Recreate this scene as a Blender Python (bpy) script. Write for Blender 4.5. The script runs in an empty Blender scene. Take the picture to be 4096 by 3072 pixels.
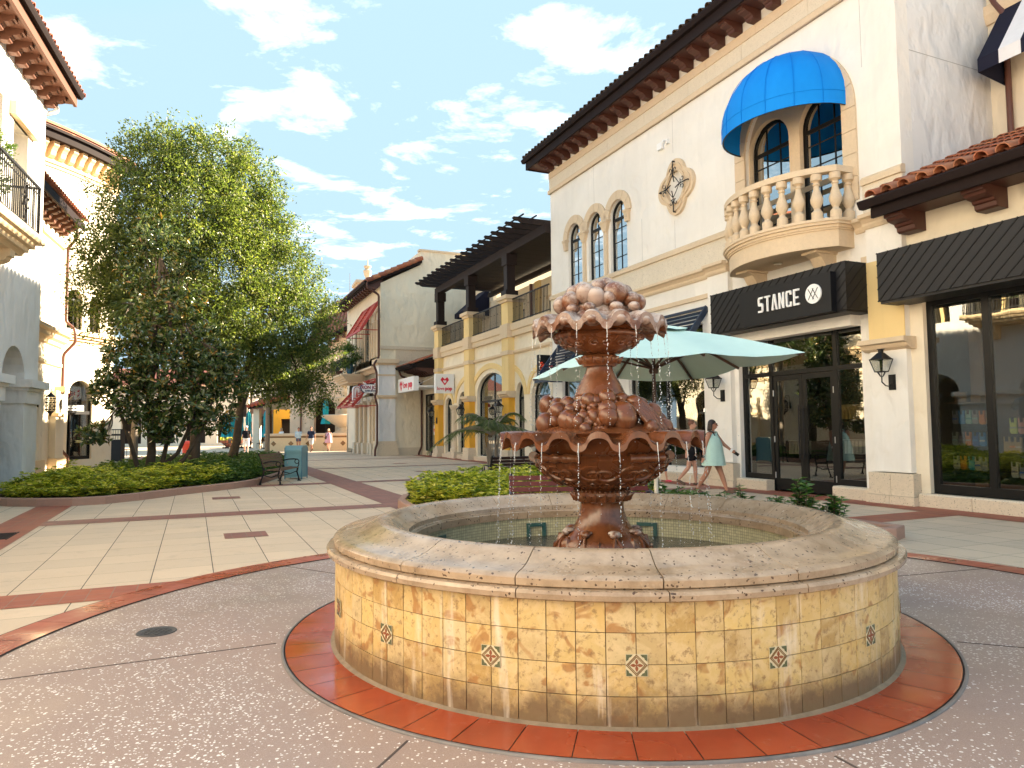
import bpy, math, random
import numpy as np
from math import sin, cos, pi, radians as R, hypot, atan2
from mathutils import Vector, Matrix
from mathutils.geometry import tessellate_polygon

sc = bpy.context.scene
col = sc.collection
# ------------------------------------------------------------ camera
PITCH, ROLL = .0615, -.010
_F = Vector((0, cos(PITCH), sin(PITCH))); _R0 = Vector((1, 0, 0)); _U0 = _R0.cross(_F)
_R = cos(ROLL)*_R0 + sin(ROLL)*_U0; _U = -sin(ROLL)*_R0 + cos(ROLL)*_U0
cd = bpy.data.cameras.new('camera'); cam = bpy.data.objects.new('camera', cd); col.objects.link(cam)
cam.matrix_world = Matrix(((_R.x, _U.x, -_F.x, 0), (_R.y, _U.y, -_F.y, 0), (_R.z, _U.z, -_F.z, 1.55), (0, 0, 0, 1)))
cd.sensor_width = 36; cd.lens = 2860/4096*36; cd.clip_start = .05; cd.clip_end = 6000
sc.camera = cam
# ------------------------------------------------------------ light
SUN_AZ, SUN_EL = 60, 23
sc.view_settings.view_transform = 'Standard'; sc.view_settings.look = 'None'
sc.view_settings.exposure = 2.65; sc.view_settings.gamma = 1
sd = bpy.data.lights.new('sun', 'SUN'); sun = bpy.data.objects.new('sun', sd); col.objects.link(sun)
sd.energy = 5.0; sd.angle = R(.5); sd.color = (1, .84, .62)
_s = Vector((sin(R(SUN_AZ))*cos(R(SUN_EL)), cos(R(SUN_AZ))*cos(R(SUN_EL)), sin(R(SUN_EL))))
sun.rotation_euler = _s.to_track_quat('Z', 'Y').to_euler()
w = bpy.data.worlds.new('World'); sc.world = w; w.use_nodes = True
nt = w.node_tree; nd = nt.nodes; lk = nt.links
bg = nd['Background']; bg.inputs[1].default_value = .10
sky = nd.new('ShaderNodeTexSky'); sky.sky_type = 'NISHITA'; sky.sun_disc = False
sky.sun_elevation = R(SUN_EL); sky.sun_rotation = R(SUN_AZ); sky.air_density = 1.0; sky.dust_density = .9; sky.ozone_density = 1.6
# clouds: a noise field on a flat layer overhead (direction divided by its height)
tc = nd.new('ShaderNodeTexCoord'); sep = nd.new('ShaderNodeSeparateXYZ'); lk.new(tc.outputs['Generated'], sep.inputs[0])
mz = nd.new('ShaderNodeMath'); mz.operation = 'MAXIMUM'; mz.inputs[1].default_value = .16; lk.new(sep.outputs[2], mz.inputs[0])
dx = nd.new('ShaderNodeMath'); dx.operation = 'DIVIDE'; lk.new(sep.outputs[0], dx.inputs[0]); lk.new(mz.outputs[0], dx.inputs[1])
dy = nd.new('ShaderNodeMath'); dy.operation = 'DIVIDE'; lk.new(sep.outputs[1], dy.inputs[0]); lk.new(mz.outputs[0], dy.inputs[1])
cb = nd.new('ShaderNodeCombineXYZ'); lk.new(dx.outputs[0], cb.inputs[0]); lk.new(dy.outputs[0], cb.inputs[1])
n1 = nd.new('ShaderNodeTexNoise'); n1.inputs['Scale'].default_value = 2.9; n1.inputs['Detail'].default_value = 9; n1.inputs['Roughness'].default_value = .62; n1.inputs['Distortion'].default_value = .25
mp = nd.new('ShaderNodeMapping'); mp.inputs['Location'].default_value = (15.2, 7.3, 1.0); lk.new(cb.outputs[0], mp.inputs[0]); lk.new(mp.outputs[0], n1.inputs['Vector'])
cr = nd.new('ShaderNodeValToRGB'); cr.color_ramp.elements[0].position = .52; cr.color_ramp.elements[1].position = .86
cr.color_ramp.elements[0].color = (0, 0, 0, 1); cr.color_ramp.elements[1].color = (1, 1, 1, 1)
lk.new(n1.outputs['Fac'], cr.inputs[0])
cm = nd.new('ShaderNodeMix'); cm.data_type = 'RGBA'; lk.new(cr.outputs[0], cm.inputs['Factor'])
tn = nd.new('ShaderNodeMix'); tn.data_type = 'RGBA'; tn.blend_type = 'MULTIPLY'; tn.inputs['Factor'].default_value = 1; tn.inputs['B'].default_value = (.91, 1.03, .97, 1)
lk.new(sky.outputs[0], tn.inputs['A'])
cap = nd.new('ShaderNodeMix'); cap.data_type = 'RGBA'; cap.blend_type = 'DARKEN'; cap.inputs['Factor'].default_value = 1; cap.inputs['B'].default_value = (.98, 1.42, 1.75, 1)
lk.new(tn.outputs['Result'], cap.inputs['A']); lk.new(cap.outputs['Result'], cm.inputs['A']); cm.inputs['B'].default_value = (5, 5, 5.1, 1)
lk.new(cm.outputs['Result'], bg.inputs[0])

# ------------------------------------------------------------ helpers
rnd = random.Random(7)
class MB:
    def __init__(s): s.v = []; s.f = []; s.mi = []; s.ch = []
    def add(s, vs, fs, mi=0):
        n = len(s.v); s.ch.append((n, len(s.f))); s.v += [tuple(p) for p in vs]
        for f in fs: s.f.append(tuple(n+i for i in f)); s.mi.append(mi)
        return s
    def box(s, x0, x1, y0, y1, z0, z1, mi=0):
        return s.add([(x, y, z) for x in (x0, x1) for y in (y0, y1) for z in (z0, z1)],
                     [(0, 1, 3, 2), (4, 6, 7, 5), (0, 4, 5, 1), (2, 3, 7, 6), (0, 2, 6, 4), (1, 5, 7, 3)], mi)
    def obox(s, c, ax, ay, az, hx, hy, hz, mi=0):
        c = Vector(c); ax, ay, az = Vector(ax), Vector(ay), Vector(az)
        vs = [c+ax*(i*hx)+ay*(j*hy)+az*(k*hz) for i in (-1, 1) for j in (-1, 1) for k in (-1, 1)]
        return s.add(vs, [(0, 1, 3, 2), (4, 6, 7, 5), (0, 4, 5, 1), (2, 3, 7, 6), (0, 2, 6, 4), (1, 5, 7, 3)], mi)
    def bar(s, a, b, wd, h=None, up=(0, 0, 1), mi=0):
        a, b = Vector(a), Vector(b); d = (b-a); L = d.length; d.normalize(); u = Vector(up)
        if abs(d.dot(u)) > .98: u = Vector((0, 1, 0))
        sx = d.cross(u).normalized(); u = sx.cross(d)
        return s.obox((a+b)/2, d, sx, u, L/2, wd/2, (h or wd)/2, mi)
    def loops(s, loops, fa, fb, mi=0):
        """prism with holes: loops of 2D points; fa / fb map a 2D point to the front / back point"""
        tri = tessellate_polygon([[Vector((p[0], p[1], 0)) for p in l] for l in loops])
        P = [p for l in loops for p in l]; n = len(P)
        vs = [fa(*p) for p in P]+[fb(*p) for p in P]
        fs = [tuple(t) for t in tri]+[tuple(n+i for i in reversed(t)) for t in tri]
        o = 0
        for l in loops:
            m = len(l)
            for i in range(m): j = (i+1) % m; fs.append((o+i, o+j, n+o+j, n+o+i))
            o += m
        return s.add(vs, fs, mi)
    def plate(s, loops, y0, y1, mi=0): return s.loops(loops, lambda a, b: (a, y0, b), lambda a, b: (a, y1, b), mi)
    def px(s, pts, x0, x1, mi=0): return s.loops([pts], lambda a, b: (x0, a, b), lambda a, b: (x1, a, b), mi)
    def pz(s, pts, z0, z1, mi=0): return s.loops([pts], lambda a, b: (a, b, z0), lambda a, b: (a, b, z1), mi)
    def tube(s, path, r, n=8, mi=0, caps=True, squash=1):
        path = [Vector(p) for p in path]; m = len(path)
        rs = r if isinstance(r, (list, tuple)) else [r]*m
        T = []
        for i in range(m):
            a = path[max(i-1, 0)]; b = path[min(i+1, m-1)]; T.append((b-a).normalized())
        up = Vector((0, 0, 1)) if abs(T[0].z) < .9 else Vector((0, 1, 0))
        vs = []
        sx = T[0].cross(up).normalized()
        for i in range(m):
            sx = (sx-T[i]*sx.dot(T[i])).normalized(); u = sx.cross(T[i])
            for k in range(n):
                a = 2*pi*k/n; vs.append(path[i]+sx*(cos(a)*rs[i])+u*(sin(a)*rs[i]*squash))
        fs = [(i*n+k, i*n+(k+1) % n, (i+1)*n+(k+1) % n, (i+1)*n+k) for i in range(m-1) for k in range(n)]
        if caps: fs += [tuple(range(n)), tuple((m-1)*n+k for k in reversed(range(n)))]
        return s.add(vs, fs, mi)
    def lathe(s, prof, n=24, c=(0, 0), mi=0, a0=0, a1=2*pi, sx=1, sy=1, cap=True):
        full = abs(a1-a0-2*pi) < 1e-6; m = n if full else n+1
        vs = [(c[0]+r*sin(a0+(a1-a0)*k/n)*sx, c[1]-r*cos(a0+(a1-a0)*k/n)*sy, z) for r, z in prof for k in range(m)]
        fs = [(i*m+k, i*m+(k+1) % m, (i+1)*m+(k+1) % m, (i+1)*m+k) for i in range(len(prof)-1) for k in range(n)]
        if full and cap:
            if prof[0][0] > 1e-4: fs.append(tuple(range(m)))
            if prof[-1][0] > 1e-4: fs.append(tuple((len(prof)-1)*m+k for k in range(m)))
        return s.add(vs, fs, mi)
    def ball(s, c, r, n=10, m=7, mi=0, rot=None):
        r = r if isinstance(r, (tuple, list)) else (r, r, r); vs = []
        for j in range(m+1):
            t = pi*j/m
            for k in range(n):
                p = Vector((r[0]*sin(t)*cos(2*pi*k/n), r[1]*sin(t)*sin(2*pi*k/n), r[2]*cos(t)))
                if rot: p = rot @ p
                vs.append(p+Vector(c))
        fs = [(j*n+k, j*n+(k+1) % n, (j+1)*n+(k+1) % n, (j+1)*n+k) for j in range(m) for k in range(n)]
        return s.add(vs, fs, mi)
    def cap(s, a, b, ra, rb, n=12, mi=0):
        """tapered capsule"""
        a, b = Vector(a), Vector(b); d = (b-a).normalized()
        ps = []; rs = []
        for t in (-80, -50, -25): ps.append(a+d*ra*sin(R(t))); rs.append(ra*cos(R(t)))
        ps.append(a); rs.append(ra); ps.append(b); rs.append(rb)
        for t in (25, 50, 80): ps.append(b+d*rb*sin(R(t))); rs.append(rb*cos(R(t)))
        return s.tube(ps, rs, n, mi)
    def xf(s, M, start=0):
        for i in range(start, len(s.v)): s.v[i] = tuple(M @ Vector(s.v[i]))
        return s
    def each(s, name, mats, parent=None, **k):
        # every piece added becomes a part of its own
        out = []; ch = s.ch+[(len(s.v), len(s.f))]
        for (a, fa), (b_, fb) in zip(ch, ch[1:]):
            m = MB(); m.add(s.v[a:b_], [tuple(i-a for i in f) for f in s.f[fa:fb]]); out.append(m.build(name, mats, parent, **k))
        return out
    def build(s, name, mats, parent=None, smooth=None, fix=True, loc=None):
        me = bpy.data.meshes.new(name); me.from_pydata(s.v, [], s.f)
        mats = mats if isinstance(mats, (list, tuple)) else [mats]
        for m in mats: me.materials.append(m)
        if len(mats) > 1: me.polygons.foreach_set('material_index', s.mi)
        if fix:
            import bmesh
            b = bmesh.new(); b.from_mesh(me); bmesh.ops.remove_doubles(b, verts=b.verts, dist=1e-5) if smooth else None
            bmesh.ops.recalc_face_normals(b, faces=b.faces); b.to_mesh(me); b.free()
        if smooth:
            me.shade_smooth(); me.set_sharp_from_angle(angle=R(smooth))
        o = bpy.data.objects.new(name, me); col.objects.link(o)
        if parent: o.parent = parent
        if loc: o.location = loc
        return o
def tag(o, label=None, cat=None, group=None, kind=None):
    if label: o['label'] = label
    if cat: o['category'] = cat
    if group: o['group'] = group
    if kind: o['kind'] = kind
    return o
def empty(name, label, cat, loc=(0, 0, 0), rz=0, group=None, M=None):
    o = bpy.data.objects.new(name, None); col.objects.link(o); o.empty_display_size = .2
    if M is not None: o.matrix_world = M
    else: o.location = loc; o.rotation_euler = (0, 0, rz)
    return tag(o, label, cat, group)
def copy_tree(o, parent=None):
    c = o.copy(); col.objects.link(c); c.parent = parent
    for ch in list(o.children): copy_tree(ch, c)
    return c
def frame_r(o, az):   # facades right of the street: X towards the camera, Y into the building
    a = R(az); return Matrix(((-sin(a), cos(a), 0, o[0]), (-cos(a), -sin(a), 0, o[1]), (0, 0, 1, 0), (0, 0, 0, 1)))
def frame_l(o, az):   # facades left of the street: X away from the camera, Y into the building
    a = R(az); return Matrix(((sin(a), -cos(a), 0, o[0]), (cos(a), sin(a), 0, o[1]), (0, 0, 1, 0), (0, 0, 0, 1)))
MS = frame_r((7.38, 14.49), -24)
MA = frame_l((-12.72, 19.13), -18.5)
def arch(x0, x1, z0, zs, n=14, rise=None):
    cx = (x0+x1)/2; r = (x1-x0)/2; h = rise or r
    return [(x0, z0), (x1, z0)]+[(cx+r*cos(pi*k/n), zs+h*sin(pi*k/n)) for k in range(n+1)]
def rect(x0, x1, z0, z1): return [(x0, z0), (x1, z0), (x1, z1), (x0, z1)]

# ------------------------------------------------------------ materials
class NM:
    def __init__(s, name, rough=.7, spec=.4, base=(.5, .5, .5), metal=0):
        s.m = bpy.data.materials.new(name); s.m.use_nodes = True; s.nt = s.m.node_tree; s.b = s.nt.nodes['Principled BSDF']
        s.b.inputs['Roughness'].default_value = rough; s.b.inputs['Specular IOR Level'].default_value = spec
        s.b.inputs['Base Color'].default_value = (*base, 1); s.b.inputs['Metallic'].default_value = metal
        s.co = None
    def n(s, t, **k):
        x = s.nt.nodes.new('ShaderNode'+t)
        for a, v in k.items():
            if a in x.inputs.keys() if isinstance(a, str) else False: x.inputs[a].default_value = v
            else: setattr(x, a, v)
        return x
    def l(s, a, b): s.nt.links.new(a, b)
    def coord(s, kind='Object', scale=(1, 1, 1)):
        t = s.n('TexCoord'); m = s.n('Mapping'); m.inputs['Scale'].default_value = scale; s.l(t.outputs[kind], m.inputs[0]); return m.outputs[0]
    def noise(s, sc_, detail=4, rough=.55, co=None, dist=0):
        x = s.n('TexNoise'); x.inputs['Scale'].default_value = sc_; x.inputs['Detail'].default_value = detail; x.inputs['Roughness'].default_value = rough; x.inputs['Distortion'].default_value = dist
        if co is None: co = s.coord()
        s.l(co, x.inputs['Vector']); return x.outputs['Fac']
    def vor(s, sc_, feature='F1', co=None, out='Distance'):
        x = s.n('TexVoronoi'); x.feature = feature; x.inputs['Scale'].default_value = sc_
        s.l(co or s.coord(), x.inputs['Vector']); return x.outputs[out]
    def ramp(s, fac, stops):
        x = s.n('ValToRGB'); e = x.color_ramp.elements
        while len(e) < len(stops): e.new(.5)
        for i, (p, c) in enumerate(stops):
            e[i].position = p; c = c if isinstance(c, tuple) else (c, c, c); e[i].color = (*c, 1)
        s.l(fac, x.inputs[0]); return x.outputs[0]
    def mix(s, f, a, b, mode='MIX'):
        x = s.n('Mix'); x.data_type = 'RGBA'; x.blend_type = mode
        for nm, v in (('Factor', f), ('A', a), ('B', b)):
            if isinstance(v, (int, float)): x.inputs[nm].default_value = v if nm == 'Factor' else (v, v, v, 1)
            elif isinstance(v, tuple): x.inputs[nm].default_value = (*v, 1)
            else: s.l(v, x.inputs[nm])
        return x.outputs['Result']
    def math(s, op, a, b=0):
        x = s.n('Math'); x.operation = op
        for i, v in enumerate((a, b)):
            if isinstance(v, (int, float)): x.inputs[i].default_value = v
            else: s.l(v, x.inputs[i])
        return x.outputs[0]
    def col(s, c): s.l(c, s.b.inputs['Base Color']); return s
    def rgh(s, c): s.l(c, s.b.inputs['Roughness']); return s
    def bump(s, h, strength=.3, dist=.02):
        x = s.n('Bump'); x.inputs['Strength'].default_value = strength; x.inputs['Distance'].default_value = dist
        s.l(h, x.inputs['Height'])
        if s.b.inputs['Normal'].is_linked: s.l(s.b.inputs['Normal'].links[0].from_socket, x.inputs['Normal'])
        s.l(x.outputs[0], s.b.inputs['Normal']); return s
    def island(s):
        return s.n('NewGeometry').outputs['Random Per Island']
def plain(name, c, rough=.6, spec=.4, metal=0, var=.12, scale=6, bump=0):
    x = NM(name, rough, spec, c, metal)
    f = x.noise(scale, 5, .6)
    x.col(x.mix(f, tuple(v*(1-var) for v in c), tuple(min(1, v*(1+var)) for v in c)))
    if bump: x.bump(x.noise(scale*12, 4), bump, .01)
    return x.m
def stucco(name, c, trowel=1.0, fine=.15, scale=2.6):
    x = NM(name, .85, .25)
    big = x.noise(.5, 5, .6); st = x.noise(1.1, 6, .65, x.coord(scale=(2.2, 2.2, .25)))
    c2 = tuple(v*.88 for v in c)
    cc = x.mix(x.ramp(big, [(.35, 0.), (.7, 1.)]), c, c2)
    cc = x.mix(x.ramp(st, [(.52, 0.), (.75, .35)]), cc, tuple(v*.78 for v in c)); x.col(cc)
    if trowel:
        v = x.n('TexVoronoi'); v.feature = 'SMOOTH_F1'; v.inputs['Scale'].default_value = scale
        co = x.coord(scale=(1, 1, .62)); d = x.n('TexNoise'); d.inputs['Scale'].default_value = 1.7; d.inputs['Detail'].default_value = 3; x.l(co, d.inputs['Vector'])
        ad = x.n('VectorMath'); ad.operation = 'ADD'; sc2 = x.n('VectorMath'); sc2.operation = 'SCALE'; sc2.inputs['Scale'].default_value = .9
        x.l(d.outputs['Color'], sc2.inputs[0]); x.l(co, ad.inputs[0]); x.l(sc2.outputs[0], ad.inputs[1]); x.l(ad.outputs[0], v.inputs['Vector'])
        x.bump(x.ramp(v.outputs['Distance'], [(.15, 0.), (.62, 1.)]), min(1, .75*trowel), .13)
    x.bump(x.noise(45, 5, .6), fine, .01)
    return x.m
def stone(name, c, pit=.5, joint=None, rough=.8):
    x = NM(name, rough, .3)
    a = x.noise(1.3, 6, .65); b = x.noise(14, 5, .7)
    cc = x.mix(a, tuple(v*.9 for v in c), tuple(min(1, v*1.1) for v in c))
    cc = x.mix(x.ramp(b, [(.35, 0.), (.7, .35)]), cc, tuple(v*.75 for v in c))
    vp = x.noise(38, 2, .5, x.coord(scale=(1, 1, 1.6))); pm = x.ramp(vp, [(.30, 1.), (.36, 0.)])
    cc = x.mix(pm, cc, tuple(v*(1-pit*.75) for v in c)); x.col(cc)
    x.bump(b, .12, .01); x.bump(pm, -.3*pit if pit else 0, .01)
    return x.m

M = {}
M['white'] = stucco('white_stucco', (.84, .81, .76), .3)
M['whitetrowel'] = stucco('trowelled_white_stucco', (.78, .77, .76), .45, scale=2.4)
M['cream'] = stucco('cream_stucco', (.82, .73, .58), .35)
M['peach'] = stucco('peach_stucco', (.80, .62, .46), .6)
M['creamtrowel'] = stucco('trowelled_cream_stucco', (.80, .71, .55), .42, scale=2.4)
M['yellow'] = stucco('ochre_stucco', (.76, .40, .05), .15)
M['paleyellow'] = stucco('pale_yellow_stucco', (.82, .62, .30), .15)
M['lime'] = stone('limestone', (.68, .54, .38), .25)
M['travertine'] = stone('travertine', (.70, .62, .50), .7)
M['coral'] = stone('coral_stone', (.66, .56, .43), 1.0)
M['fascia'] = plain('painted_fascia', (.016, .010, .010), .75, .15)
M['bracketwood'] = plain('stained_bracket_wood', (.075, .026, .018), .5, .4, scale=9)
M['warmwood'] = plain('warm_bracket_wood', (.13, .055, .034), .6, .3, scale=9)  # lighter, warmer brown wood for the left buildings' eaves
M['dark'] = plain('black_metal', (.005, .005, .006), .45, .35)
M['frame'] = plain('bronze_frame', (.006, .006, .0065), .4, .3)
M['pergola'] = plain('pergola_wood', (.022, .014, .013), .6, .25, scale=12)
M['iron'] = plain('wrought_iron', (.007, .007, .009), .5, .35)
M['blackmetal'] = plain('charcoal_cladding', (.010, .010, .0125), .5, .35, scale=3)
M['signblack'] = plain('sign_black', (.006, .0065, .009), .5, .3)
M['copper'] = plain('copper_pipe', (.12, .045, .03), .4, .5, scale=3)
M['blue'] = None
def _tile():
    x = NM('terracotta_tile', .7, .3); i = x.island()
    c = x.ramp(i, [(0, (.33, .10, .05)), (.35, (.42, .14, .07)), (.6, (.26, .09, .06)), (.8, (.48, .19, .09)), (1, (.20, .10, .08))])
    x.col(x.mix(x.ramp(x.noise(9, 5), [(.4, 0.), (.75, .4)]), c, (.12, .07, .05))); x.bump(x.noise(30), .2, .01); return x.m
M['tile'] = _tile()
def _blue():
    x = NM('blue_canvas', .75, .25, (.0, .19, .75)); f = x.noise(2.2, 4, .6, x.coord(scale=(1, 1, .4)))
    x.col(x.mix(f, (.0, .19, .66), (.004, .28, .84))); x.bump(x.noise(2.5, 3), .25, .05)
    x.b.inputs['Subsurface Weight'].default_value = 0; return x.m
M['blue'] = _blue()
def glass(name, tint=(.02, .022, .022), refl=.55, trans=.55, rough=.0):
    """window pane: a clear coat over a see-through sheet, so the room behind shows dimly"""
    m = bpy.data.materials.new(name); m.use_nodes = True; t = m.node_tree; n = t.nodes; n.clear()
    o = n.new('ShaderNodeOutputMaterial'); g = n.new('ShaderNodeBsdfGlossy'); g.inputs['Roughness'].default_value = rough; g.inputs['Color'].default_value = (.95, .97, .95, 1)
    tr = n.new('ShaderNodeBsdfTransparent'); tr.inputs['Color'].default_value = (trans, trans, trans*.97, 1)
    fr = n.new('ShaderNodeLayerWeight'); fr.inputs['Blend'].default_value = .35
    mr = n.new('ShaderNodeMapRange'); mr.inputs['To Min'].default_value = refl*.45; mr.inputs['To Max'].default_value = min(1, refl*1.5)
    t.links.new(fr.outputs['Facing'], mr.inputs['Value'])
    mx = n.new('ShaderNodeMixShader'); t.links.new(mr.outputs[0], mx.inputs[0]); t.links.new(tr.outputs[0], mx.inputs[1]); t.links.new(g.outputs[0], mx.inputs[2])
    nz = n.new('ShaderNodeTexNoise'); nz.inputs['Scale'].default_value = .9; c = n.new('ShaderNodeTexCoord'); t.links.new(c.outputs['Object'], nz.inputs['Vector'])
    b = n.new('ShaderNodeBump'); b.inputs['Strength'].default_value = .12; b.inputs['Distance'].default_value = .02; t.links.new(nz.outputs[0], b.inputs['Height']); t.links.new(b.outputs[0], g.inputs['Normal'])
    t.links.new(mx.outputs[0], o.inputs[0]); return m
M['glass'] = glass('window_glass', refl=.26, trans=.78)
M['skyglass'] = glass('upper_window_glass', refl=.9, trans=.3)
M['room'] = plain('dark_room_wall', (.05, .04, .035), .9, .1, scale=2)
M['roomwood'] = plain('shop_wood', (.20, .11, .05), .7, .2, scale=5)

def text_mesh(txt, size, ext=.01, name='lettering', mat=None, parent=None, M4=None, sx=1, bold=0, align='CENTER', shear=0):
    c = bpy.data.curves.new(name, 'FONT'); c.body = txt; c.size = size; c.extrude = ext; c.align_x = align; c.align_y = 'CENTER'; c.offset = bold; c.shear = shear; c.resolution_u = 3
    t = bpy.data.objects.new('tmp', c); col.objects.link(t); dg = bpy.context.evaluated_depsgraph_get()
    me = bpy.data.meshes.new_from_object(t.evaluated_get(dg)); bpy.data.objects.remove(t)
    me.transform((M4 or Matrix()) @ Matrix.Diagonal((sx, 1, 1, 1))); me.materials.clear(); me.materials.append(mat); me.name = name
    o = bpy.data.objects.new(name, me); col.objects.link(o); o.parent = parent; return o
# text stands in the XZ plane facing -Y (front of facades) when turned by this
UP = Matrix.Rotation(pi/2, 4, 'X')
def put(x, y, z, m=UP): return Matrix.Translation((x, y, z)) @ m
# ------------------------------------------------------------ building helpers
def window(parent, x0, x1, z0, z1, y, arched=True, nx=2, zb=(), fw=.055, glassm='glass', bw=.022, fm='frame', transom=None, name='window', depth=.07):
    zs = z1-(x1-x0)/2 if arched else z1
    out = arch(x0, x1, z0, zs) if arched else rect(x0, x1, z0, z1)
    inn = arch(x0+fw, x1-fw, z0+fw, zs) if arched else rect(x0+fw, x1-fw, z0+fw, z1-fw)
    b = MB().plate([out, inn], y, y+depth)
    cx, r = (x0+x1)/2, (x1-x0)/2-fw
    for i in range(1, nx):
        x = x0+(x1-x0)*i/nx; zt = zs+math.sqrt(max(0, r*r-(x-cx)**2)) if arched else z1-fw
        b.box(x-bw/2, x+bw/2, y+.012, y+depth-.012, z0+fw*.5, zt+.01)
    for z in zb:
        hw = bw
        if arched and z > zs: e = math.sqrt(max(.0001, r*r-(z-zs)**2)); b.box(cx-e, cx+e, y+.015, y+depth-.015, z-hw/2, z+hw/2)
        else: b.box(x0+fw*.5, x1-fw*.5, y+.015, y+depth-.015, z-hw/2, z+hw/2)
    if transom: b.box(x0+fw*.5, x1-fw*.5, y+.004, y+depth-.004, transom-.045, transom+.045)
    o = b.build(name, M[fm], parent)
    MB().plate([inn], y+depth*.45, y+depth*.45+.008).build('pane', M[glassm], o, fix=False)
    return o
def arch_trim(parent, x0, x1, zs, wd, y0, y1, mat, name='arch_trim', n=7, gap=.006, legs=0, sub=4):
    """voussoirs round a semicircular head"""
    b = MB(); cx = (x0+x1)/2; r = (x1-x0)/2
    for k in range(n):
        a0, a1 = pi*k/n+gap/r, pi*(k+1)/n-gap/r
        pts = [(cx+r*cos(a0+(a1-a0)*i/sub), zs+r*sin(a0+(a1-a0)*i/sub)) for i in range(sub+1)]
        pts += [(cx+(r+wd)*cos(a1+(a0-a1)*i/sub), zs+(r+wd)*sin(a1+(a0-a1)*i/sub)) for i in range(sub+1)]
        b.plate([pts], y0, y1)
    if legs:
        k = max(1, round(legs/.45)); h = legs/k
        for sx in (x0-wd, x1):
            for i in range(k): b.box(sx, sx+wd, y0, y1, zs-legs+i*h+gap, zs-legs+(i+1)*h-gap)
    return b.build(name, mat, parent)
def band(parent, segs, prof, mat, name='cornice', joint=1.2, gap=.004):
    """moulding along x: stones of length ~joint. prof in (y,z)"""
    for x0, x1 in segs:
        b = MB(); k = max(1, round((x1-x0)/joint)); L = (x1-x0)/k
        for i in range(k): b.px(prof, x0+i*L+(gap if i else 0), x0+(i+1)*L-(gap if i < k-1 else 0))
        o = b.build(name, mat, parent)
    return o
def corbel_prof(y0, y1, zt, h):
    """bracket side profile from wall y0 out to y1 (y1<y0)"""
    L = y0-y1
    return [(y0, zt), (y1, zt), (y1, zt-h*.28), (y1+L*.10, zt-h*.30), (y1+L*.14, zt-h*.42), (y1+L*.26, zt-h*.50), (y1+L*.42, zt-h*.55), (y1+L*.46, zt-h*.68), (y1+L*.52, zt-h*.72), (y1+L*.54, zt-h*.92), (y1+L*.62, zt-h), (y0, zt-h)]
def tile_roof(name, parent, x0, x1, yf, zf, yb, zb, pitch=.27, maxrows=9, mat=None, under=True, r=.085, clip=None):
    b = MB(); n = max(1, round((x1-x0)/pitch)); p = (x1-x0)/n
    L = hypot(yb-yf, zb-zf); dy, dz = (yb-yf)/L, (zb-zf)/L; ny, nz = -dz, dy
    tl = .42; rows = min(maxrows, int(L/tl)+1)
    if under:
        for i in range(n):   # pan tiles as one trough strip each
            xa, xb = x0+i*p, x0+(i+1)*p; pts = []
            for j in range(rows):
                s0, s1 = j*tl-.02, min((j+1)*tl, L); lift = .012
                vs = []
                for s, e in ((s0, lift), (s1, -lift)):
                    for k in range(5):
                        a = pi*k/4; xx = xa+p/2-cos(a)*p*.5; q = .035-sin(a)*.055+e
                        vs.append((xx, yf+dy*s+ny*q, zf+dz*s+nz*q))
                b.add(vs, [(k, k+1, 6+k, 5+k) for k in range(4)])
    for i in range(n+1):
        xc = x0+i*p
        for j in range(rows):
            s0, s1 = j*tl-.04, min((j+1)*tl+.01, L)
            jit = rnd.uniform(-.008, .008); vs = []
            for s, rr, e in ((s0, r*1.06, .03), (s1, r*.86, .005)):
                for ro in (rr, rr-.017):
                    for k in range(7):
                        a = pi*k/6; xx = xc+jit-cos(a)*ro; q = sin(a)*ro+e
                        vs.append((xx, yf+dy*s+ny*q, zf+dz*s+nz*q))
            fs = [(k, k+1, 15+k, 14+k) for k in range(6)]+[(7+k, 8+k, 22+k, 21+k) for k in range(6)]+[(k, k+1, 8+k, 7+k) for k in range(6)]
            b.add(vs, fs)
    return b.build(name, mat or M['tile'], parent, fix=False)
def gutter(parent, x0, x1, y, z, mat, s=.13, name='gutter'):
    pts = [(y+s, z+s), (y-s*.1, z+s), (y-s*.15, z+s*.8), (y, z+s*.45), (y+s*.25, z), (y+s, z)]
    return MB().px(pts, x0, x1).build(name, mat, parent)
def pipe(parent, pts, r=.05, mat='copper', name='downspout', loc=None):
    # rounded path
    P = [Vector(p) for p in pts]; out = [P[0]]
    for i in range(1, len(P)-1):
        a, b, c = P[i-1], P[i], P[i+1]; d = min(.12, (a-b).length/2, (c-b).length/2)
        p0 = b+(a-b).normalized()*d; p2 = b+(c-b).normalized()*d
        out += [p0, (p0+b*2+p2)/4, p2]
    out.append(P[-1]); return MB().tube(out, r, 10).build(name, M[mat], parent, smooth=40)
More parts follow.
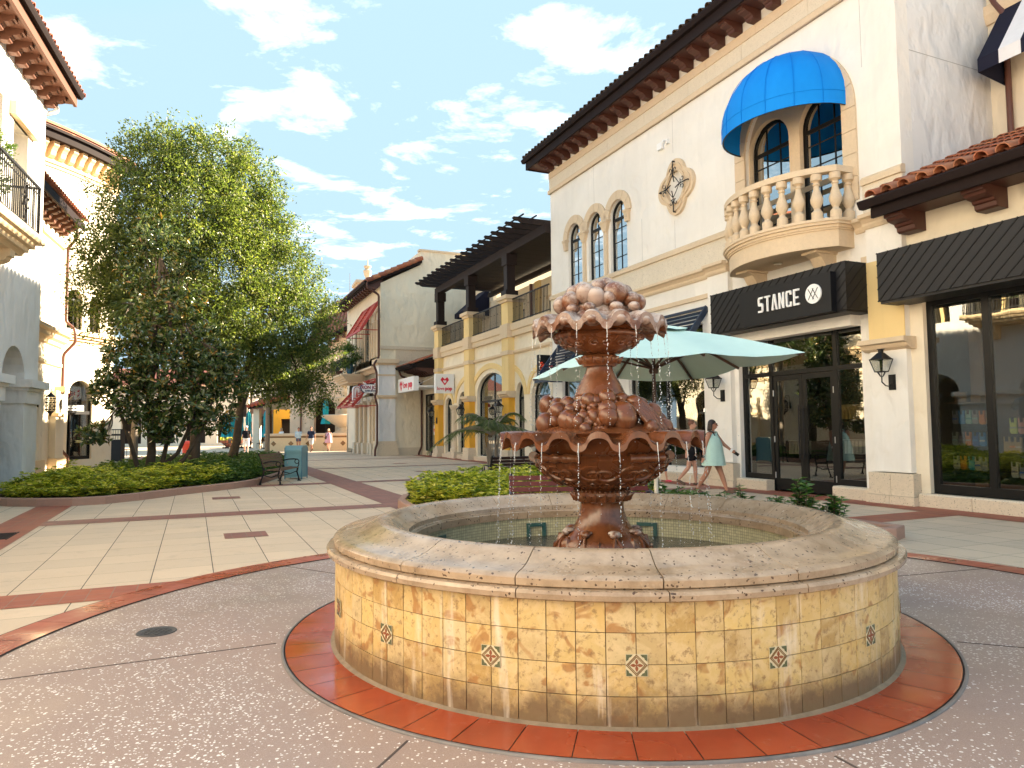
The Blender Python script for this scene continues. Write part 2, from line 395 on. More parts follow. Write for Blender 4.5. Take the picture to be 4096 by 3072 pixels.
def lantern(label, Mf, x, z, dproj=.3, s=1.0, y0=0):
    """four-sided coach lantern on a hooked arm; z = height of the plate's centre, y0 = wall face"""
    e = empty('wall_lantern', label, 'lantern', M=Mf @ Matrix.Translation((x, y0, z)) @ Matrix.Scale(s, 4), group='black coach lanterns on the walls')
    MB().box(-.07, .07, -.03, 0, -.15, .15).box(-.05, .05, -.045, -.03, -.12, .12).build('backplate', M['iron'], e)
    P = [(0, -.03, -.02), (0, -.10, -.08), (0, -.20, -.07), (0, -dproj, .0), (0, -dproj, .10)]
    MB().tube(P, .012, 8).build('arm', M['iron'], e, smooth=50)
    c = -dproj; b = MB(); zb, zt = .20, .44; a, t = .085, .145
    for sx in (-1, 1):
        for sy in (-1, 1): b.bar((sx*a, c+sy*a, zb), (sx*t, c+sy*t, zt), .016)
    for (h, q) in ((zb, a), (zt, t)):
        for k in range(4):
            p0 = [(-q, c-q, h), (q, c-q, h), (q, c+q, h), (-q, c+q, h)]; b.bar(p0[k], p0[(k+1) % 4], .018)
    b.box(-.012, .012, c-.012, c+.012, zb, zt-.02)
    for k in range(8):
        th = 2*pi*k/8; b.bar((cos(th)*.085, c+sin(th)*.085, zb-.0), (cos(th)*.02, c+sin(th)*.02, .1), .008)
    b.build('lantern_frame', M['iron'], e)
    r = MB(); r.add([(-t, c-t, zt), (t, c-t, zt), (t, c+t, zt), (-t, c+t, zt), (-.045, c-.045, .57), (.045, c-.045, .57), (.045, c+.045, .57), (-.045, c+.045, .57)], [(0, 1, 5, 4), (1, 2, 6, 5), (2, 3, 7, 6), (3, 0, 4, 7), (4, 5, 6, 7), (0, 3, 2, 1)])
    r.box(-.035, .035, c-.035, c+.035, .57, .63).box(-.05, .05, c-.05, c+.05, .63, .645)
    r.build('lantern_roof', M['iron'], e)
    g = MB(); q = .004
    g.add([(-a, c-a, zb), (a, c-a, zb), (a, c+a, zb), (-a, c+a, zb), (-t, c-t, zt), (t, c-t, zt), (t, c+t, zt), (-t, c+t, zt)], [(0, 1, 5, 4), (1, 2, 6, 5), (2, 3, 7, 6), (3, 0, 4, 7)])
    g.build('lantern_glass', M['lampglass'], e, fix=False)
    return e
M['jointgrey'] = plain('grey_wall_joint', (.42, .41, .40), .9, .1)  # flat grey of the wall's expansion joints
M['lampglass'] = glass('lantern_glass', refl=.25, trans=.8)

# ------------------------------------------------------------ the white shop building on the right
E1 = empty('shop_building', 'large white stucco shop building with dark eaves, blue domed awning and stone balcony', 'building', M=MS)
X0, X1 = -14.27, .79
HOLES = [arch(-12.85, -11.86, 6.66, 8.50), arch(-11.38, -10.40, 6.66, 8.51), arch(-9.93, -8.93, 6.66, 8.50),
         arch(-3.85+.35, -.19-.35, 5.9, 8.25, 20),
         rect(-3.97, -.30, .0, 3.86), rect(-9.0, -5.33, .42, 4.35), rect(-13.5, -9.6, .42, 4.35)]
MB().plate([rect(X0, X1, 0, 11.80)]+HOLES, 0, .35).build('wall', M['white'], E1)
b = MB(); b.box(X1-.02, X1+.0, .35, 3.2, 4.9, 11.8)
b.build('side_wall', M['whitetrowel'], E1)
MB().box(X0, X1-.03, 9, 9.3, 0, 11.5).box(X0, X0+.25, .35, 9, 0, 11.5).box(X1-.28, X1-.03, 3.2, 9, 0, 11.5).each('rear_wall', M['white'], E1)
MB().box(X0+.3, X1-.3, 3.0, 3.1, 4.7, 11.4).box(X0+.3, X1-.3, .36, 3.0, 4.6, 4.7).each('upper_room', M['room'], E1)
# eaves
XE = X0-.58
MB().box(XE, X1+.35, -.70, .4, 11.78, 11.86).build('soffit', M['bracketwood'], E1)
MB().box(XE-.05, X1+.35, -.76, -.70, 11.74, 12.06).box(XE-.05, XE, -.70, .6, 11.74, 12.06).each('fascia', M['fascia'], E1)
gutter(E1, XE-.16, X1+.35, -.90, 12.02, M['fascia'], .14)
x = -13.99
while x < X1:
    MB().px(corbel_prof(-.02, -.60, 11.78, .27), x-.12, x+.12).build('bracket', M['bracketwood'], E1); x += .652
MB().add([(XE, -.85, 12.16), (X1+.35, -.85, 12.16), (X1+.35, 4.6, 14.4), (XE, 4.6, 14.4), (XE, 9.3, 12.1), (X1+.35, 9.3, 12.1)], [(0, 1, 2, 3), (3, 2, 5, 4)]).build('roof_deck', M['fascia'], E1)
M['darktile'] = plain('weathered_dark_tile', (.07, .045, .032), .8, .2, var=.6, scale=3)
tile_roof('roof_tiles', E1, XE+.05, X1+.35, -.85, 12.18, 4.6, 14.45, .27, 3, M['darktile'])
# stone bands
band(E1, [(X0-.03, X1+.03)], [(-.03, 10.66), (-.03, 11.48), (.1, 11.48), (.1, 10.66)], M['travertine'], 'frieze', 2.3)
band(E1, [(X0-.06, X1+.05)], [(-.09, 10.66), (-.09, 10.80), (-.05, 10.84), (.05, 10.84), (.05, 10.66)], M['lime'], 'frieze_moulding', 1.6)
band(E1, [(X0-.03, X1+.03)], [(-.06, 11.26), (-.06, 11.50), (.05, 11.50), (.05, 11.26)], M['lime'], 'upper_moulding', 1.9)
segs = [(X0-.05, -3.95), (-.10, X1+.04)]
band(E1, segs, [(-.09, 6.48), (-.09, 6.60), (-.04, 6.655), (.05, 6.655), (.05, 6.48)], M['lime'], 'sill_moulding', 1.4)
band(E1, [(X0-.03, -3.95), (-.10, X1+.02)], [(-.035, 5.80), (-.035, 6.48), (.05, 6.48), (.05, 5.80)], M['travertine'], 'stone_course', 2.1)
cp = [(-.04, 5.52), (-.07, 5.58), (-.07, 5.63), (-.13, 5.70), (-.20, 5.73), (-.20, 5.80), (.05, 5.80), (.05, 5.52)]
band(E1, [(X0-.08, -4.9), (-4.1, -3.75), (-.3, 0)], cp, M['lime'], 'cornice', 1.5)
cp2 = [(y-.14, z) if y < 0 else (y, z) for y, z in cp]
band(E1, [(-4.9, -4.1), (0, .86)], cp2, M['lime'], 'cornice', 2)
band(E1, [(X0-.03, -4.95)], [(-.06, 5.0), (-.06, 5.12), (.05, 5.12), (.05, 5.0)], M['lime'], 'string_course', 1.6)
band(E1, [(-.15, .12)], [(-.1, 4.84), (-.1, 4.99), (.05, 4.99), (.05, 4.84)], M['lime'], 'string_course', 1.6)
# pilasters beside the entrance
for xa, xb in ((-4.92, -4.12), (0.02, .82)):
    MB().box(xa, xb, -.14, 0, .62, 5.53).build('pilaster', M['white'], E1)
    m = (xa+xb)/2
    MB().box(xa-.09, m-.004, -.22, .0, .17, .60).box(m+.004, xb+.09, -.22, .0, .17, .60).box(xa-.13, m-.004, -.27, .0, 0, .165).box(m+.004, xb+.13, -.27, 0, 0, .165).build('pilaster_base', M['coral'], E1)
    if xa > 0: MB().box(xa, xb+.0, -.16, -.141, 3.22, 4.83).build('ochre_panel', M['paleyellow'], E1)
    q = [(-.14, 3.0), (-.24, 3.05), (-.28, 3.12), (-.36, 3.14), (-.36, 3.23), (.0, 3.23), (.0, 3.0)]
    if xa > 0: MB().px(q, xa-.12, xb+.12).build('pilaster_cap', M['lime'], E1)
# base course
band(E1, ((-14.2, -5.05), (-4.0, -2.97), (-1.04, -.1), (.95, 8.0)), [(-.15, 0), (-.15, .22), (-.12, .25), (.1, .25), (.1, 0)], M['coral'], 'base_course', 1.0, .005)
# three arched windows upstairs
for i, (x0, x1) in enumerate(((-12.85, -11.86), (-11.38, -10.40), (-9.93, -8.93))):
    window(E1, x0, x1, 6.66, 8.5+(x1-x0)/2, .10, True, 2, (7.15, 7.65, 8.1), .06, 'skyglass', transom=8.42)
    arch_trim(E1, x0, x1, 8.5, .30, -.07, .02, M['lime'], n=6)
for xc in (-12.96, -11.62, -10.165, -8.82):
    b = MB()
    wv = .10 if xc in (-12.96, -8.82) else .23
    b.add([(xc-.09, -.10, 8.12), (xc+.09, -.10, 8.12), (xc+.09, .02, 8.12), (xc-.09, .02, 8.12), (xc-wv, -.14, 8.42), (xc+wv, -.14, 8.42), (xc+wv, .02, 8.42), (xc-wv, .02, 8.42)], [(0, 1, 5, 4), (1, 2, 6, 5), (2, 3, 7, 6), (3, 0, 4, 7), (4, 5, 6, 7), (0, 3, 2, 1)])
    b.box(xc-wv-.02, xc+wv+.02, -.16, .02, 8.42, 8.5)
    if wv > .2: b.box(xc-.09, xc+.09, -.06, .02, 6.66, 8.12)
    b.build('window_capital', M['lime'], E1)
# quatrefoil medallion with an iron scroll
def quatre(R0, R1, n=10, s=1):
    pts = []
    for q in range(4):
        a = q*pi/2
        c = (cos(a)*R0, sin(a)*R0)
        for k in range(n+1):
            t = a-1.15+2.3*k/n; pts.append((c[0]+R1*cos(t), c[1]+R1*sin(t)))
        am = a+pi/4; d = R0*1.06+R1*.42; pts.append((cos(am)*d, sin(am)*d))
    return pts
mc = (-6.27, 8.43); Q = [(mc[0]+x, mc[1]+z) for x, z in quatre(.42, .40)]
H = [(mc[0]+.40*cos(t*pi/12), mc[1]+.46*sin(t*pi/12)) for t in range(24)]
m = MB().plate([Q, H], -.09, .02).build('medallion', M['lime'], E1)
Q2 = [(mc[0]+x*.86, mc[1]+z*.86) for x, z in quatre(.42, .40)]; H2 = [(mc[0]+.47*cos(t*pi/12), mc[1]+.53*sin(t*pi/12)) for t in range(24)]
MB().plate([Q2, [(mc[0]+x*.80, mc[1]+z*.80) for x, z in quatre(.42, .40)]], -.125, -.088).plate([H2, H], -.125, -.088).build('medallion_moulding', M['lime'], m)
b = MB()
for q in range(4):
    a = q*pi/2+pi/4
    def P(r, t): return (mc[0]+r*cos(t), -.17, mc[1]+r*sin(t)*1.12)
    aa = q*pi/2
    b.tube([P(.12, aa-.5), P(.30, aa), P(.56, aa), P(.66, aa)], .016, 6); b.tube([P(.66, aa), (P(.66, aa)[0], -.08, P(.66, aa)[2])], .02, 6)
    for sg in (-1, 1):
        sp = [P(.34, aa)]
        for k in range(1, 12):
            t = k*.55; rr = .10*(1-k/14); cx, cz = P(.44, aa+sg*.26)[0], P(.44, aa+sg*.26)[2]
            sp.append((cx+rr*cos(aa*1+sg*(t+2.6)), -.17, cz+rr*sin(aa+sg*(t+2.6))))
        b.tube(sp, .011, 5)
    b.tube([P(.30, aa), P(.22, a), P(.30, aa+pi/2)], .012, 5)
b.build('iron_scroll', M['iron'], m, smooth=50)
# big arch with paired french windows
arch_trim(E1, -3.50, -.54, 8.25, .35, -.05, .02, M['lime'], 'arch_surround', 11, legs=2.0)
MB().plate([arch(-3.50, -.54, 5.85, 8.25, 20), arch(-3.46, -2.16, 5.9, 8.36), arch(-1.84, -.56, 5.9, 8.36)], .10, .22).build('arch_panel', M['lime'], E1)
for x0, x1 in ((-3.46, -2.16), (-1.84, -.56)):
    window(E1, x0, x1, 5.9, 8.36+(x1-x0)/2, .24, True, 3, (6.45, 6.95, 7.45, 7.95), .07, 'skyglass', transom=8.30)
# balcony
ux, hw = -2.02, 1.65
def plan(off, n=18):
    P = [(ux-hw-off, 0), (ux-hw-off, -.45)]
    a = hw; sag = .72
    Rr = (a*a+sag*sag)/(2*sag); cy = -.45-sag+Rr; th = math.asin(a/Rr); Ro = Rr+off
    arc = [(ux+Ro*sin(-th+2*th*k/n), cy-Ro*cos(-th+2*th*k/n)) for k in range(n+1)]
    arc = [(max(ux-hw-off, min(ux+hw+off, x)), y) for x, y in arc]
    return P[:1]+arc+[(ux+hw+off, 0)]
B = MB()
for z0, z1, o in ((5.26, 5.62, 0), (5.62, 5.66, .03), (5.66, 5.72, .06), (5.72, 5.78, .11), (5.78, 5.84, .14)):
    B.pz(plan(o), z0, z1)
bal = B.build('balcony', M['lime'], E1)
MB().loops([plan(.09), [(x, min(y, -.0)) for x, y in plan(-.12)]], lambda a, c: (a, c, 6.83), lambda a, c: (a, c, 6.96)).build('balcony_rail', M['lime'], bal)
pr = [(.115, 0), (.115, .17), (.10, .19), (.075, .21), (.06, .25), (.085, .30), (.125, .38), (.13, .46), (.10, .55), (.065, .66), (.055, .74), (.075, .76), (.075, .78), (.055, .80), (.085, .84), (.115, .85), (.115, .98)]
P = plan(-.02, 40)
def along(P, t):
    L = [0]
    for i in range(len(P)-1): L.append(L[-1]+hypot(P[i+1][0]-P[i][0], P[i+1][1]-P[i][1]))
    d = t*L[-1]
    for i in range(len(P)-1):
        if L[i+1] >= d: f = (d-L[i])/(L[i+1]-L[i]+1e-9); return (P[i][0]+(P[i+1][0]-P[i][0])*f, P[i][1]+(P[i+1][1]-P[i][1])*f)
    return P[-1]
NB = 13; first = None
for k in range(NB):
    x, y = along(P, (k+.28)/(NB-.44))
    if first is None: first = MB().lathe(pr, 16).build('baluster', M['lime'], bal, smooth=35, loc=(x, y, 5.84))
    else: c = first.copy(); col.objects.link(c); c.parent = bal; c.location = (x, y, 5.84)
for xc in (-3.05, -1.0):
    pts = [(0, 5.26), (-.62, 5.26), (-.62, 5.21), (-.55, 5.19), (-.45, 5.15), (-.36, 5.02), (-.28, 4.92), (-.16, 4.88), (0, 4.9)]
    MB().px(pts, xc-.16, xc+.16).box(xc-.2, xc+.2, -.64, 0, 5.215, 5.262).build('corbel', M['lime'], bal)
MB().lathe([(.1, 5.225), (.1, 5.262)], 12, (ux, -.5)).build('balcony_light', M['lampglass'], bal)
# blue domed awning
b = MB(); rw, pj, zb, zv, zt = 1.62, 1.42, 8.36, 8.66, 10.12; n, m = 22, 9; vs = []
rows = [(zb, 1.0)]+[(zv+(zt-zv)*sin(pi/2*j/m), cos(pi/2*j/m)) for j in range(m+1)]
for z, s in rows:
    for k in range(n+1):
        a = pi*k/n; sc_ = 1-.012*abs(sin(a*7)) if s < 1 else 1
        vs.append((ux-cos(a)*rw*max(s, .001)*sc_, -.02-sin(a)*pj*max(s, .001)*sc_-.0, z))
fs = [(j*(n+1)+k, j*(n+1)+k+1, (j+1)*(n+1)+k+1, (j+1)*(n+1)+k) for j in range(len(rows)-1) for k in range(n)]
b.add(vs, fs); aw = b.build('blue_awning', M['blue'], E1, smooth=60, fix=False)
t = []
for k in range(n+1): a = pi*k/n; t.append((ux-cos(a)*(rw-.02), -.02-sin(a)*(pj-.02), zb+.01))
MB().tube(t, .018, 6).build('awning_frame', M['iron'], aw, smooth=50)
b = MB()
for k in range(1, 8):
    a = pi*k/8; b.tube([(ux-cos(a)*(rw+.004)*s, -.024-sin(a)*(pj+.004)*s, z) for z, s in rows if s > .02], .007, 5)
b.tube([(ux-cos(pi*k/n)*(rw+.003), -.02-sin(pi*k/n)*(pj+.003), zv-.01) for k in range(n+1)], .006, 5)
b.build('awning_seams', plain('blue_seam', (.0, .20, .68), .8, .2), aw, smooth=50, fix=False)
for x_, z0_, z1_ in ((-10.95, 9.35, 10.64), (-6.45, 9.5, 10.64), (-6.45, 6.68, 7.5), (-.02, 9.0, 10.64), (-8.1, 6.68, 8.0)): MB().box(x_-.005, x_+.005, -.0015, .01, z0_, z1_).build('wall_joint', M['jointgrey'], E1)
MB().box(X1-.01, X1+.0025, .36, 2.9, 9.04, 9.055).build('wall_joint', M['jointgrey'], E1)
# charcoal canopies
def canopy(x0, x1, y, z0, z1, name='shop_canopy', step=.235):
    o = MB().box(x0, x1, y, -.0, z0, z1).build(name, M['blackmetal'], E1)
    b = MB(); x = x0-(z1-z0)
    while x < x1:
        a, c = (x, z0), (x+(z1-z0)*1.02, z1)
        t0 = max(0, (x0-a[0])/(c[0]-a[0])); t1 = min(1, (x1-a[0])/(c[0]-a[0]))
        if t1 > t0:
            p = lambda t: (a[0]+(c[0]-a[0])*t, y-.004, a[1]+(c[1]-a[1])*t)
            b.bar(p(t0), p(t1), .022, .018, up=(0, 1, 0))
        x += step
    d = z1-z0; yy = y+.1-d
    while yy < 0:
        t0 = max(0, (y-yy)/d); t1 = min(1, -yy/d)
        if t1 > t0: b.bar((x1+.003, yy+d*t0, z0+d*t0), (x1+.003, yy+d*t1, z0+d*t1), .014, .012, up=(1, 0, 0))
        yy += step
    b.build('cladding_seams', M['signblack'], o)
    MB().box(x0+.03, x1-.03, y+.03, .0, z0-.05, z0+.004).build('canopy_soffit', M['blackmetal'], o)
    return o
canopy(-4.08, .018, -.75, 3.87, 4.84)
canopy(.66, 8, -.65, 3.90, 4.84)
MB().box(-3.95, -.3, -.28, .02, 3.60, 3.82).each('door_header', M['white'], E1)
MB().box(.95, 8, -.28, .02, 3.86, 3.895).each('door_header', M['white'], E1)
sg = empty('shop_sign', 'long black sign board reading STANCE with a round white emblem over the shop doors', 'sign', M=MS)
MB().box(-2.88, -.22, -.90, -.755, 3.84, 4.66).build('sign_board', M['signblack'], sg)
M['signwhite'] = plain('sign_white', (.85, .85, .85), .5, .3, var=.03)
# squared letters cut from strokes
def letters_stance(parent, x0, z0, h, wd, gap, st, y):
    S = st; b = MB()
    def poly(ox, pts): b.plate([[(x0+ox+p[0]*wd, z0+p[1]*h) for p in pts]], y-.03, y)
    u = S/wd; v = S/h; o = 0; stp = wd+gap
    poly(0*stp, [(0, 0), (.8, 0), (1, .12), (1, .5), (.85, .6), (u, .62), (u, 1-v), (.85, 1-v), (1.05, 1), (.2, 1), (0, .88), (0, .5), (.15, .42), (1-u, .40), (1-u, v), (.0, v)])
    poly(1*stp, [(.5-u/2, 0), (.5+u/2, 0), (.5+u/2, 1-v), (1.02, 1-v), (1.02, 1), (-.02, 1), (-.02, 1-v), (.5-u/2, 1-v)])
    poly(2*stp, [(-.05, 0), (.30, 0), (.38, v), (.24, v), (.5, .80), (.80-.02, 0), (1.06, 0), (.66, 1), (.34, 1)])
    poly(3*stp, [(0, 0), (u, 0), (u, .68), (1-u*1.05, 0), (1, 0), (1, 1), (1-u, 1), (1-u, .34), (u*1.05, 1), (0, 1)])
    poly(4*stp, [(.18, 0), (.95, 0), (1, .1), (1, .3), (1-u, .3), (1-u, v), (u, v), (u, 1-v), (1-u, 1-v), (1-u, .74), (1, .74), (1, .9), (.9, 1), (.12, 1), (0, .9), (0, .12)])
    poly(5*stp, [(0, 0), (1, 0), (1.05, v), (u, v), (u, .42), (.85, .42), (.85, .42+v), (u, .42+v), (u, 1-v), (1, 1-v), (1.06, 1), (0, 1)])
    return b.build('lettering', M['signwhite'], parent)
letters_stance(sg, -2.24, 4.105, .35, .155, .055, .042, -.901)
em = MB().lathe([(.205, 0), (.205, .03)], 32).xf(Matrix.Translation((-.65, -.90, 4.27)) @ Matrix.Rotation(pi/2, 4, 'X')).build('emblem', M['signwhite'], sg)
b = MB()
for sx in (-1, 1):
    for o in (-.055, .055):
        c0 = (-.65+o, 4.27)
        a = (c0[0]-.115*sx*.62, c0[1]-.115); e_ = (c0[0]+.115*sx*.62, c0[1]+.115)
        b.bar((a[0], -.934, a[1]), (e_[0], -.934, e_[1]), .012, .006, up=(0, 1, 0))
b.build('emblem_lines', M['signblack'], em)
# entrance doors
def door_leaf(parent, x0, x1, z0, z1, y, hinge):
    o = MB().plate([rect(x0, x1, z0, z1), rect(x0+.10, x1-.10, z0+.28, z1-.12)], y, y+.05).build('door', M['frame'], parent)
    MB().box(x0+.10, x1-.10, y+.02, y+.028, z0+.28, z1-.12).build('pane', M['glass'], o, fix=False)
    hx = x1-.06 if hinge == 'l' else x0+.06
    MB().tube([(hx, y-.07, z0+.75), (hx, y-.07, z0+2.0)], .016, 8).tube([(hx, y-.07, z0+.85), (hx, y, z0+.85)], .012, 6).tube([(hx, y-.07, z0+1.9), (hx, y, z0+1.9)], .012, 6).build('door_handle', M['iron'], o)
    kx = x0+.012 if hinge == 'l' else x1-.012
    b = MB()
    for z in (z0+.35, z0+1.2, z0+2.3): b.tube([(kx, y-.012, z-.07), (kx, y-.012, z+.07)], .014, 6)
    b.each('hinge', M['steel'], o); return o
M['steel'] = plain('brushed_steel', (.5, .5, .5), .35, .5, metal=.9, var=.05)
yd = .12
MB().box(-3.97, -3.87, yd, yd+.1, 0, 3.82).box(-.40, -.30, yd, yd+.1, .2, 3.82).box(-3.06, -2.96, yd, yd+.1, 0, 3.82).box(-1.15, -1.05, yd, yd+.1, 0, 3.82).box(-3.87, -3.06, yd, yd+.1, .22, .38).box(-1.05, -.4, yd, yd+.1, .22, .38).box(-3.87, -.4, yd, yd+.1, 3.72, 3.82).box(-3.87, -.4, yd, yd+.1, 2.74, 2.84).build('shopfront_frame', M['frame'], E1)
b = MB()
for r in ((-3.87, -3.06, .38, 2.74), (-1.05, -.4, .38, 2.74), (-3.87, -3.06, 2.84, 3.72), (-2.96, -1.15, 2.84, 3.72), (-1.05, -.4, 2.84, 3.72)): b.box(r[0], r[1], yd+.045, yd+.053, r[2], r[3])
b.build('shopfront_panes', M['glass'], E1, fix=False)
door_leaf(E1, -2.955, -2.06, .02, 2.73, yd+.02, 'l'); door_leaf(E1, -2.05, -1.155, .02, 2.73, yd+.02, 'r')
# shop window behind the fountain
for x0, x1 in ((-9.0, -5.33), (-13.5, -9.6)):
    o = MB().plate([rect(x0, x1, .25, 4.35), rect(x0+.08, (x0+x1)/2-.04, .40, 3.4), rect((x0+x1)/2+.04, x1-.08, .40, 3.4), rect(x0+.08, x1-.08, 3.5, 4.27)], .12, .2).build('shop_window', M['frame'], E1)
    MB().box(x0+.05, x1-.05, .155, .163, .3, 4.3).build('pane', M['glass'], o, fix=False)
# interior rooms
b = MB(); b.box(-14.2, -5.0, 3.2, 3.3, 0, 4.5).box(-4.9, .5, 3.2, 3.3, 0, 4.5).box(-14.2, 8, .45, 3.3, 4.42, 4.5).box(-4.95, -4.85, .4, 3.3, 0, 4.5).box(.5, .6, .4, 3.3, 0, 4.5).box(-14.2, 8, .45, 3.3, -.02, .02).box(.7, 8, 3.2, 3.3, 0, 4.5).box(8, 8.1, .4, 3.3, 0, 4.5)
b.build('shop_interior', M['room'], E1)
# right bay
MB().plate([rect(X1, 8, 0, 5.57), rect(1.09, 6.5, .25, 3.88)], 0, .35).build('bay_wall', M['peach2'] if 'peach2' in M else M['cream'], E1)
o = MB().plate([rect(1.09, 6.5, .25, 3.88), rect(1.2, 2.13, .42, 3.78), rect(2.25, 3.3, .42, 3.78), rect(3.42, 4.6, .42, 3.78), rect(4.72, 6.4, .42, 3.78)], .10, .2).build('shop_window', M['frame'], E1)
MB().box(1.15, 6.45, .145, .153, .3, 3.85).build('pane', M['glass'], o, fix=False)
# set-back upper wall, tiled lean-to roof
MB().plate([rect(X1, 9, 5.0, 12), rect(1.62, 3.0, 7.3, 9.6)], 2.9, 3.2).build('setback_wall', M['peach3'] if 'peach3' in M else M['cream'], E1)
window(E1, 1.62, 3.0, 7.3, 9.6, 2.98, False, 3, (8.1, 8.9), .07, 'glass')
band(E1, [(X1, 9)], [(2.84, 10.1), (2.78, 10.3), (2.78, 10.5), (2.95, 10.5), (2.95, 10.1)], M['lime'], 'frieze_moulding', 2)
zf = lambda y: 5.72+.47*(y+.85)
MB().px([(-.75, 5.57), (-.75, zf(-.75)-.04), (2.9, zf(2.9)-.04), (2.9, 5.57)], X1, 8.5).build('leanto_roof', M['bracketwood'], E1)
MB().box(X1-.08, 8.5, -.82, -.751, 5.50, 5.74).build('fascia', M['fascia'], E1)
gutter(E1, X1-.22, 8.5, -1.0, 5.68, M['fascia'], .15)
tile_roof('roof_tiles', E1, X1+.06, 8.5, -.93, 5.86, 2.9, zf(2.9)+.04, .34, 12, r=.115)
for xx in (1.05, 2.55, 4.05, 5.5): MB().px(corbel_prof(-.0, -.66, 5.57, .36), xx-.19, xx+.19).build('bracket', M['bracketwood'], E1)
pipe(E1, [(.95, 2.82, 12), (.95, 2.82, 10.6), (1.22, 2.78, 10.1), (1.22, 2.78, 7.0)], .06)
# striped awning
b = MB(); y0 = 2.88
for i in range(6):
    xa = 1.14+i*.42; xb = xa+.42
    b.add([(xa, y0, 10.35), (xb, y0, 10.35), (xb, y0-.95, 9.0), (xa, y0-.95, 9.0), (xa, y0-.95, 8.72), (xb, y0-.95, 8.72)], [(0, 1, 2, 3), (3, 2, 5, 4)], i % 2)
b.add([(1.14, y0, 10.35), (1.14, y0-.95, 9.0), (1.14, y0-.95, 8.72), (1.14, y0, 8.60)], [(0, 1, 2, 3)], 0)
M['navycanvas'] = plain('navy_canvas', (.012, .013, .03), .8, .2); M['whitecanvas'] = plain('white_canvas', (.75, .75, .78), .8, .2)
b.build('striped_awning', [M['navycanvas'], M['whitecanvas']], E1, fix=False)
# louvred steel awning over the middle window
def louvre(x0, x1, zt, y1, z1, mat, name='louvred_awning', parent=E1, n=12, ybase=-.02, tie=True):
    b = MB(); zb = z1
    for k in range(3):
        x = x0+(x1-x0)*k/2; b.bar((x, ybase, zt), (x, y1, zb), .05, .16)
    b.bar((x0, ybase-.03, zt), (x1, ybase-.03, zt), .07, .07); b.bar((x0, y1, zb), (x1, y1, zb), .07, .12)
    for i in range(1, n):
        t = i/n; b.bar((x0, ybase+(y1-ybase)*t, zt+(zb-zt)*t), (x1, ybase+(y1-ybase)*t, zt+(zb-zt)*t), .03, .07, up=(0, -.4, 1))
    if tie:
        for x in (x0, (x0+x1)/2, x1): b.bar((x, ybase, zb+.02), (x, y1, zb), .03, .05)
    return b.build(name, mat, parent)
M['navysteel'] = plain('navy_steel', (.02, .035, .07), .45, .5)
louvre(-13.45, -9.55, 4.70, -1.15, 3.25, M['navysteel']); louvre(-9.0, -5.1, 4.75, -1.15, 3.25, M['navysteel'])
# socks and shelves in the right shop window
def sock(x, z, c, c2=None, y=.9, s=1.0, lab=''):
    e = MB(); h = .26*s; wd = .052*s
    pts = [(x-wd, z), (x+wd, z), (x+wd*.95, z-h*.55), (x+wd*1.25, z-h*.86), (x+wd*.9, z-h), (x-wd*.55, z-h), (x-wd*1.05, z-h*.85), (x-wd*.9, z-h*.5)]
    e.plate([pts], y-.02, y+.02)
    o = e.build('hanging_sock', c); o.matrix_world = MS
    tagc = MB().box(x-wd*.45, x+wd*.45, y-.026, y-.018, z-.075*s, z+.012).build('card', M['signblack'], o)
    if c2: MB().plate([[(x-wd*.95, z-h*.55), (x+wd*.95, z-h*.55), (x+wd*1.0, z-h*.66), (x-wd*.96, z-h*.66)]], y-.025, y-.021).build('stripe', c2, o)
    return o
def cl(name, c): return plain('cloth_'+name, c, .85, .1, var=.1)
SK = {n: cl(n, c) for n, c in dict(grey=(.30, .30, .31), blue=(.05, .25, .55), mint=(.30, .52, .45), orange=(.75, .24, .03), sage=(.36, .42, .33), purple=(.19, .16, .20), navy=(.03, .12, .42), white=(.6, .6, .58), tan=(.42, .28, .10), lime=(.55, .62, .15), pink=(.6, .3, .25), cream=(.5, .46, .34), teal=(.05, .33, .36)).items()}
SOCKS = [(1.02, 1.80, 'grey', 'navy'), (1.15, 1.80, 'blue', None), (1.28, 1.80, 'mint', 'teal'), (1.41, 1.80, 'grey', 'mint'), (1.54, 1.79, 'orange', None), (1.67, 1.79, 'tan', 'orange'),
         (1.00, 1.39, 'sage', 'mint'), (1.13, 1.39, 'purple', 'grey'), (1.26, 1.39, 'orange', 'cream'), (1.40, 1.385, 'navy', 'blue'), (1.53, 1.38, 'blue', 'white'),
         (1.00, .93, 'cream', 'purple'), (1.14, .93, 'orange', None), (1.30, .925, 'teal', None), (1.42, .92, 'cream', 'navy'), (1.54, .915, 'grey', 'cream'),
         (2.09, 1.64, 'lime', 'sage'), (2.24, 1.64, 'pink', 'purple'), (1.97, 1.30, 'tan', None), (2.07, 1.295, 'tan', 'orange'), (2.17, 1.29, 'tan', 'cream'), (2.08, .85, 'cream', 'purple'), (2.22, .84, 'grey', 'navy')]
rown = {1.80: 'top', 1.79: 'top', 1.39: 'middle', 1.385: 'middle', 1.38: 'middle', .93: 'bottom', .925: 'bottom', .92: 'bottom', .915: 'bottom'}
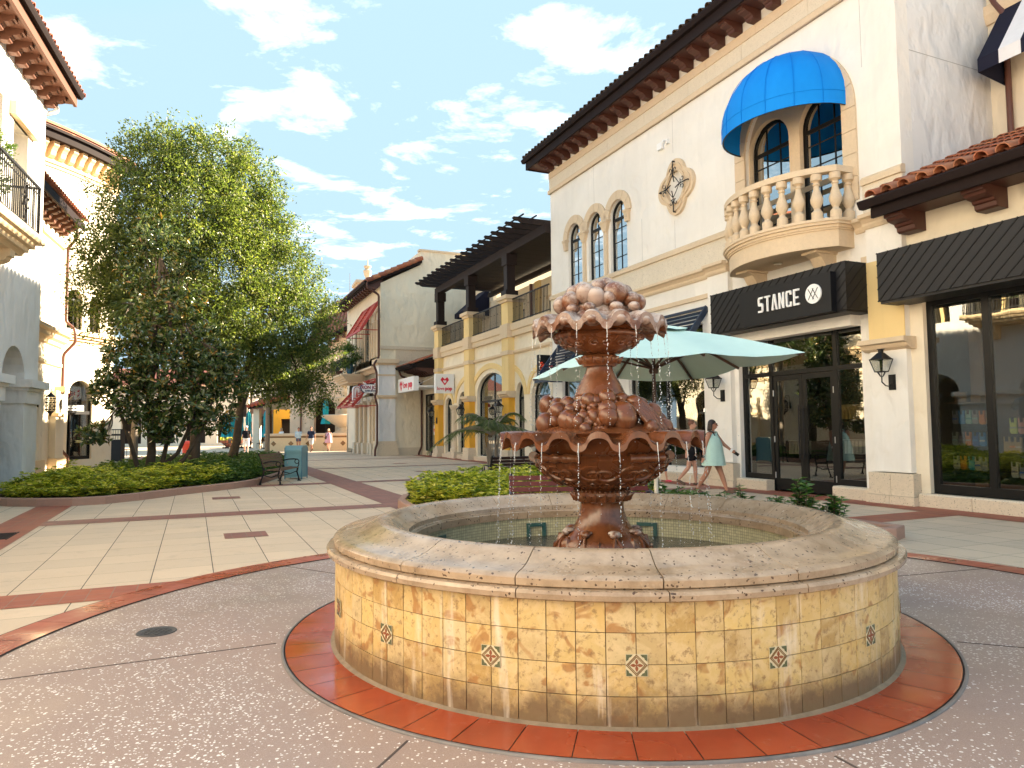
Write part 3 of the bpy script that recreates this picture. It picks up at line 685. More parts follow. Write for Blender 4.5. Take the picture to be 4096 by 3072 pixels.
for i, (x, z, a, c2) in enumerate(SOCKS):
    o = sock(x, z, SK[a], SK[c2] if c2 else None, s=1.0 if x < 1.9 else 1.1)
    pos = ['first', 'second', 'third', 'fourth', 'fifth', 'sixth']
    if x < 1.9:
        row = [q for q in SOCKS if q[0] < 1.9 and rown[q[1]] == rown[z]]; k = row.index((x, z, a, c2))
        lb = f'{a} sock with card tag, {pos[k]} from the left in the {rown[z]} row of the display'
    else:
        lb = {2.09: 'lime patterned sock on the upper rail behind the second pane', 2.24: 'pink patterned sock on the upper rail behind the second pane', 1.97: 'tan sock at the left of three tan socks behind the second pane', 2.07: 'tan sock in the middle of three tan socks behind the second pane', 2.17: 'tan sock at the right of three tan socks behind the second pane', 2.08: 'cream and dark patterned sock low behind the second pane', 2.22: 'grey patterned sock low behind the second pane'}[x]
    tag(o, lb, 'sock', 'socks hanging in the shop window')
def topm(o): o.matrix_world = MS; return o
o = topm(MB().box(.86, 1.55, .85, 1.15, 1.94, 1.965).build('display_shelf', M['roomwood'])); tag(o, 'wooden shelf board above the rows of socks in the window', 'shelf')
MB().tube([(.9, .98, 1.83), (1.75, .98, 1.83)], .012, 6).tube([(.9, .98, 1.42), (1.75, .98, 1.42)], .012, 6).tube([(.9, .98, .96), (1.75, .98, .96)], .012, 6).box(.9, 1.75, 1.0, 1.02, .5, 1.93).build('display_rails', M['iron'], o)
o = topm(MB().box(1.0, 1.24, .92, .95, 1.97, 2.16).box(1.01, 1.23, .915, .921, 1.98, 2.15).build('framed_card', M['roomwood'])); tag(o, 'small framed card standing on the wooden display shelf', 'framed card')
o = topm(MB().box(1.30, 1.50, .95, 1.1, 1.966, 2.07).build('storage_basket', M['roomwood'])); tag(o, 'small woven basket beside the framed card on the display shelf', 'basket')
b = MB().plate([[(1.95, 1.62), (2.25, 1.62), (2.25, 1.88), (2.33, 1.78), (2.40, 1.82), (2.30, 2.0), (2.17, 2.04), (2.03, 2.04), (1.90, 2.0), (1.82, 1.83), (1.89, 1.79), (1.95, 1.88)]], 1.3, 1.36)
o = topm(b.build('hanging_shirt', M['signblack'])); tag(o, 'black t-shirt hanging behind the second pane of the right window', 't-shirt')
MB().bar((1.9, 1.33, 2.09), (2.4, 1.33, 2.09), .02).build('hanger', M['roomwood'], o)
b = MB().box(1.15, 1.4, 1.2, 3.0, .02, 3.6).box(1.9, 2.9, 1.9, 2.0, .3, 2.3); o = topm(b.build('shop_partition', M['roomwood'])); tag(o, 'warm wood partition inside the shop at the right', 'partition')
# sock rails seen through the entrance
for (x, z, n, a, lb) in ((-3.55, 1.15, 7, 'cream', 'row of pale socks on a rail low behind the left door side'), (-1.85, 1.2, 8, 'white', 'row of white socks on a rail behind the right door'), (-1.9, 2.0, 8, 'tan', 'row of tan garments on a rail high behind the right door'), (-.85, 1.25, 4, 'grey', 'row of grey socks on a rail behind the narrow right pane'), (-.85, 2.1, 5, 'orange', 'row of orange socks high on a rail behind the narrow right pane')):
    b = MB(); b.tube([(x-.05, 1.2, z), (x+n*.1, 1.2, z)], .012, 6)
    for k in range(n): b.box(x+k*.1, x+k*.1+.07, 1.18, 1.23, z-.32, z-.02)
    o = topm(b.build('sock_rail', SK[a])); tag(o, lb, 'clothes rail', 'rails inside the shop')
lantern('black lantern on the pier between the two charcoal shop canopies', MS, .50, 2.37, .30, 1.0, -.14)
lantern('black lantern on the white pier left of the glass entrance doors', MS, -4.42, 2.33, .30, 1.0, -.14)
o = MB().box(-7.1, -6.85, -.1, .0, 9.78, 9.98).box(-6.72, -6.6, -.09, 0, 9.85, 9.97).box(-6.69, -6.63, -.2, -.09, 9.88, 9.94).build('flood_light', M['signwhite']); o.matrix_world = MS
tag(o, 'small pale floodlight box on the white wall left of the blue awning', 'floodlight')

# ------------------------------------------------------------ ochre-arched shop with pergola terrace
E2 = empty('arcade_shop_building', 'cream shop building with ochre pilasters and arches under a dark timber pergola', 'building', M=MS)
XA, XB = -28.25, -14.3
A3 = arch(-23.42, -19.25, .22, 3.05, 18, 1.22)
def segarch(x0, x1, z0, zs, h, n=16): return arch(x0, x1, z0, zs, n, h)
O1 = segarch(-27.35, -26.0, .22, 2.85, .62, 10)
O2 = [(-24.9, .22), (-23.95, .22), (-23.95, 3.6), (-24.3, 3.35), (-24.65, 3.05), (-24.9, 2.75)]
O3 = segarch(-22.35, -18.9, .22, 2.85, 1.4)
A = [segarch(-27.2, -26.05, .22, 2.75, .5, 10), segarch(-25.1, -23.6, .22, 2.6, .85, 12), segarch(-22.35, -18.72, .22, 3.15, .98, 18), segarch(-17.75, -16.9, .22, 2.7, .8, 10), segarch(-16.2, -14.45, .22, 2.7, .9, 10)]
MB().plate([rect(XA, XB, 0, 6.05)]+A, 0, .3).build('wall', M['cream2'] if 'cream2' in M else M['cream'], E2)
for i, a in enumerate(A):
    xs = [p[0] for p in a]; x0, x1 = min(xs), max(xs); zt = max(p[1] for p in a); zs = a[1+1][1]
    h = zt-zs; zs = a[2][1]
    inn = segarch(x0+.07, x1-.07, .29, zs, h-.07, len(a)-3)
    b = MB().plate([a, inn], .16, .24)
    nx = 2 if x1-x0 > 3 else 1
    if nx == 2: b.box((x0+x1)/2-.05, (x0+x1)/2+.05, .17, .235, .25, zt-.03)
    b.box(x0+.03, x1-.03, .168, .236, 2.78, 2.88); o = b.build('window', M['frame'], E2)
    MB().plate([inn], .195, .203).build('pane', M['glass'], o, fix=False)
# ochre arch mouldings
def ocharch(x0, x1, zs, h, wd=.22, n=20, a0=0, a1=pi):
    b = MB(); cx = (x0+x1)/2; r = (x1-x0)/2
    P = [(cx+r*cos(a0+(a1-a0)*k/n), zs+h*sin(a0+(a1-a0)*k/n)) for k in range(n+1)]
    Q = [(cx+(r+wd)*cos(a1+(a0-a1)*k/n), zs+(h+wd)*sin(a1+(a0-a1)*k/n)) for k in range(n+1)]
    return b.plate([P+Q], -.05, .01).build('arch_moulding', M['paleyellow'], E2)
ocharch(-27.35, -25.95, 2.85, .55, .2); ocharch(-25.35, -21.4, 2.9, 1.15, .24, 20, pi*.53, pi)
ocharch(-22.9, -18.45, 3.05, 1.28, .26); ocharch(-20.3, -16.85, 2.95, 1.2, .24, 20, 0, pi*.47); ocharch(-16.35, -14.2, 2.95, .95, .22, 20, pi*.3, pi)
PIL = [(-28.2, -27.5), (-23.37, -22.65), (-18.57, -17.85)]
for xa, xb in PIL:
    MB().box(xa, xb, -.30, 0, .60, 2.86).build('pilaster', M['yellow'], E2)
    MB().box(xa, xb, -.30, 0, 3.14, 7.02).build('pilaster_shaft', M['paleyellow'], E2)
    q = [(-.30, 2.86), (-.36, 2.9), (-.40, 2.98), (-.48, 3.02), (-.48, 3.14), (0, 3.14), (0, 2.86)]
    MB().px(q, xa-.14, xb+.14).build('pilaster_cap', M['lime'], E2)
    MB().box(xa-.06, xb+.06, -.38, 0, .2, .6).box(xa-.12, xb+.12, -.43, 0, 0, .2).build('pilaster_base', M['coral'], E2)
    MB().box(xa-.05, xb+.05, -.36, 0.3, 5.46, 6.06).build('pedestal_course', M['lime'], E2)
    MB().box(xa-.16, xb+.16, -.46, .5, 7.14, 7.30).box(xa-.08, xb+.08, -.38, .45, 7.02, 7.14).build('pedestal_cap', M['lime'], E2)
    MB().box(xa, xb, 0, .42, 6.05, 7.02).build('pedestal', M['paleyellow'], E2)
    MB().box(xa-.04, xb+.04, -.34, 0, 4.72, 4.90).build('pilaster_band', M['lime'], E2)
gaps = [(-27.5, -23.37), (-22.65, -18.57), (-17.85, XB)]
band(E2, gaps, [(-.15, 5.5), (-.15, 5.72), (-.20, 5.76), (-.20, 6.05), (.32, 6.05), (.32, 5.5)], M['lime'], 'terrace_course', 1.4)
band(E2, gaps, [(-.06, 4.74), (-.10, 4.80), (-.10, 4.88), (.02, 4.88), (.02, 4.74)], M['lime'], 'string_course', 1.5)
band(E2, [(-27.4, -24.35), (-24.1, -23.5), (-22.5, -18.7), (-17.7, -14.4)], [(-.15, 0), (-.15, .2), (.1, .2), (.1, 0)], M['coral'], 'base_course', 1)
MB().box(-26.0, -25.1, -.12, .3, .62, .63).lathe([(.30, 0), (.30, .3), (.24, .34), (.24, .5), (.19, .56), (.17, 2.4), (.20, 2.45), (.17, 2.5), (.26, 2.66), (.28, 2.7), (.28, 2.78), (0, 2.78)], 20, (-25.5, -.05)).build('column', M['coral'], E2, smooth=35)
MB().box(-26.05, -24.95, -.3, .25, 0, .33).build('column_base', M['coral'], E2)
# terrace floor and recessed upper wall
MB().box(XA, XB, .3, 3.6, 5.5, 5.7).build('terrace_floor', M['cream'], E2)
MB().plate([rect(-31.3, XB, 5.6, 9.05), rect(-21.2, -19.7, 5.8, 7.95), rect(-17.6, -14.7, 5.8, 7.95), rect(-25.6, -24.0, 5.8, 7.9)], 3.4, 3.6).build('upper_wall', M['cream'], E2)
window(E2, -21.2, -19.7, 5.8, 7.95, 3.45, False, 3, (6.4, 7.0, 7.5)); window(E2, -17.6, -16.25, 5.8, 7.95, 3.45, False, 3, (6.4, 7.0, 7.5)); window(E2, -16.05, -14.7, 5.8, 7.95, 3.45, False, 3, (6.4, 7.0, 7.5)); window(E2, -25.6, -24.0, 5.8, 7.9, 3.45, False, 2, (6.6, 7.3))
MB().box(-21.35, -19.55, 3.36, 3.42, 7.95, 8.12).box(-17.75, -14.6, 3.36, 3.42, 7.95, 8.12).each('lintel', M['lime'], E2)
MB().box(-22.6, -22.0, 3.3, 3.4, 5.7, 9.05).box(-18.6, -18.1, 3.3, 3.4, 5.7, 9.05).each('upper_pilaster', M['paleyellow'], E2)
MB().box(-31.3, XB, 3.5, 9, 0, 5.6).build('rear_block', M['cream'], E2)
MB().box(XA, XB, 3.5, 9, 5.6, 9.05).build('rear_upper', M['cream'], E2)
MB().box(-31.3, -28.3, 3.38, 3.6, 9.05, 10.5).box(-31.3, -28.2, 3.25, 3.38, 10.2, 10.5).each('upper_wall_block', M['cream'], E2)
b = MB().add([(-30.7, 3.36, 9.9), (-28.9, 3.36, 9.9), (-28.9, 1.8, 8.5), (-30.7, 1.8, 8.5), (-28.9, 1.8, 8.22), (-30.7, 1.8, 8.22), (-28.9, 3.36, 8.22), (-30.7, 3.36, 8.22)], [(0, 1, 2, 3), (3, 2, 4, 5), (1, 6, 4, 2), (0, 3, 5, 7)])
b.build('black_awning', M['navycanvas'], E2, fix=False)
MB().tube([(-22.9, 3.25, 5.7), (-22.9, 3.25, 9)], .09, 8).build('downspout', M['copper'], E2)
# terrace railings between the pedestals
for gi, (xa, xb) in enumerate(gaps):
    b = MB(); n = int((xb-xa)/.125); b.box(xa, xb, -.12, -.07, 7.10, 7.15); b.box(xa, xb, -.115, -.075, 6.12, 6.15)
    for i in range(1, n):
        x = xa+(xb-xa)*i/n; wd = .009 if i % 6 else .022; b.box(x-wd, x+wd, -.105, -.085, 6.05, 7.12)
        if i % 3 == 1: b.ball((x, -.095, 6.72), (.022, .022, .045), 6, 4)
        if i % 2 and i % 6: b.ball((x, -.095, 6.32), (.03, .012, .07), 6, 4)
    b.build('railing', M['iron'], E2)
# pergola
pg = MB().box(-28.0, XB, -.22, .12, 9.16, 9.52).box(-28.0, XB, 2.9, 3.1, 9.16, 9.4).build('pergola', M['pergola'], E2)
MB().px([(-.22, 9.16), (.12, 9.16), (.12, 9.5), (-.22, 9.5)], -28.35, -28.0).build('beam_end', M['pergola'], pg)
for xa, xb in PIL:
    c = (xa+xb)/2
    MB().box(c-.19, c+.19, -.24, .14, 7.5, 8.7).box(c-.29, c+.29, -.34, .24, 7.30, 7.55).box(c-.28, c+.28, -.30, .20, 8.68, 9.16).build('post', M['pergola'], pg)
xx = -28.1; proto = None; i = 0
while xx < XB:
    if proto is None:
        pts = [(3.5, 0), (3.5, .23), (-1.42, .23), (-1.45, .17), (-1.38, .12), (-1.3, .08), (-1.2, .09), (-1.1, .03), (-1.02, 0)]
        proto = MB().px(pts, -.055, .055).build('rafter', M['pergola'], pg, loc=(xx, 0, 9.525))
    else: c = proto.copy(); col.objects.link(c); c.parent = pg; c.location = (xx, 0, 9.525)
    xx += .745; i += 1
b = MB()
for yy in (-1.15, -.6, .5, 1.1, 1.7, 2.3): b.box(-28.2, XB, yy-.03, yy+.03, 9.76, 9.80)
b.build('purlins', M['pergola'], pg)
MB().box(-27.8, XB, .14, 3.4, 9.53, 9.55).build('pergola_ceiling', M['pergola'], pg)
for (xa, xb), lb in zip(PIL, ('black lantern on the ochre pilaster beside the shop door at the far end', 'black lantern on the middle ochre pilaster left of the tall arched window', 'black lantern on the ochre pilaster right of the tall arched window')):
    lantern(lb, MS, (xa+xb)/2+.1, 2.0, .32, 1.15, -.30)
# door bay beside the side wall
MB().plate([rect(-31.35, -28.2, 0, 4.9), rect(-31.2, -28.35, .0, 3.6)], .0, .25).build('door_bay_wall', M['cream'], E2)
b = MB().plate([rect(-31.2, -28.35, 0, 3.6), rect(-31.1, -30.2, .3, 2.85), rect(-30.1, -28.45, .05, 2.85), rect(-31.1, -30.2, 2.95, 3.5), rect(-30.1, -28.45, 2.95, 3.5)], .12, .2); b.box(-29.33, -29.22, .11, .2, .05, 2.85).box(-30.1, -28.45, .13, .19, .05, .35)
o = b.build('shop_door', M['frame'], E2); MB().box(-31.1, -28.45, .155, .163, .2, 3.5).build('pane', M['glass'], o, fix=False)
MB().box(-31.2, -30.15, -.1, .1, 0, .25).build('base_course', M['coral'], E2)
MB().box(XA-3, XB, 1.6, 1.7, 0, 4.6).build('shop_interior', M['room'], E2)
# tiled hood over the door bay with carved brackets
MB().px([(-1.55, 4.98), (-1.55, 5.10), (0, 5.72), (0, 4.98)], -31.3, -28.3).build('door_hood', M['fascia'], E2)
gutter(E2, -31.3, -28.3, -1.72, 5.05, M['fascia'], .14)
tile_roof('roof_tiles', E2, -31.2, -28.4, -1.62, 5.17, 0, 5.80, .25, 4)
for i in range(7): MB().px(corbel_prof(0, -1.3, 4.98, .34), -31.0+i*.42, -30.86+i*.42).build('bracket', M['bracketwood'], E2)
MX = Matrix(((0, 0, 1, 0), (1, 0, 0, 0), (0, 1, 0, 0), (0, 0, 0, 1)))   # lettering on a blade sign, facing +X of the facade frame
M['signpanel'] = plain('sign_panel_white', (.82, .83, .84), .45, .4, var=.02)
M['red'] = plain('sign_red', (.62, .02, .05), .5, .4, var=.03)
M['redsteel'] = plain('red_steel', (.42, .05, .04), .5, .4)
M['orange'] = plain('sign_orange', (.85, .08, .03), .5, .4, var=.03)
def heart(b, cx, cz, s, fn):
    """faceted heart with a heart-shaped hole"""
    o = [(-.5, .55), (-.30, .95), (0, .62), (.30, .95), (.5, .55), (0, -.05)]
    o = [(-.58, .62), (-.34, 1.0), (0, .70), (.34, 1.0), (.58, .62), (0, -.1)]
    h = [(-.24, .46), (-.2, .56), (-.1, .6), (0, .5), (.1, .6), (.2, .56), (.24, .46), (.2, .36), (0, .15), (-.2, .36)]
    L = [[(cx+x*s, cz+z*s) for x, z in o], [(cx+x*s, cz+z*s) for x, z in h]]
    b.loops(L, *fn)
# square blade sign
e = empty('shop_sign', 'square white blade sign with a red heart over the word lovepop', 'sign', M=MS)
u = -25.7
MB().box(u-.12, u+.12, -1.08, -.06, 3.42, 4.44).box(u-.03, u+.03, -.06, 0, 4.2, 4.3).box(u-.03, u+.03, -.06, 0, 3.6, 3.7).build('sign_board', M['signpanel'], e)
b = MB(); heart(b, -.57, 3.87, .40, (lambda a, c: (u+.135, a, c), lambda a, c: (u+.12, a, c))); b.build('heart_emblem', M['red'], e)
text_mesh('love', .25, .006, 'lettering', M['red'], e, put(u+.128, -.80, 3.66, MX), sx=.95, bold=.003); text_mesh('pop', .25, .006, 'lettering', M['red'], e, put(u+.128, -.36, 3.66, MX), sx=1.0, bold=.012)
# long sign along the canopy
e = empty('shop_sign', 'long white box sign with a red heart and the word lovepop over the glass door', 'sign', M=MS)
MB().box(-31.1, -27.9, -1.60, -1.30, 3.68, 4.47).build('sign_board', M['signpanel'], e)
b = MB(); heart(b, -30.45, 3.82, .52, (lambda a, c: (a, -1.615, c), lambda a, c: (a, -1.60, c))); b.build('heart_emblem', M['red'], e)
text_mesh('love', .52, .006, 'lettering', M['red'], e, put(-29.55, -1.607, 4.06), sx=.95, bold=.006); text_mesh('pop', .52, .006, 'lettering', M['red'], e, put(-28.55, -1.607, 4.06), sx=.95, bold=.022)
b = MB().box(-31.1, -28.3, -1.3, 0, 3.88, 4.0)
for x in (-30.6, -28.8): b.bar((x, -1.2, 4.0), (x, 0, 4.6), .03)
b.build('canopy_bracket', M['signpanel'], e)
e = tag(MB().box(-29.62, -29.40, .105, .112, 1.2, 1.75).build('door_poster', M['signpanel']), 'small white poster with a red heart on the shop door', 'poster'); e.matrix_world = MS
b = MB(); heart(b, -29.51, 1.38, .2, (lambda a, c: (a, .095, c), lambda a, c: (a, .105, c))); b.build('heart_emblem', M['red'], e)
# dark blade sign
e = empty('shop_sign', 'dark blade sign with orange two-line lettering behind the parasol', 'sign', M=MS)
u = -14.1
MB().box(u-.08, u+.08, -.72, -.02, 3.45, 4.32).build('sign_board', M['signblack'], e)
for t, z in (('Super', 3.93), ('Dry', 3.68)): text_mesh(t, .27, .006, 'lettering', M['orange'], e, put(u+.086, -.66, z, MX), sx=.9, bold=.008, align='LEFT')
# ------------------------------------------------------------ surf shop building (projecting block)
E3 = empty('surf_shop_building', 'projecting shop block with a blank trowelled side wall and red steel awnings', 'building', M=MS)
U = -31.4; UF = -41.5
MB().px([(-2.6, 0), (-2.6, 10.25), (-.13, 11.55), (-.13, 12.40), (12, 12.40), (12, 0)], U-.3, U).build('side_wall', M['creamtrowel'], E3)
MB().box(U-.36, U+.07, -.22, 12, 12.40, 12.52).build('coping', M['lime'], E3)
MB().box(U, U+.06, -2.66, 9, 6.30, 6.5).box(U, U+.02, -1.7, 9, 5.57, 6.30).build('side_course', M['coral'], E3)
MB().box(U-.02, U+.03, -1.75, -.0, 0, .45).build('side_base', M['coral'], E3)
# corner pier
MB().box(U-.75, U+.10, -2.72, -1.72, .0, 5.45).build('corner_pier', M['whitetrowel'], E3)
for z0, z1, o, nm in ((0, .85, .10, 'pier_base'), (0, .35, .15, 'pier_base'), (3.35, 3.45, .06, 'pier_cap'), (3.45, 3.56, .12, 'pier_cap'), (5.35, 5.45, .06, 'pier_cap'), (5.45, 5.7, .18, 'pier_cap'), (4.7, 4.8, .04, 'pier_band')):
    MB().box(U-.75-o, U+.10+o, -2.72-o, -1.72+o, z0, z1).build(nm, M['coral'] if 'base' in nm else M['lime'], E3)
# street front
wins = []
for xc in (-32.0, -33.35, -35.9, -37.2, -39.4): wins += [segarch(xc-.46, xc-.06, 5.95, 8.1, .55, 8), segarch(xc+.06, xc+.46, 5.95, 8.1, .55, 8)]
gl = [rect(-33.2, -32.3, .25, 3.6), rect(-34.9, -33.7, .05, 3.6), rect(-36.2, -35.3, .25, 3.6), rect(-37.5, -36.6, .25, 3.6), rect(-41.0, -38.0, .25, 3.6)]
MB().plate([rect(UF, U-.3, 0, 10.3)]+wins+gl, -2.6, -2.3).build('front_wall', M['peachy'] if 'peachy' in M else M['paleyellow2'] if 'paleyellow2' in M else M['cream'], E3)
b = MB(); g = MB()
for w_ in wins:
    xs = [p[0] for p in w_]; x0, x1 = min(xs), max(xs); inn = segarch(x0+.04, x1-.04, 5.99, 8.1, .5, 8)
    b.plate([w_, inn], -2.48, -2.42); g.plate([inn], -2.45, -2.445)
    b.box(x0, x1, -2.47, -2.43, 6.6, 6.64).box(x0, x1, -2.47, -2.43, 7.3, 7.34)
b.build('lancet_windows', M['frame'], E3); g.build('window_panes', M['glass'], E3, fix=False)
b = MB(); g = MB()
for w_ in gl:
    x0, x1 = w_[0][0], w_[1][0]; b.plate([w_, rect(x0+.08, x1-.08, w_[0][1]+.1, 2.6), rect(x0+.08, x1-.08, 2.7, 3.5)], -2.5, -2.42); g.box(x0+.05, x1-.05, -2.46, -2.455, .2, 3.55)
b.build('shopfront_frames', M['frame'], E3); g.build('shopfront_panes', M['glass'], E3, fix=False)
MB().box(UF, U-.8, -1.0, -.9, 0, 5).box(UF, U-.4, -2.2, -.9, 5.6, 5.7).box(UF, U-.4, -1.0, -.9, 5.6, 10).each('interior', M['room'], E3)
for xc in (-32.75+.0, -33.45, -35.1, -36.4, -37.75):
    MB().box(xc-.16, xc+.16, -2.78, -2.6, .7, 3.2).build('slim_pilaster', M['lime'], E3)
    MB().box(xc-.26, xc+.26, -2.9, -2.6, 0, .7).box(xc-.25, xc+.25, -2.9, -2.6, 3.2, 3.36).each('pilaster_stonework', M['coral'], E3)
for xc in (-32.0, -33.35, -35.9, -37.2):
    for s in (-.52, 0, .52): MB().tube([(xc+s, -2.64, 5.9), (xc+s, -2.64, 8.1)], .05, 8).each('colonnette', M['lime'], E3, smooth=40)
    arch_trim(E3, xc-.52, xc+.52, 8.15, .16, -2.68, -2.58, M['lime'], n=5)
cp3 = [(-2.64, 5.0), (-2.72, 5.1), (-2.8, 5.18), (-2.95, 5.24), (-2.95, 5.36), (-2.5, 5.36), (-2.5, 5.0)]
band(E3, [(UF, U-.9)], cp3, M['lime'], 'cornice', 1.5)
# eave with carved rafters, side rake with tiles
MB().add([(UF, -3.45, 10.22), (U+.25, -3.45, 10.22), (U+.25, -.1, 11.85), (UF, -.1, 11.85), (UF, -3.45, 10.05), (U+.25, -3.45, 10.05), (U+.25, -.1, 11.62), (UF, -.1, 11.62)], [(0, 1, 2, 3), (4, 5, 6, 7), (0, 1, 5, 4), (1, 2, 6, 5), (0, 3, 7, 4), (3, 2, 6, 7)]).build('roof_deck', M['fascia'], E3)
gutter(E3, UF, U+.2, -3.60, 10.12, M['fascia'], .16)
for i in range(16):
    x = U-.1-i*.62; pts = [(-2.5, 10.2), (-2.5, 10.48), (-3.4, 10.05), (-3.4, 9.92), (-3.25, 9.86), (-3.1, 9.92), (-2.95, 9.86), (-2.75, 9.94)]
    MB().px(pts, x-.09, x+.09).build('rafter_tail', M['bracketwood'], E3)
b = MB(); L = hypot(3.35, 1.63); nT = 9
for i in range(nT):
    t0, t1 = i/nT-.01, (i+1)/nT+.01; a = (U+.22, -3.45+3.35*t0, 10.28+1.63*t0+.05); c = (U+.22, -3.45+3.35*t1, 10.28+1.63*t1+.0)
    b.tube([a, c], [.15, .13], 10)
b.build('rake_tiles', M['tile'], E3, smooth=40, fix=False)
tile_roof('roof_tiles', E3, UF, U, -3.5, 10.30, -.1, 11.95, .3, 8)
MB().box(UF, U-.3, -.15, .2, 10, 12.4).box(UF, U, 9, 9.3, 0, 12).box(UF, UF+.2, -2.3, 9, 0, 11).each('rear_wall', M['cream'], E3)
pipe(E3, [(U+.22, -3.45, 10.2), (U+.22, -3.45, 9.9), (U+.18, -2.75, 9.5), (U+.18, -2.75, 5.75), (U+.26, -3.0, 5.45), (U+.26, -3.05, 5.3), (U+.24, -2.88, 4.9), (U+.24, -2.88, 3.7), (U+.27, -3.0, 3.5), (U+.27, -2.92, 3.2), (U+.24, -2.85, 3.0), (U+.24, -2.85, .7), (U+.27, -2.98, .35), (U+.27, -2.98, 0)], .065, 'bracketwood')
pipe(E3, [(U+.12, -1.5, 5.0), (U+.12, -1.4, 4.7), (U+.12, -.25, 4.35), (U+.12, -.12, 4.2), (U+.12, -.12, .5), (U+.12, -.3, .1), (U+.12, -.3, 0)], .06, 'bracketwood')
louvre(-36.6, -31.9, 4.6, -4.15, 2.95, M['redsteel'], 'red_awning', E3, 10, -2.62)
louvre(-36.0, -31.7, 9.2, -3.7, 7.45, M['redsteel'], 'red_awning', E3, 10, -2.62)
# flower balcony
b = MB()
for z0, z1, o in ((4.55, 4.7, -.45), (4.7, 4.82, -.3), (4.82, 4.92, -.18), (4.92, 5.0, -.1), (5.0, 5.12, 0)): b.box(-39.2-o*.5-.0, -35.6+o*.5, -4.1-o, -2.6, z0, z1)
bo = b.build('balcony', M['lime'], E3)
b = MB(); n = 16
for i in range(n+1): x = -39.1+3.4*i/n; b.tube([(x, -4.0, 5.12), (x, -4.28, 5.35), (x, -4.1, 5.8), (x, -4.0, 6.1)], .014, 5)
for i in range(6): y = -4.0+1.35*i/5; b.tube([(-35.7, y, 5.12), (-35.5, y, 5.35), (-35.65, y, 5.8), (-35.7, y, 6.1)], .014, 5)
b.tube([(-39.1, -4.0, 6.1), (-35.7, -4.0, 6.1), (-35.7, -2.6, 6.1)], .025, 6); b.build('balcony_railing', M['iron'], bo)
# badge sign with crossed boards
e = empty('shop_sign', 'badge-shaped blade sign reading RON JON SURF SHOP over two crossed white boards', 'sign', M=MS)
u = -31.75; c = (-3.13, 3.93)
M['navy'] = plain('sign_navy', (.02, .03, .10), .5, .4, var=.03); M['maroon'] = plain('sign_maroon', (.28, .01, .05), .5, .4, var=.03)
def badge(s): return [(c[0]+x*s, c[1]+z*s) for x, z in ((-.60, .08), (-.55, .24), (-.30, .27), (0, .30), (.30, .27), (.55, .24), (.60, .08), (.52, -.10), (.38, -.22), (0, -.26), (-.38, -.22), (-.52, -.10))]
b = MB()
for s in (-1, 1):
    L_ = [(-.62, 0), (-.45, .06), (0, .095), (.45, .06), (.62, 0), (.45, -.06), (0, -.095), (-.45, -.06)]
    th = s*R(44); b.loops([[(c[0]+x*cos(th)-z*sin(th), c[1]+x*sin(th)+z*cos(th)) for x, z in L_]], lambda a, d: (u-.02, a, d), lambda a, d: (u+.05, a, d))
b.build('crossed_boards', M['signpanel'], e)
MB().loops([badge(1.0)], lambda a, d: (u-.05, a, d), lambda a, d: (u+.10, a, d)).build('sign_board', M['navy'], e)
MB().loops([badge(.93)], lambda a, d: (u+.09, a, d), lambda a, d: (u+.11, a, d)).build('sign_face', M['signpanel'], e)
text_mesh('RON JON', .27, .008, 'lettering', M['maroon'], e, put(u+.12, c[0], c[1]+.09, MX), sx=.92, bold=.008)
text_mesh('SURF SHOP', .135, .008, 'lettering', M['navy'], e, put(u+.12, c[0], c[1]-.11, MX), sx=.95, bold=.004)
MB().bar((u, -2.7, 4.25), (u, -3.4, 4.25), .04).build('sign_bracket', M['iron'], e)
# tall oblong sign further along
e = empty('shop_sign', 'tall rounded white blade sign with a red emblem in front of the red awning', 'sign', M=MS)
u = -34.0; b = MB()
def rr(y0, y1, z0, z1, r, n=5):
    P = []
    for cx, cz, a0 in ((y1-r, z1-r, 0), (y0+r, z1-r, pi/2), (y0+r, z0+r, pi), (y1-r, z0+r, 3*pi/2)): P += [(cx+r*cos(a0+pi/2*k/n), cz+r*sin(a0+pi/2*k/n)) for k in range(n+1)]
    return P
MB().loops([rr(-3.72, -3.22, 3.08, 4.25, .24)], lambda a, d: (u-.14, a, d), lambda a, d: (u+.14, a, d)).build('sign_board', M['signpanel'], e)
MB().loops([rr(-3.67, -3.27, 3.14, 4.19, .2), rr(-3.64, -3.30, 3.17, 4.16, .17)], lambda a, d: (u+.14, a, d), lambda a, d: (u+.16, a, d)).loops([[(-3.55, 3.55), (-3.40, 3.55), (-3.47, 4.05)]], lambda a, d: (u+.14, a, d), lambda a, d: (u+.16, a, d)).loops([rect(-3.56, -3.38, 3.28, 3.45)], lambda a, d: (u+.14, a, d), lambda a, d: (u+.16, a, d)).build('emblem', M['redsteel'], e)
MB().bar((u, -2.7, 4.0), (u, -3.3, 4.0), .05).build('sign_bracket', M['iron'], e)

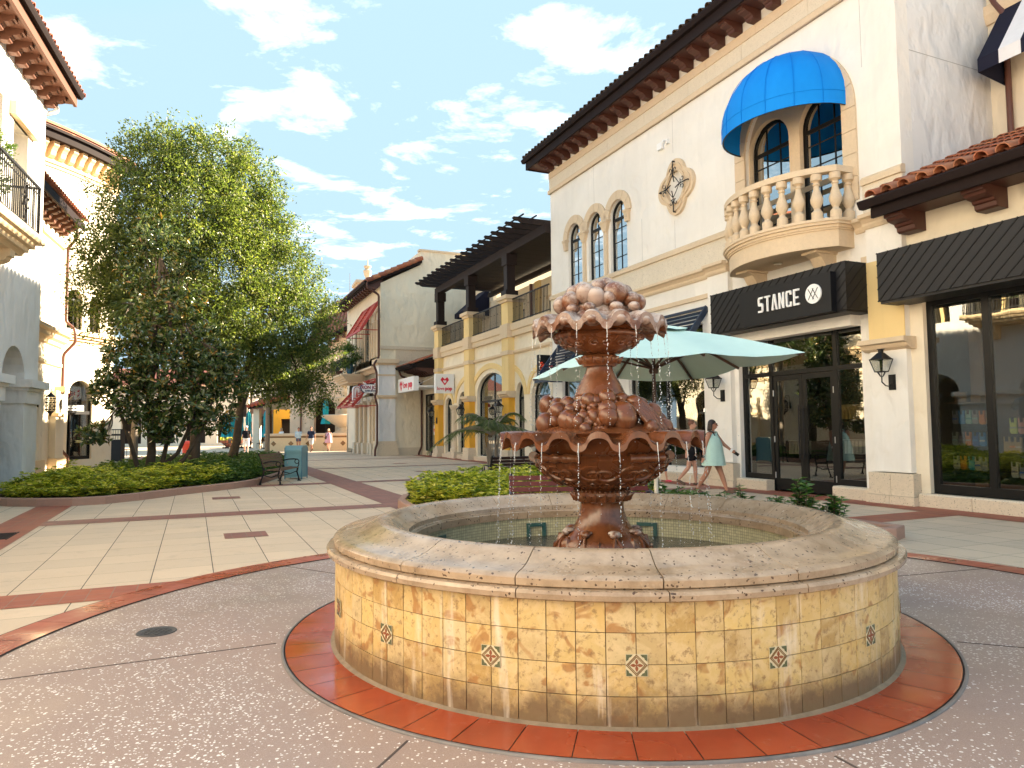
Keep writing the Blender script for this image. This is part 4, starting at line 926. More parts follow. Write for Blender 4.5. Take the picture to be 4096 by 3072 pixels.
# ------------------------------------------------------------ left: arcaded building with the iron balcony
E4 = empty('arcade_building', 'white stucco building at the left edge with a deep arcade and an iron-railed balcony', 'building', M=MA)
AR = [arch(x0, x0+1.63, .0, 2.86, 12) for x0 in (-2.70, -6.6, -10.5, -14.4, -18.3, -22.2, -26.1)]
W4 = [rect(-2.45, -1.38, 5.95, 9.12), rect(-5.5, -3.2, 5.95, 9.35)]+[rect(x-1.5, x, 6.4, 9.2) for x in (-7.2, -11, -15, -19, -23, -27)]
MB().plate([rect(-30, 0, 0, 10.75)]+AR+W4, 0, 1.15).build('wall', M['white'], E4)
MB().box(-30, 0, 8.0, 8.3, 0, 10.7).box(-.3, 0, 1.15, 8, 0, 10.7).box(-30, 0, 1.15, 3.6, 4.6, 4.8).box(-30, -.3, 3.6, 3.8, 0, 4.6).box(-30, -29.7, 1.15, 8, 0, 10.7).box(-30, -.3, 2.2, 2.3, 4.8, 10.7).each('rear_wall', M['cream'], E4)
M['sunstone'] = stone('buff_stone', (.74, .56, .34), .3)
ad = [(-1.07, .38)]+[(x0+1.63, x0+3.9) for x0 in (-6.6, -10.5, -14.4, -18.3, -22.2)]
for xa, xb in ((-1.07, .0), (-4.97, -2.70), (-8.87, -6.6), (-12.77, -10.5)):
    MB().box(xa-.10, xb+.10, -.12, 1.2, 2.62, 2.70).box(xa-.05, xb+.05, -.07, 1.18, 2.30, 2.62).box(xa-.18, xb+.22, -.22, 1.25, 2.70, 2.90).build('pier_cap', M['white'], E4)
    MB().box(xa-.03, xb+.03, -.04, 1.18, 0, .26).build('pier_base', M['white'], E4)
for x0, x1, zb, zt in ((-2.45, -1.38, 5.95, 9.12), (-5.5, -3.2, 5.95, 9.35)):
    o = window(E4, x0, x1, zb, zt, .42, False, 2 if x1-x0 < 1.5 else 3, (7.0, 8.0), .07, 'glass')
    MB().box((x0+x1)/2-.07, (x0+x1)/2+.07, .36, .42, zb, zt).build('mullion', M['paleyellow'], o)
for x in (-7.2, -11, -15, -19, -23, -27): window(E4, x-1.5, x, 6.4, 9.2, .42, False, 3, (7.2, 8.2), .07, 'glass')
MB().box(-2.78, -.98, -.14, .05, 9.12, 9.44).build('lintel', M['sunstone'], E4)
MB().box(-5.7, -3.0, .1, .42, 8.3, 8.55).build('transom_beam', M['sunstone'], E4)
# balcony
B = MB(); xe = -3.55
prof = [(0, 5.50), (-.60, 5.50), (-.66, 5.58), (-.74, 5.58), (-.76, 5.68), (-.84, 5.70), (-.88, 5.80), (-.95, 5.82), (-1.0, 5.90), (-.98, 5.98), (-.9, 6.0), (0, 6.0)]
B.px(prof, -9.0, xe-.15); bo = B.build('balcony', M['sunstone'], E4)
for z0, z1, o in ((5.50, 5.6, .0), (5.6, 5.7, .08), (5.7, 5.82, .16), (5.82, 6.0, .28)): MB().box(xe-.15, xe-.15+o+.02, -.62-o*1.3, 0, z0+.001, z1-.001).build('balcony_return', M['sunstone'], bo)
b = MB(); n = 46
for i in range(n+1):
    x = -9.0+(xe+.02+9.0)*i/n; b.box(x-.009, x+.009, -.89, -.87, 6.02, 7.12)
b.box(-9, xe+.04, -.905, -.855, 7.10, 7.15).box(-9, xe+.03, -.89, -.87, 6.95, 6.97).box(-9, xe+.03, -.89, -.87, 6.06, 6.09).box(xe+.0, xe+.04, -.9, -.86, 6.0, 7.15)
for i in range(7): y = -.88+.88*i/7; b.box(xe+.01, xe+.03, y-.009, y+.009, 6.02, 7.1)
b.box(xe, xe+.04, -.88, 0, 7.10, 7.15)
b.build('balcony_railing', M['iron'], bo)
b = MB(); cx, cz = -4.55, 6.52
for q in range(4):
    a = q*pi/2+pi/2; ox, oz = cx+.13*cos(a)*1.0, cz+.27*sin(a)
    b.tube([(ox+.10*cos(t*.5), -.90, oz+.12*sin(t*.5)) for t in range(14)], .010, 5)
b.tube([(cx+.05*cos(t*.5), -.90, cz+.05*sin(t*.5)) for t in range(14)], .012, 5); b.build('railing_rosette', M['iron'], bo)
for xc in (-4.3, -6.6, -8.6): MB().px(corbel_prof(0, -.62, 5.5, .55), xc-.15, xc+.15).build('corbel', M['sunstone'], bo)
# eaves
MB().box(-30, .16, -.62, .1, 10.70, 10.78).build('soffit', M['warmwood'], E4)
MB().box(-30, .17, -.70, -.62, 10.64, 10.95).build('fascia', M['warmwood'], E4)
gutter(E4, -30, .26, -.84, 10.90, M['fascia'], .14)
MB().box(-30, .02, -.03, 0, 10.32, 10.70).build('eave_moulding', M['white'], E4)
x = -.24
while x > -9: MB().px(corbel_prof(-.03, -.54, 10.70, .30), x-.1, x+.1).build('bracket', M['warmwood'], E4); x -= .575
MB().add([(-30, -.8, 10.97), (.3, -.8, 10.97), (.3, 4, 12.8), (-30, 4, 12.8), (-30, 8.3, 10.9), (.3, 8.3, 10.9)], [(0, 1, 2, 3), (3, 2, 5, 4)]).build('roof_deck', M['tile'], E4)
tile_roof('roof_tiles', E4, -12, .3, -.8, 11.02, 4, 12.85, .27, 3)
pipe(E4, [(.1, -.2, 10.6), (.1, -.25, 10.42), (.1, .1, 10.3)], .06, 'signwhite')
# small clipped shrub on the balcony
M['topiary'] = plain('topiary_leaf', (.06, .12, .03), .8, .2, var=.5, scale=30)

# ------------------------------------------------------------ next building: flat bay and a big rounded corner
E5 = empty('rounded_building', 'pale stucco building with a rounded corner, tiled eaves and an arched glass door', 'building')
fb = Matrix(MA)
def inA(b): return b.xf(MA)
BY = 2.3
inA(MB().plate([rect(1.0, 11.15, 0, 10.0), rect(6.2, 8.7, .3, 2.9), rect(3, 7.2, 6.2, 8.4)], BY, BY+.4)).build('bay_wall', M['creamstone'] if 'creamstone' in M else M['creamtrowel'], E5)
inA(MB().box(6.2, 8.7, BY+.15, BY+.2, .3, 2.9).box(3, 7.2, BY+.15, BY+.2, 6.2, 8.4)).each('bay_panes', M['glass'], E5, fix=False)
inA(MB().box(1, 11.1, BY+3, BY+3.2, 0, 10)).build('bay_room', M['room'], E5)
inA(MB().box(10.1, 11.25, BY-.22, BY, .55, 3.2).box(7.0, 8.4, BY-.22, BY, .55, 3.2)).each('bay_pilaster', M['creamtrowel'], E5)
inA(MB().box(10.0, 11.35, BY-.32, BY, 0, .55).box(6.9, 8.5, BY-.32, BY, 0, .55)).each('bay_base', M['sunstone'], E5)
inA(MB().box(10.0, 11.35, BY-.32, BY, 2.2, 2.32).box(10.7, 11.4, BY-.36, BY, 3.15, 3.4)).each('bay_cap', M['sunstone'], E5)
for pr_, nm in (([(BY, 4.95), (BY-.1, 5.0), (BY-.14, 5.12), (BY-.26, 5.2), (BY-.3, 5.36), (BY-.42, 5.42), (BY-.42, 5.55), (BY, 5.55)], 'cornice'), ([(BY, 4.15), (BY-.1, 4.2), (BY-.1, 4.34), (BY, 4.34)], 'string_course'), ([(BY, 9.05), (BY-.1, 9.1), (BY-.1, 9.3), (BY, 9.3)], 'eave_moulding')):
    inA(MB().px(pr_, 1, 11.3)).build(nm, M['sunstone'], E5)
inA(MB().box(1, 11.2, BY-.72, BY+.1, 9.98, 10.05)).build('soffit', M['warmwood'], E5)
inA(MB().box(1, 11.25, BY-.8, BY-.72, 9.9, 10.2)).build('fascia', M['fascia'], E5)
for i in range(10): inA(MB().px(corbel_prof(BY, BY-.62, 9.98, .42), 10.7-i*.62, 10.95-i*.62)).build('bracket', M['warmwood'], E5)
o = tile_roof('roof_tiles', E5, 1, 11.3, BY-.85, 10.3, BY+2.2, 11.6, .27, 7); o.matrix_world = MA
CC = (-33.0, 34.5); RR = 14.0
def cyl(r, ph, z): a = R(ph); return (CC[0]+r*sin(a), CC[1]+r*cos(a), z)
def curved(intervals, ph0, ph1, step, r0, r1, b=None):
    b = b or MB(); n = int(round((ph1-ph0)/step))
    for i in range(n):
        pa, pb = ph0+(ph1-ph0)*i/n, ph0+(ph1-ph0)*(i+1)/n
        for z0, z1 in intervals((pa+pb)/2):
            b.add([cyl(r0, pa, z0), cyl(r0, pb, z0), cyl(r0, pb, z1), cyl(r0, pa, z1), cyl(r1, pa, z0), cyl(r1, pb, z0), cyl(r1, pb, z1), cyl(r1, pa, z1)], [(0, 1, 2, 3), (7, 6, 5, 4), (0, 4, 5, 1), (3, 2, 6, 7), (1, 5, 6, 2), (0, 3, 7, 4)])
    return b
def opn(ph):
    cuts = []
    def ar(c, hw_, zb, zs):
        d = (ph-c)*pi/180*RR
        if abs(d) < hw_: cuts.append((zb, zs+math.sqrt(hw_*hw_-d*d)))
    ar(100.85, .71, .35, 3.15); ar(102.65, .42, 6.1, 7.45); ar(97.8, .32, 6.1, 7.45); ar(107.5, .42, 6.1, 7.45)
    z = 0; out = []
    for a, c in sorted(cuts): out.append((z, a)); z = c
    out.append((z, 14.0)); return out
curved(opn, 92.2, 128, .25, RR, RR-.3).build('round_wall', M['creamtrowel'], E5)
curved(lambda p: [(0, 14)], 92.2, 128, 3, RR-1.2, RR-1.3).build('round_room', M['room'], E5)
MB().add([cyl(RR, 92.2, 0), cyl(RR, 92.2, 14), cyl(RR-3, 92.2, 14), cyl(RR-3, 92.2, 0)], [(0, 1, 2, 3)]).build('end_wall', M['white'], E5)
g = curved(lambda p: [(.35, 3.9)] if 97.9 < p < 103.8 else [(6.1, 7.9)] if (100.9 < p < 104.5 or 96.4 < p < 99.2 or 105.6 < p < 109.4) else [], 96, 110, .5, RR-.14, RR-.16); g.each('round_pane', M['glass'], E5, fix=False)
b = MB()
for ph in (97.95, 102.8, 103.75): b.bar(cyl(RR-.12, ph, .35), cyl(RR-.12, ph, 3.1), .09)
curved(lambda p: [(2.35, 2.5), (.35, .5)], 97.9, 103.8, .5, RR-.08, RR-.18, b)
for ph in (101.0, 104.3, 102.65, 96.5, 99.1, 97.8): b.bar(cyl(RR-.12, ph, 6.1), cyl(RR-.12, ph, 7.5), .06)
curved(lambda p: [(6.08, 6.16), (7.4, 7.46)], 100.9, 104.4, .5, RR-.08, RR-.18, b); b.build('window_frames', M['frame'], E5)
MB().add([cyl(RR-.05, 103.7, 2.5), cyl(RR-.05, 99.8, 2.5), cyl(RR-.05, 99.8, 2.75), cyl(RR-.05, 103.7, 2.75)], [(0, 1, 2, 3)]).build('door_transom', M['signwhite'], E5)
def ring(z0, z1, o, mat, nm, ph0=92.0, ph1=128): return curved(lambda p: [(z0, z1)], ph0, ph1, 2, RR+o, RR-.02).build(nm, M[mat], E5)
for z0, z1, o in ((5.4, 5.6, .04), (5.6, 5.72, .12), (5.72, 5.84, .22), (5.84, 6.02, .32)): ring(z0, z1, o, 'sunstone', 'round_cornice')
for z0, z1, o in ((12.95, 13.1, .06), (13.1, 13.22, .12), (13.22, 14.0, .03)): ring(z0, z1, o, 'peachstone' if 'peachstone' in M else 'sunstone', 'upper_moulding')
for i in range(14):
    ph = 93.5+i*1.9; o = MB().px([(0, 13.98), (-.42, 13.98), (-.42, 13.8), (-.34, 13.72), (-.26, 13.6), (-.2, 13.42), (-.1, 13.32), (0, 13.3)], -.12, .12)
    a = R(ph); n_ = (sin(a), cos(a)); t_ = (cos(a), -sin(a))
    o.xf(Matrix(((t_[0], -n_[0], 0, CC[0]+RR*n_[0]), (t_[1], -n_[1], 0, CC[1]+RR*n_[1]), (0, 0, 1, 0), (0, 0, 0, 1)))).build('stone_bracket', M['sunstone'], E5)
ring(13.98, 14.34, .62, 'fascia', 'fascia', 91.5); curved(lambda p: [(14.30, 14.42)], 91.5, 128, 2, RR+.75, RR+.5).build('gutter', M['fascia'], E5)
b = MB(); n = 120
for i in range(n):
    ph = 91.5+36.5*i/n
    for j in range(5):
        r0, r1 = RR+.78-j*.4, RR+.78-(j+1)*.4-.04; z0, z1 = 14.46+j*.17, 14.46+(j+1)*.17-.02; a = R(ph); t_ = (cos(a), -sin(a)); vs = []
        for r_, z_, q in ((r0, z0+.03, .115), (r1, z1, .09)):
            for k in range(6):
                th = pi*k/5; vs.append((CC[0]+r_*sin(a)+t_[0]*q*-cos(th), CC[1]+r_*cos(a)+t_[1]*q*-cos(th), z_+q*sin(th)))
        b.add(vs, [(k, k+1, 7+k, 6+k) for k in range(5)]+[(0, 1, 2, 3, 4, 5)])
b.build('roof_tiles', M['tile'], E5, fix=False)
curved(lambda p: [(14.4, 14.44)], 91.5, 128, 3, RR+.75, RR-8).build('roof_deck', M['tile'], E5)
p = [MA @ Vector((11.3, BY-.5, z)) for z in (10.1, 9.6)]+[MA @ Vector(q) for q in ((11.45, BY-.15, 9.2), (11.45, BY-.15, 6.1), (11.55, BY-.45, 5.85), (11.55, BY-.5, 5.3), (11.4, BY-.1, 4.75), (11.4, BY-.1, .85), (11.65, BY-.3, .55), (11.65, BY-.3, 0))]
pipe(E5, p, .06)
def filigree(label, Mf):
    e = empty('filigree_lantern', label, 'lantern', M=Mf, group='filigree iron lanterns on the left buildings')
    MB().box(-.03, .03, -.05, 0, -.28, .12).build('backplate', M['iron'], e)
    P = [(0, -.03, .05), (0, -.06, .3)]+[(0, -.26+.2*cos(t*.3), .3+.2*sin(t*.3)) for t in range(1, 11)]
    MB().tube(P, .014, 6).tube([(0, -.36+.1*cos(t*.5), .28+.1*sin(t*.5)) for t in range(9)], .01, 5).build('scroll_arm', M['iron'], e)
    b = MB(); c = -.42
    for k in range(8):
        a = 2*pi*k/8; b.tube([(.13*cos(a), c+.13*sin(a), -.42), (.15*cos(a), c+.15*sin(a), .1)], .008, 5)
    for z in (-.42, -.3, -.17, -.04, .1): b.tube([(.14*cos(a*pi/8), c+.14*sin(a*pi/8), z) for a in range(17)], .009, 5)
    for z in (-.36, -.235, -.105, .03):
        for k in range(8):
            a = 2*pi*(k+.5)/8; b.ball((.14*cos(a), c+.14*sin(a), z), .03, 6, 4)
    b.lathe([(.17, .1), (.1, .17), (.03, .24), (.0, .27)], 8, (0, c)).lathe([(.14, -.42), (.06, -.5), (.02, -.6), (0, -.62)], 8, (0, c)); b.build('lantern_cage', M['iron'], e); return e
filigree('filigree iron lantern beside the copper pipe on the sunlit pilaster', MA @ Matrix.Translation((10.7, BY-.22, 2.75)))
filigree('filigree iron lantern half hidden behind the white arcade pier', MA @ Matrix.Translation((7.7, BY-.22, 2.75)))
# ------------------------------------------------------------ ground
def _pavers():
    x = NM('concrete_pavers', .75, .35)
    t = x.n('TexCoord'); s = x.n('SeparateXYZ'); x.l(t.outputs['Object'], s.inputs[0])
    def joint(o, size, off, wd):
        a = x.math('ADD', s.outputs[o], off); a = x.math('DIVIDE', a, size); a = x.math('FRACT', a); a = x.math('SUBTRACT', a, .5); a = x.math('ABSOLUTE', a)
        return x.math('GREATER_THAN', a, .5-wd/size/2)
    nz = x.noise(1.2, 3)
    jl = joint(1, .61, .82, .010); jc = joint(0, .61, .08, .007)
    j = x.math('MAXIMUM', jl, x.math('MULTIPLY', jc, .8))
    big = x.noise(.35, 6, .6); cell = x.n('TexWhiteNoise'); cell.noise_dimensions = '2D'
    sn = x.n('VectorMath'); sn.operation = 'SNAP'; sn.inputs[1].default_value = (.61, .61, 1); ad = x.n('VectorMath'); ad.operation = 'ADD'; ad.inputs[1].default_value = (.08, .82, 0)
    x.l(t.outputs['Object'], ad.inputs[0]); x.l(ad.outputs[0], sn.inputs[0]); x.l(sn.outputs[0], cell.inputs['Vector'])
    c = x.mix(big, (.55, .415, .285), (.68, .53, .375)); c = x.mix(x.math('MULTIPLY', cell.outputs['Value'], .4), c, (.46, .36, .26))
    fl = x.vor(70); c = x.mix(x.ramp(fl, [(.10, .55), (.2, 0.)]), c, (.74, .70, .62))
    st = x.noise(2.6, 6, .7); c = x.mix(x.ramp(st, [(.55, 0.), (.72, .3)]), c, (.26, .22, .18))
    c = x.mix(j, c, (.07, .06, .05)); x.col(c)
    x.rgh(x.ramp(x.noise(.8, 4), [(.3, .6), (.7, .85)])); x.bump(x.noise(60, 4), .2, .006); x.bump(j, -.5, .006); return x.m
M['pavers'] = _pavers()
g = MB(); G_ = 400
g.add([(-G_, -G_, 0), (G_, -G_, 0), (G_, G_, 0), (-G_, G_, 0)], [(0, 1, 2, 3)])
o = g.build('plaza_paving', M['pavers'], fix=False); o.matrix_world = MS; tag(o, kind='structure')
def _brick(name, a, b_, rot=False, sc_=(.2, .1)):
    x = NM(name, .6, .35)
    br = x.n('TexBrick'); br.inputs['Scale'].default_value = 1; br.inputs['Brick Width'].default_value = .205; br.inputs['Row Height'].default_value = .205; br.inputs['Mortar Size'].default_value = .004; br.offset = 0
    br.inputs['Color1'].default_value = (*a, 1); br.inputs['Color2'].default_value = (*b_, 1); br.inputs['Mortar'].default_value = (.22, .17, .13, 1)
    m = x.coord(); x.l(m, br.inputs['Vector'])
    c = x.mix(x.ramp(x.noise(5, 5, .6), [(.4, 0.), (.75, .45)]), br.outputs['Color'], tuple(v*.6 for v in a)); x.col(c); x.bump(x.noise(50), .15, .005)
    x.bump(br.outputs['Fac'], -.3, .004); return x.m
M['brick'] = _brick('brick_pavers', (.36, .10, .05), (.28, .08, .05)); M['brickdark'] = _brick('dark_brick_pavers', (.30, .125, .09), (.23, .10, .075))
def strip(name, x0, x1, y0, y1, mat, z=.004):
    o = MB().add([(x0, y0, z), (x1, y0, z), (x1, y1, z), (x0, y1, z)], [(0, 1, 2, 3)]).build(name, mat, fix=False); o.matrix_world = MS; return tag(o, kind='structure')
for i, (x0, x1, mt) in enumerate(((1.95, 2.56, 'brick'), (-4.6, -3.9, 'brickdark'), (-11.4, -10.75, 'brickdark'), (-19.4, -18.9, 'brickdark'), (-27.6, -27.1, 'brickdark'), (-35.6, -35.1, 'brickdark'))):
    if i == 0: strip('brick_band', x0, x1, -16.4, -12.72, M[mt]); strip('brick_band', x0-.48, x1-.4, -2.85, -.82, M['brick'])
    else:
        strip('brick_band', x0, x1, -14.95, -9.02, M[mt]); strip('brick_band', x0, x1, -8.15, -.82, M[mt])
strip('brick_border', -31, 8, -.82, -.0, M['brick'], .0045); strip('brick_lane', -40, -2.0, -9.02, -8.15, M['brickdark'], .0042); strip('brick_lane', -40, 12, -15.62, -14.95, M['brick'], .0042)
for x0, y0 in ((-1.52, -12.2), (-8.0, -12.22), (-15.5, -5.2), (-13.9, -11.6), (-21.8, -4.4), (-22.0, -11.8)): strip('brick_inset', x0, x0+.6, y0, y0+.6, M['brickdark'], .004)
FC = (.715, 5.81); C2 = (1.02, 5.41)
def _terrazzo():
    x = NM('shell_concrete', .55, .45)
    t = x.coord(); big = x.noise(.9, 6, .65, t); 
    v = x.n('TexVoronoi'); v.inputs['Scale'].default_value = 48; v.inputs['Randomness'].default_value = 1
    d = x.n('TexNoise'); d.inputs['Scale'].default_value = 40; x.l(t, d.inputs['Vector']); ad = x.n('VectorMath'); ad.operation = 'MULTIPLY_ADD'; x.l(d.outputs['Color'], ad.inputs[0]); ad.inputs[1].default_value = (.02, .02, .02); x.l(t, ad.inputs[2]); x.l(ad.outputs[0], v.inputs['Vector'])
    sp = x.n('SeparateColor'); x.l(v.outputs['Color'], sp.inputs[0])
    dens = x.ramp(big, [(.36, .14), (.47, .42), (.60, 1.0)])
    on = x.math('LESS_THAN', sp.outputs[0], dens); near = x.math('LESS_THAN', v.outputs['Distance'], x.math('MULTIPLY_ADD', sp.outputs[1], .30)); 
    n_ = x.n('Math'); n_.operation = 'MULTIPLY_ADD'; x.l(sp.outputs[1], n_.inputs[0]); n_.inputs[1].default_value = .30; n_.inputs[2].default_value = .12
    near = x.math('LESS_THAN', v.outputs['Distance'], n_.outputs[0]); f = x.math('MULTIPLY', on, near)
    v2 = x.n('TexVoronoi'); v2.inputs['Scale'].default_value = 130; x.l(t, v2.inputs['Vector']); f2 = x.math('MULTIPLY', x.math('LESS_THAN', v2.outputs['Distance'], .26), .35)
    c = x.mix(x.noise(1.7, 6, .6, t), (.245, .16, .125), (.175, .118, .098)); c = x.mix(x.noise(160, 3, .6, t), c, (.42, .31, .26))
    c = x.mix(f2, c, (.55, .46, .40)); c = x.mix(f, c, (.80, .76, .72)); x.col(c)
    x.rgh(x.ramp(x.noise(.7, 4, .5, t), [(.38, .28), (.62, .62)])); x.bump(x.noise(90, 4, .6, t), .35, .004); return x.m
M['terrazzo'] = _terrazzo()
M['jointsoft'] = plain('soft_joint', (.10, .075, .065), .8, .2)
n = 96
def disc(r0, r1, c, z, name, mat, seg=n, gap=0, zz=None):
    b = MB()
    if r0 == 0: b.add([(c[0]+r1*cos(2*pi*k/seg), c[1]+r1*sin(2*pi*k/seg), z) for k in range(seg)], [tuple(range(seg))])
    else:
        for k in range(seg):
            a0, a1 = 2*pi*k/seg, 2*pi*(k+1)/seg; g0, g1 = gap/r0/2, gap/r1/2
            P = [(c[0]+r*cos(a), c[1]+r*sin(a), z) for r, a in ((r0, a0+g0), (r1, a0+g1), (r1, (a0+a1)/2), (r1, a1-g1), (r0, a1-g0), (r0, (a0+a1)/2))]
            b.add(P, [(0, 1, 2, 3, 4, 5)])
    return b.build(name, mat, fix=False)
tag(disc(0, 4.6, C2, .008, 'fountain_court', M['terrazzo'], 128), kind='structure')
def _ringm(name, ca, cb, rough):
    x = NM(name, rough, .5); i = x.island(); c = x.mix(i, ca, cb); nz = x.noise(2.5, 6, .65)
    c = x.mix(x.ramp(nz, [(.42, 0.), (.7, .5)]), c, tuple(v*.55 for v in ca)); c = x.mix(x.ramp(x.noise(7, 6, .7), [(.60, 0.), (.75, .25)]), c, (.45, .28, .22)); x.col(c)
    x.rgh(x.ramp(x.noise(1.6, 4), [(.38, rough*.35), (.62, rough*1.2)])); x.bump(x.noise(14, 5), .08, .01); return x.m
M['redring'] = _ringm('red_concrete_edging', (.40, .095, .045), (.33, .085, .05), .45)
M['wetring'] = _ringm('wet_terracotta', (.38, .058, .018), (.30, .048, .018), .26)
M['gap'] = plain('dark_joint', (.03, .022, .02), .8, .2)
tag(disc(4.58, 4.95, C2, .011, 'court_edging_joint', M['gap'], 128), kind='structure'); tag(disc(4.6, 4.93, C2, .015, 'court_edging', M['redring'], 60, .006), kind='structure')
b = MB()
for ang, r0, r1 in ((-78, 2.5, 4.6), (-30, 2.5, 4.6), (18, 2.5, 4.6), (75, 2.5, 4.6), (120, 2.5, 4.6), (165, 2.5, 4.6), (-128, 2.5, 4.6)):
    a = R(ang); b.bar((FC[0]+r0*sin(a), FC[1]-r0*cos(a), .0075), (C2[0]+r1*sin(a), C2[1]-r1*cos(a), .0075), .012, .006)
tag(b.build('court_joints', M['jointsoft']), kind='structure')
b = MB(); b.lathe([(.11, .010), (.135, .014), (.14, .014), (.145, .009)], 28, (-2.76, 5.62)); b.pz([(-2.76+.11*cos(k*pi/14), 5.62+.11*sin(k*pi/14)) for k in range(28)], .009, .0125)
for i in range(5):
    for j in range(5):
        if (i-2)**2+(j-2)**2 < 6: b.box(-2.76+(i-2)*.038-.013, -2.76+(i-2)*.038+.013, 5.62+(j-2)*.038-.013, 5.62+(j-2)*.038+.013, .0125, .016)
tag(b.build('drain_cover', plain('cast_iron', (.05, .045, .045), .5, .5, var=.3, scale=30)), 'small round cast iron cover set in the speckled paving', 'drain cover')
b = MB(); 
for i in range(14): b.box(-3.15+i*.055, -3.12+i*.055, -15.42, -15.12, .006, .012)
b.box(-3.2, -2.35, -15.45, -15.43, .006, .012).box(-3.2, -2.35, -15.11, -15.09, .006, .012)
o = b.build('drain_grate', M['gap']); o.matrix_world = MS; tag(o, 'slotted metal drain grate in the brick band at the left', 'drain grate')

# ------------------------------------------------------------ fountain
FT = empty('fountain', 'tall rust-brown three-tier stone fountain in a round honey-tiled basin', 'fountain', loc=(FC[0], FC[1], 0))
def _basin():
    x = NM('honey_travertine_tile', .42, .45); i = x.island(); t = x.coord(); gm = x.n('NewGeometry')
    of = x.n('VectorMath'); of.operation = 'SCALE'; cx = x.n('CombineXYZ'); x.l(gm.outputs['Random Per Island'], cx.inputs[0]); x.l(gm.outputs['Random Per Island'], cx.inputs[2]); x.l(cx.outputs[0], of.inputs[0]); of.inputs['Scale'].default_value = 37
    ad = x.n('VectorMath'); ad.operation = 'ADD'; x.l(t, ad.inputs[0]); x.l(of.outputs[0], ad.inputs[1]); co = ad.outputs[0]
    c = x.ramp(i, [(0, (.60, .40, .14)), (.3, (.52, .37, .16)), (.6, (.63, .45, .17)), (.85, (.42, .265, .09)), (1, (.58, .46, .25))])
    a = x.noise(7, 6, .7, co, 1.2); c = x.mix(x.ramp(a, [(.44, 0.), (.60, .6)]), c, (.66, .50, .27))
    bl = x.noise(5.5, 3, .55, co, .8); c = x.mix(x.ramp(bl, [(.575, 0.), (.64, .85)]), c, (.36, .17, .05))
    b2 = x.noise(28, 5, .7, co); c = x.mix(x.ramp(b2, [(.54, 0.), (.66, .75)]), c, (.24, .14, .06))
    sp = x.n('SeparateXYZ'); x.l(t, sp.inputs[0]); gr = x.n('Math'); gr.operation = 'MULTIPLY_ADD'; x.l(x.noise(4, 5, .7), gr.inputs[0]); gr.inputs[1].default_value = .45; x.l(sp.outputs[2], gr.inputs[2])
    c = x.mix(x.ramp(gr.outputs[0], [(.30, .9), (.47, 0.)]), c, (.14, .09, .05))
    w_ = x.noise(3, 5, .6, x.coord(scale=(3, 3, .35))); c = x.mix(x.ramp(w_, [(.60, 0.), (.72, .45)]), c, (.80, .74, .64)); x.col(c)
    x.bump(b2, .2, .006); x.bump(a, .1, .01); return x.m
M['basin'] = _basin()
b = MB(); NT = 85; off = R(-2.6); zr = [0.012, .178, .338, .497, .66]
for k in range(NT):
    a0 = off+2*pi*k/NT; a1 = off+2*pi*(k+1)/NT; g = .0011
    for j in range(4):
        z0, z1 = zr[j]+.002, zr[j+1]-.002; r = 2.085+rnd.uniform(-.0015, .0015); m_ = (a0+a1)/2; d = .008
        P = [(r*sin(a), -r*cos(a), z) for z in (z0, z1) for a in (a0+g, m_, a1-g)]+[((r-d)*sin(a), -(r-d)*cos(a), z) for z in (z0, z1) for a in (a0+g, m_, a1-g)]
        b.add(P, [(0, 1, 4, 3), (1, 2, 5, 4), (3, 4, 10, 9), (4, 5, 11, 10), (1, 0, 6, 7), (2, 1, 7, 8), (0, 3, 9, 6), (2, 8, 11, 5)])
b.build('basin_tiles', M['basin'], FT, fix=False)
MB().lathe([(2.079, 0), (2.079, .66)], 128, cap=False).build('basin_grout', plain('dark_grout', (.10, .065, .035), .8, .2, var=.3), FT)
b = MB().lathe([(2.13, .0), (2.135, .012), (2.10, .022), (2.08, .03)], 128, cap=False); b.build('basin_mortar', plain('pale_mortar', (.24, .18, .12), .7, .3, var=.5, scale=14), FT, smooth=40)
# patterned inlay tiles
dm = dict(base=plain('glazed_cream', (.60, .52, .34), .25, .6, var=.06), green=plain('glazed_green', (.10, .11, .055), .25, .6), rust=plain('glazed_rust', (.27, .085, .035), .25, .6), brown=plain('glazed_brown', (.20, .11, .04), .25, .6))
for k in range(17):
    a = R(-2.6)+2*pi*k*5/85; s = .056; b = MB()
    def q(pts, mi, d=.006): b.plate([[(x*s, z*s) for x, z in pts]], -d, -.0005, mi)
    q([(-1, -1), (1, -1), (1, 1), (-1, 1)], 0, .003)
    for sx in (-1, 1):
        for sz in (-1, 1): q([(sx*.95, sz*.95), (sx*.95, sz*.35), (sx*.74, sz*.5), (sx*.68, sz*.68), (sx*.5, sz*.74), (sx*.35, sz*.95)], 1, .005)
    for r0, r1, mi in ((.98, .86, 3), (.80, .70, 3)):
        b.plate([[(0, -r0*s), (r0*s, 0), (0, r0*s), (-r0*s, 0)], [(0, -r1*s), (r1*s, 0), (0, r1*s), (-r1*s, 0)]], -.0055, -.0005, mi)
    for j in range(4):
        t = j*pi/2; P = [(0, 0), (.14, .25), (.11, .42), (0, .58), (-.11, .42), (-.14, .25)]; q([(x*cos(t)-z*sin(t), x*sin(t)+z*cos(t)) for x, z in P], 2, .0065)
    o = b.build('inlay_tile', [dm['base'], dm['green'], dm['rust'], dm['brown']], FT)
    o.matrix_local = Matrix.Translation((2.088*sin(a), -2.088*cos(a), .338)) @ Matrix.Rotation(a, 4, 'Z')
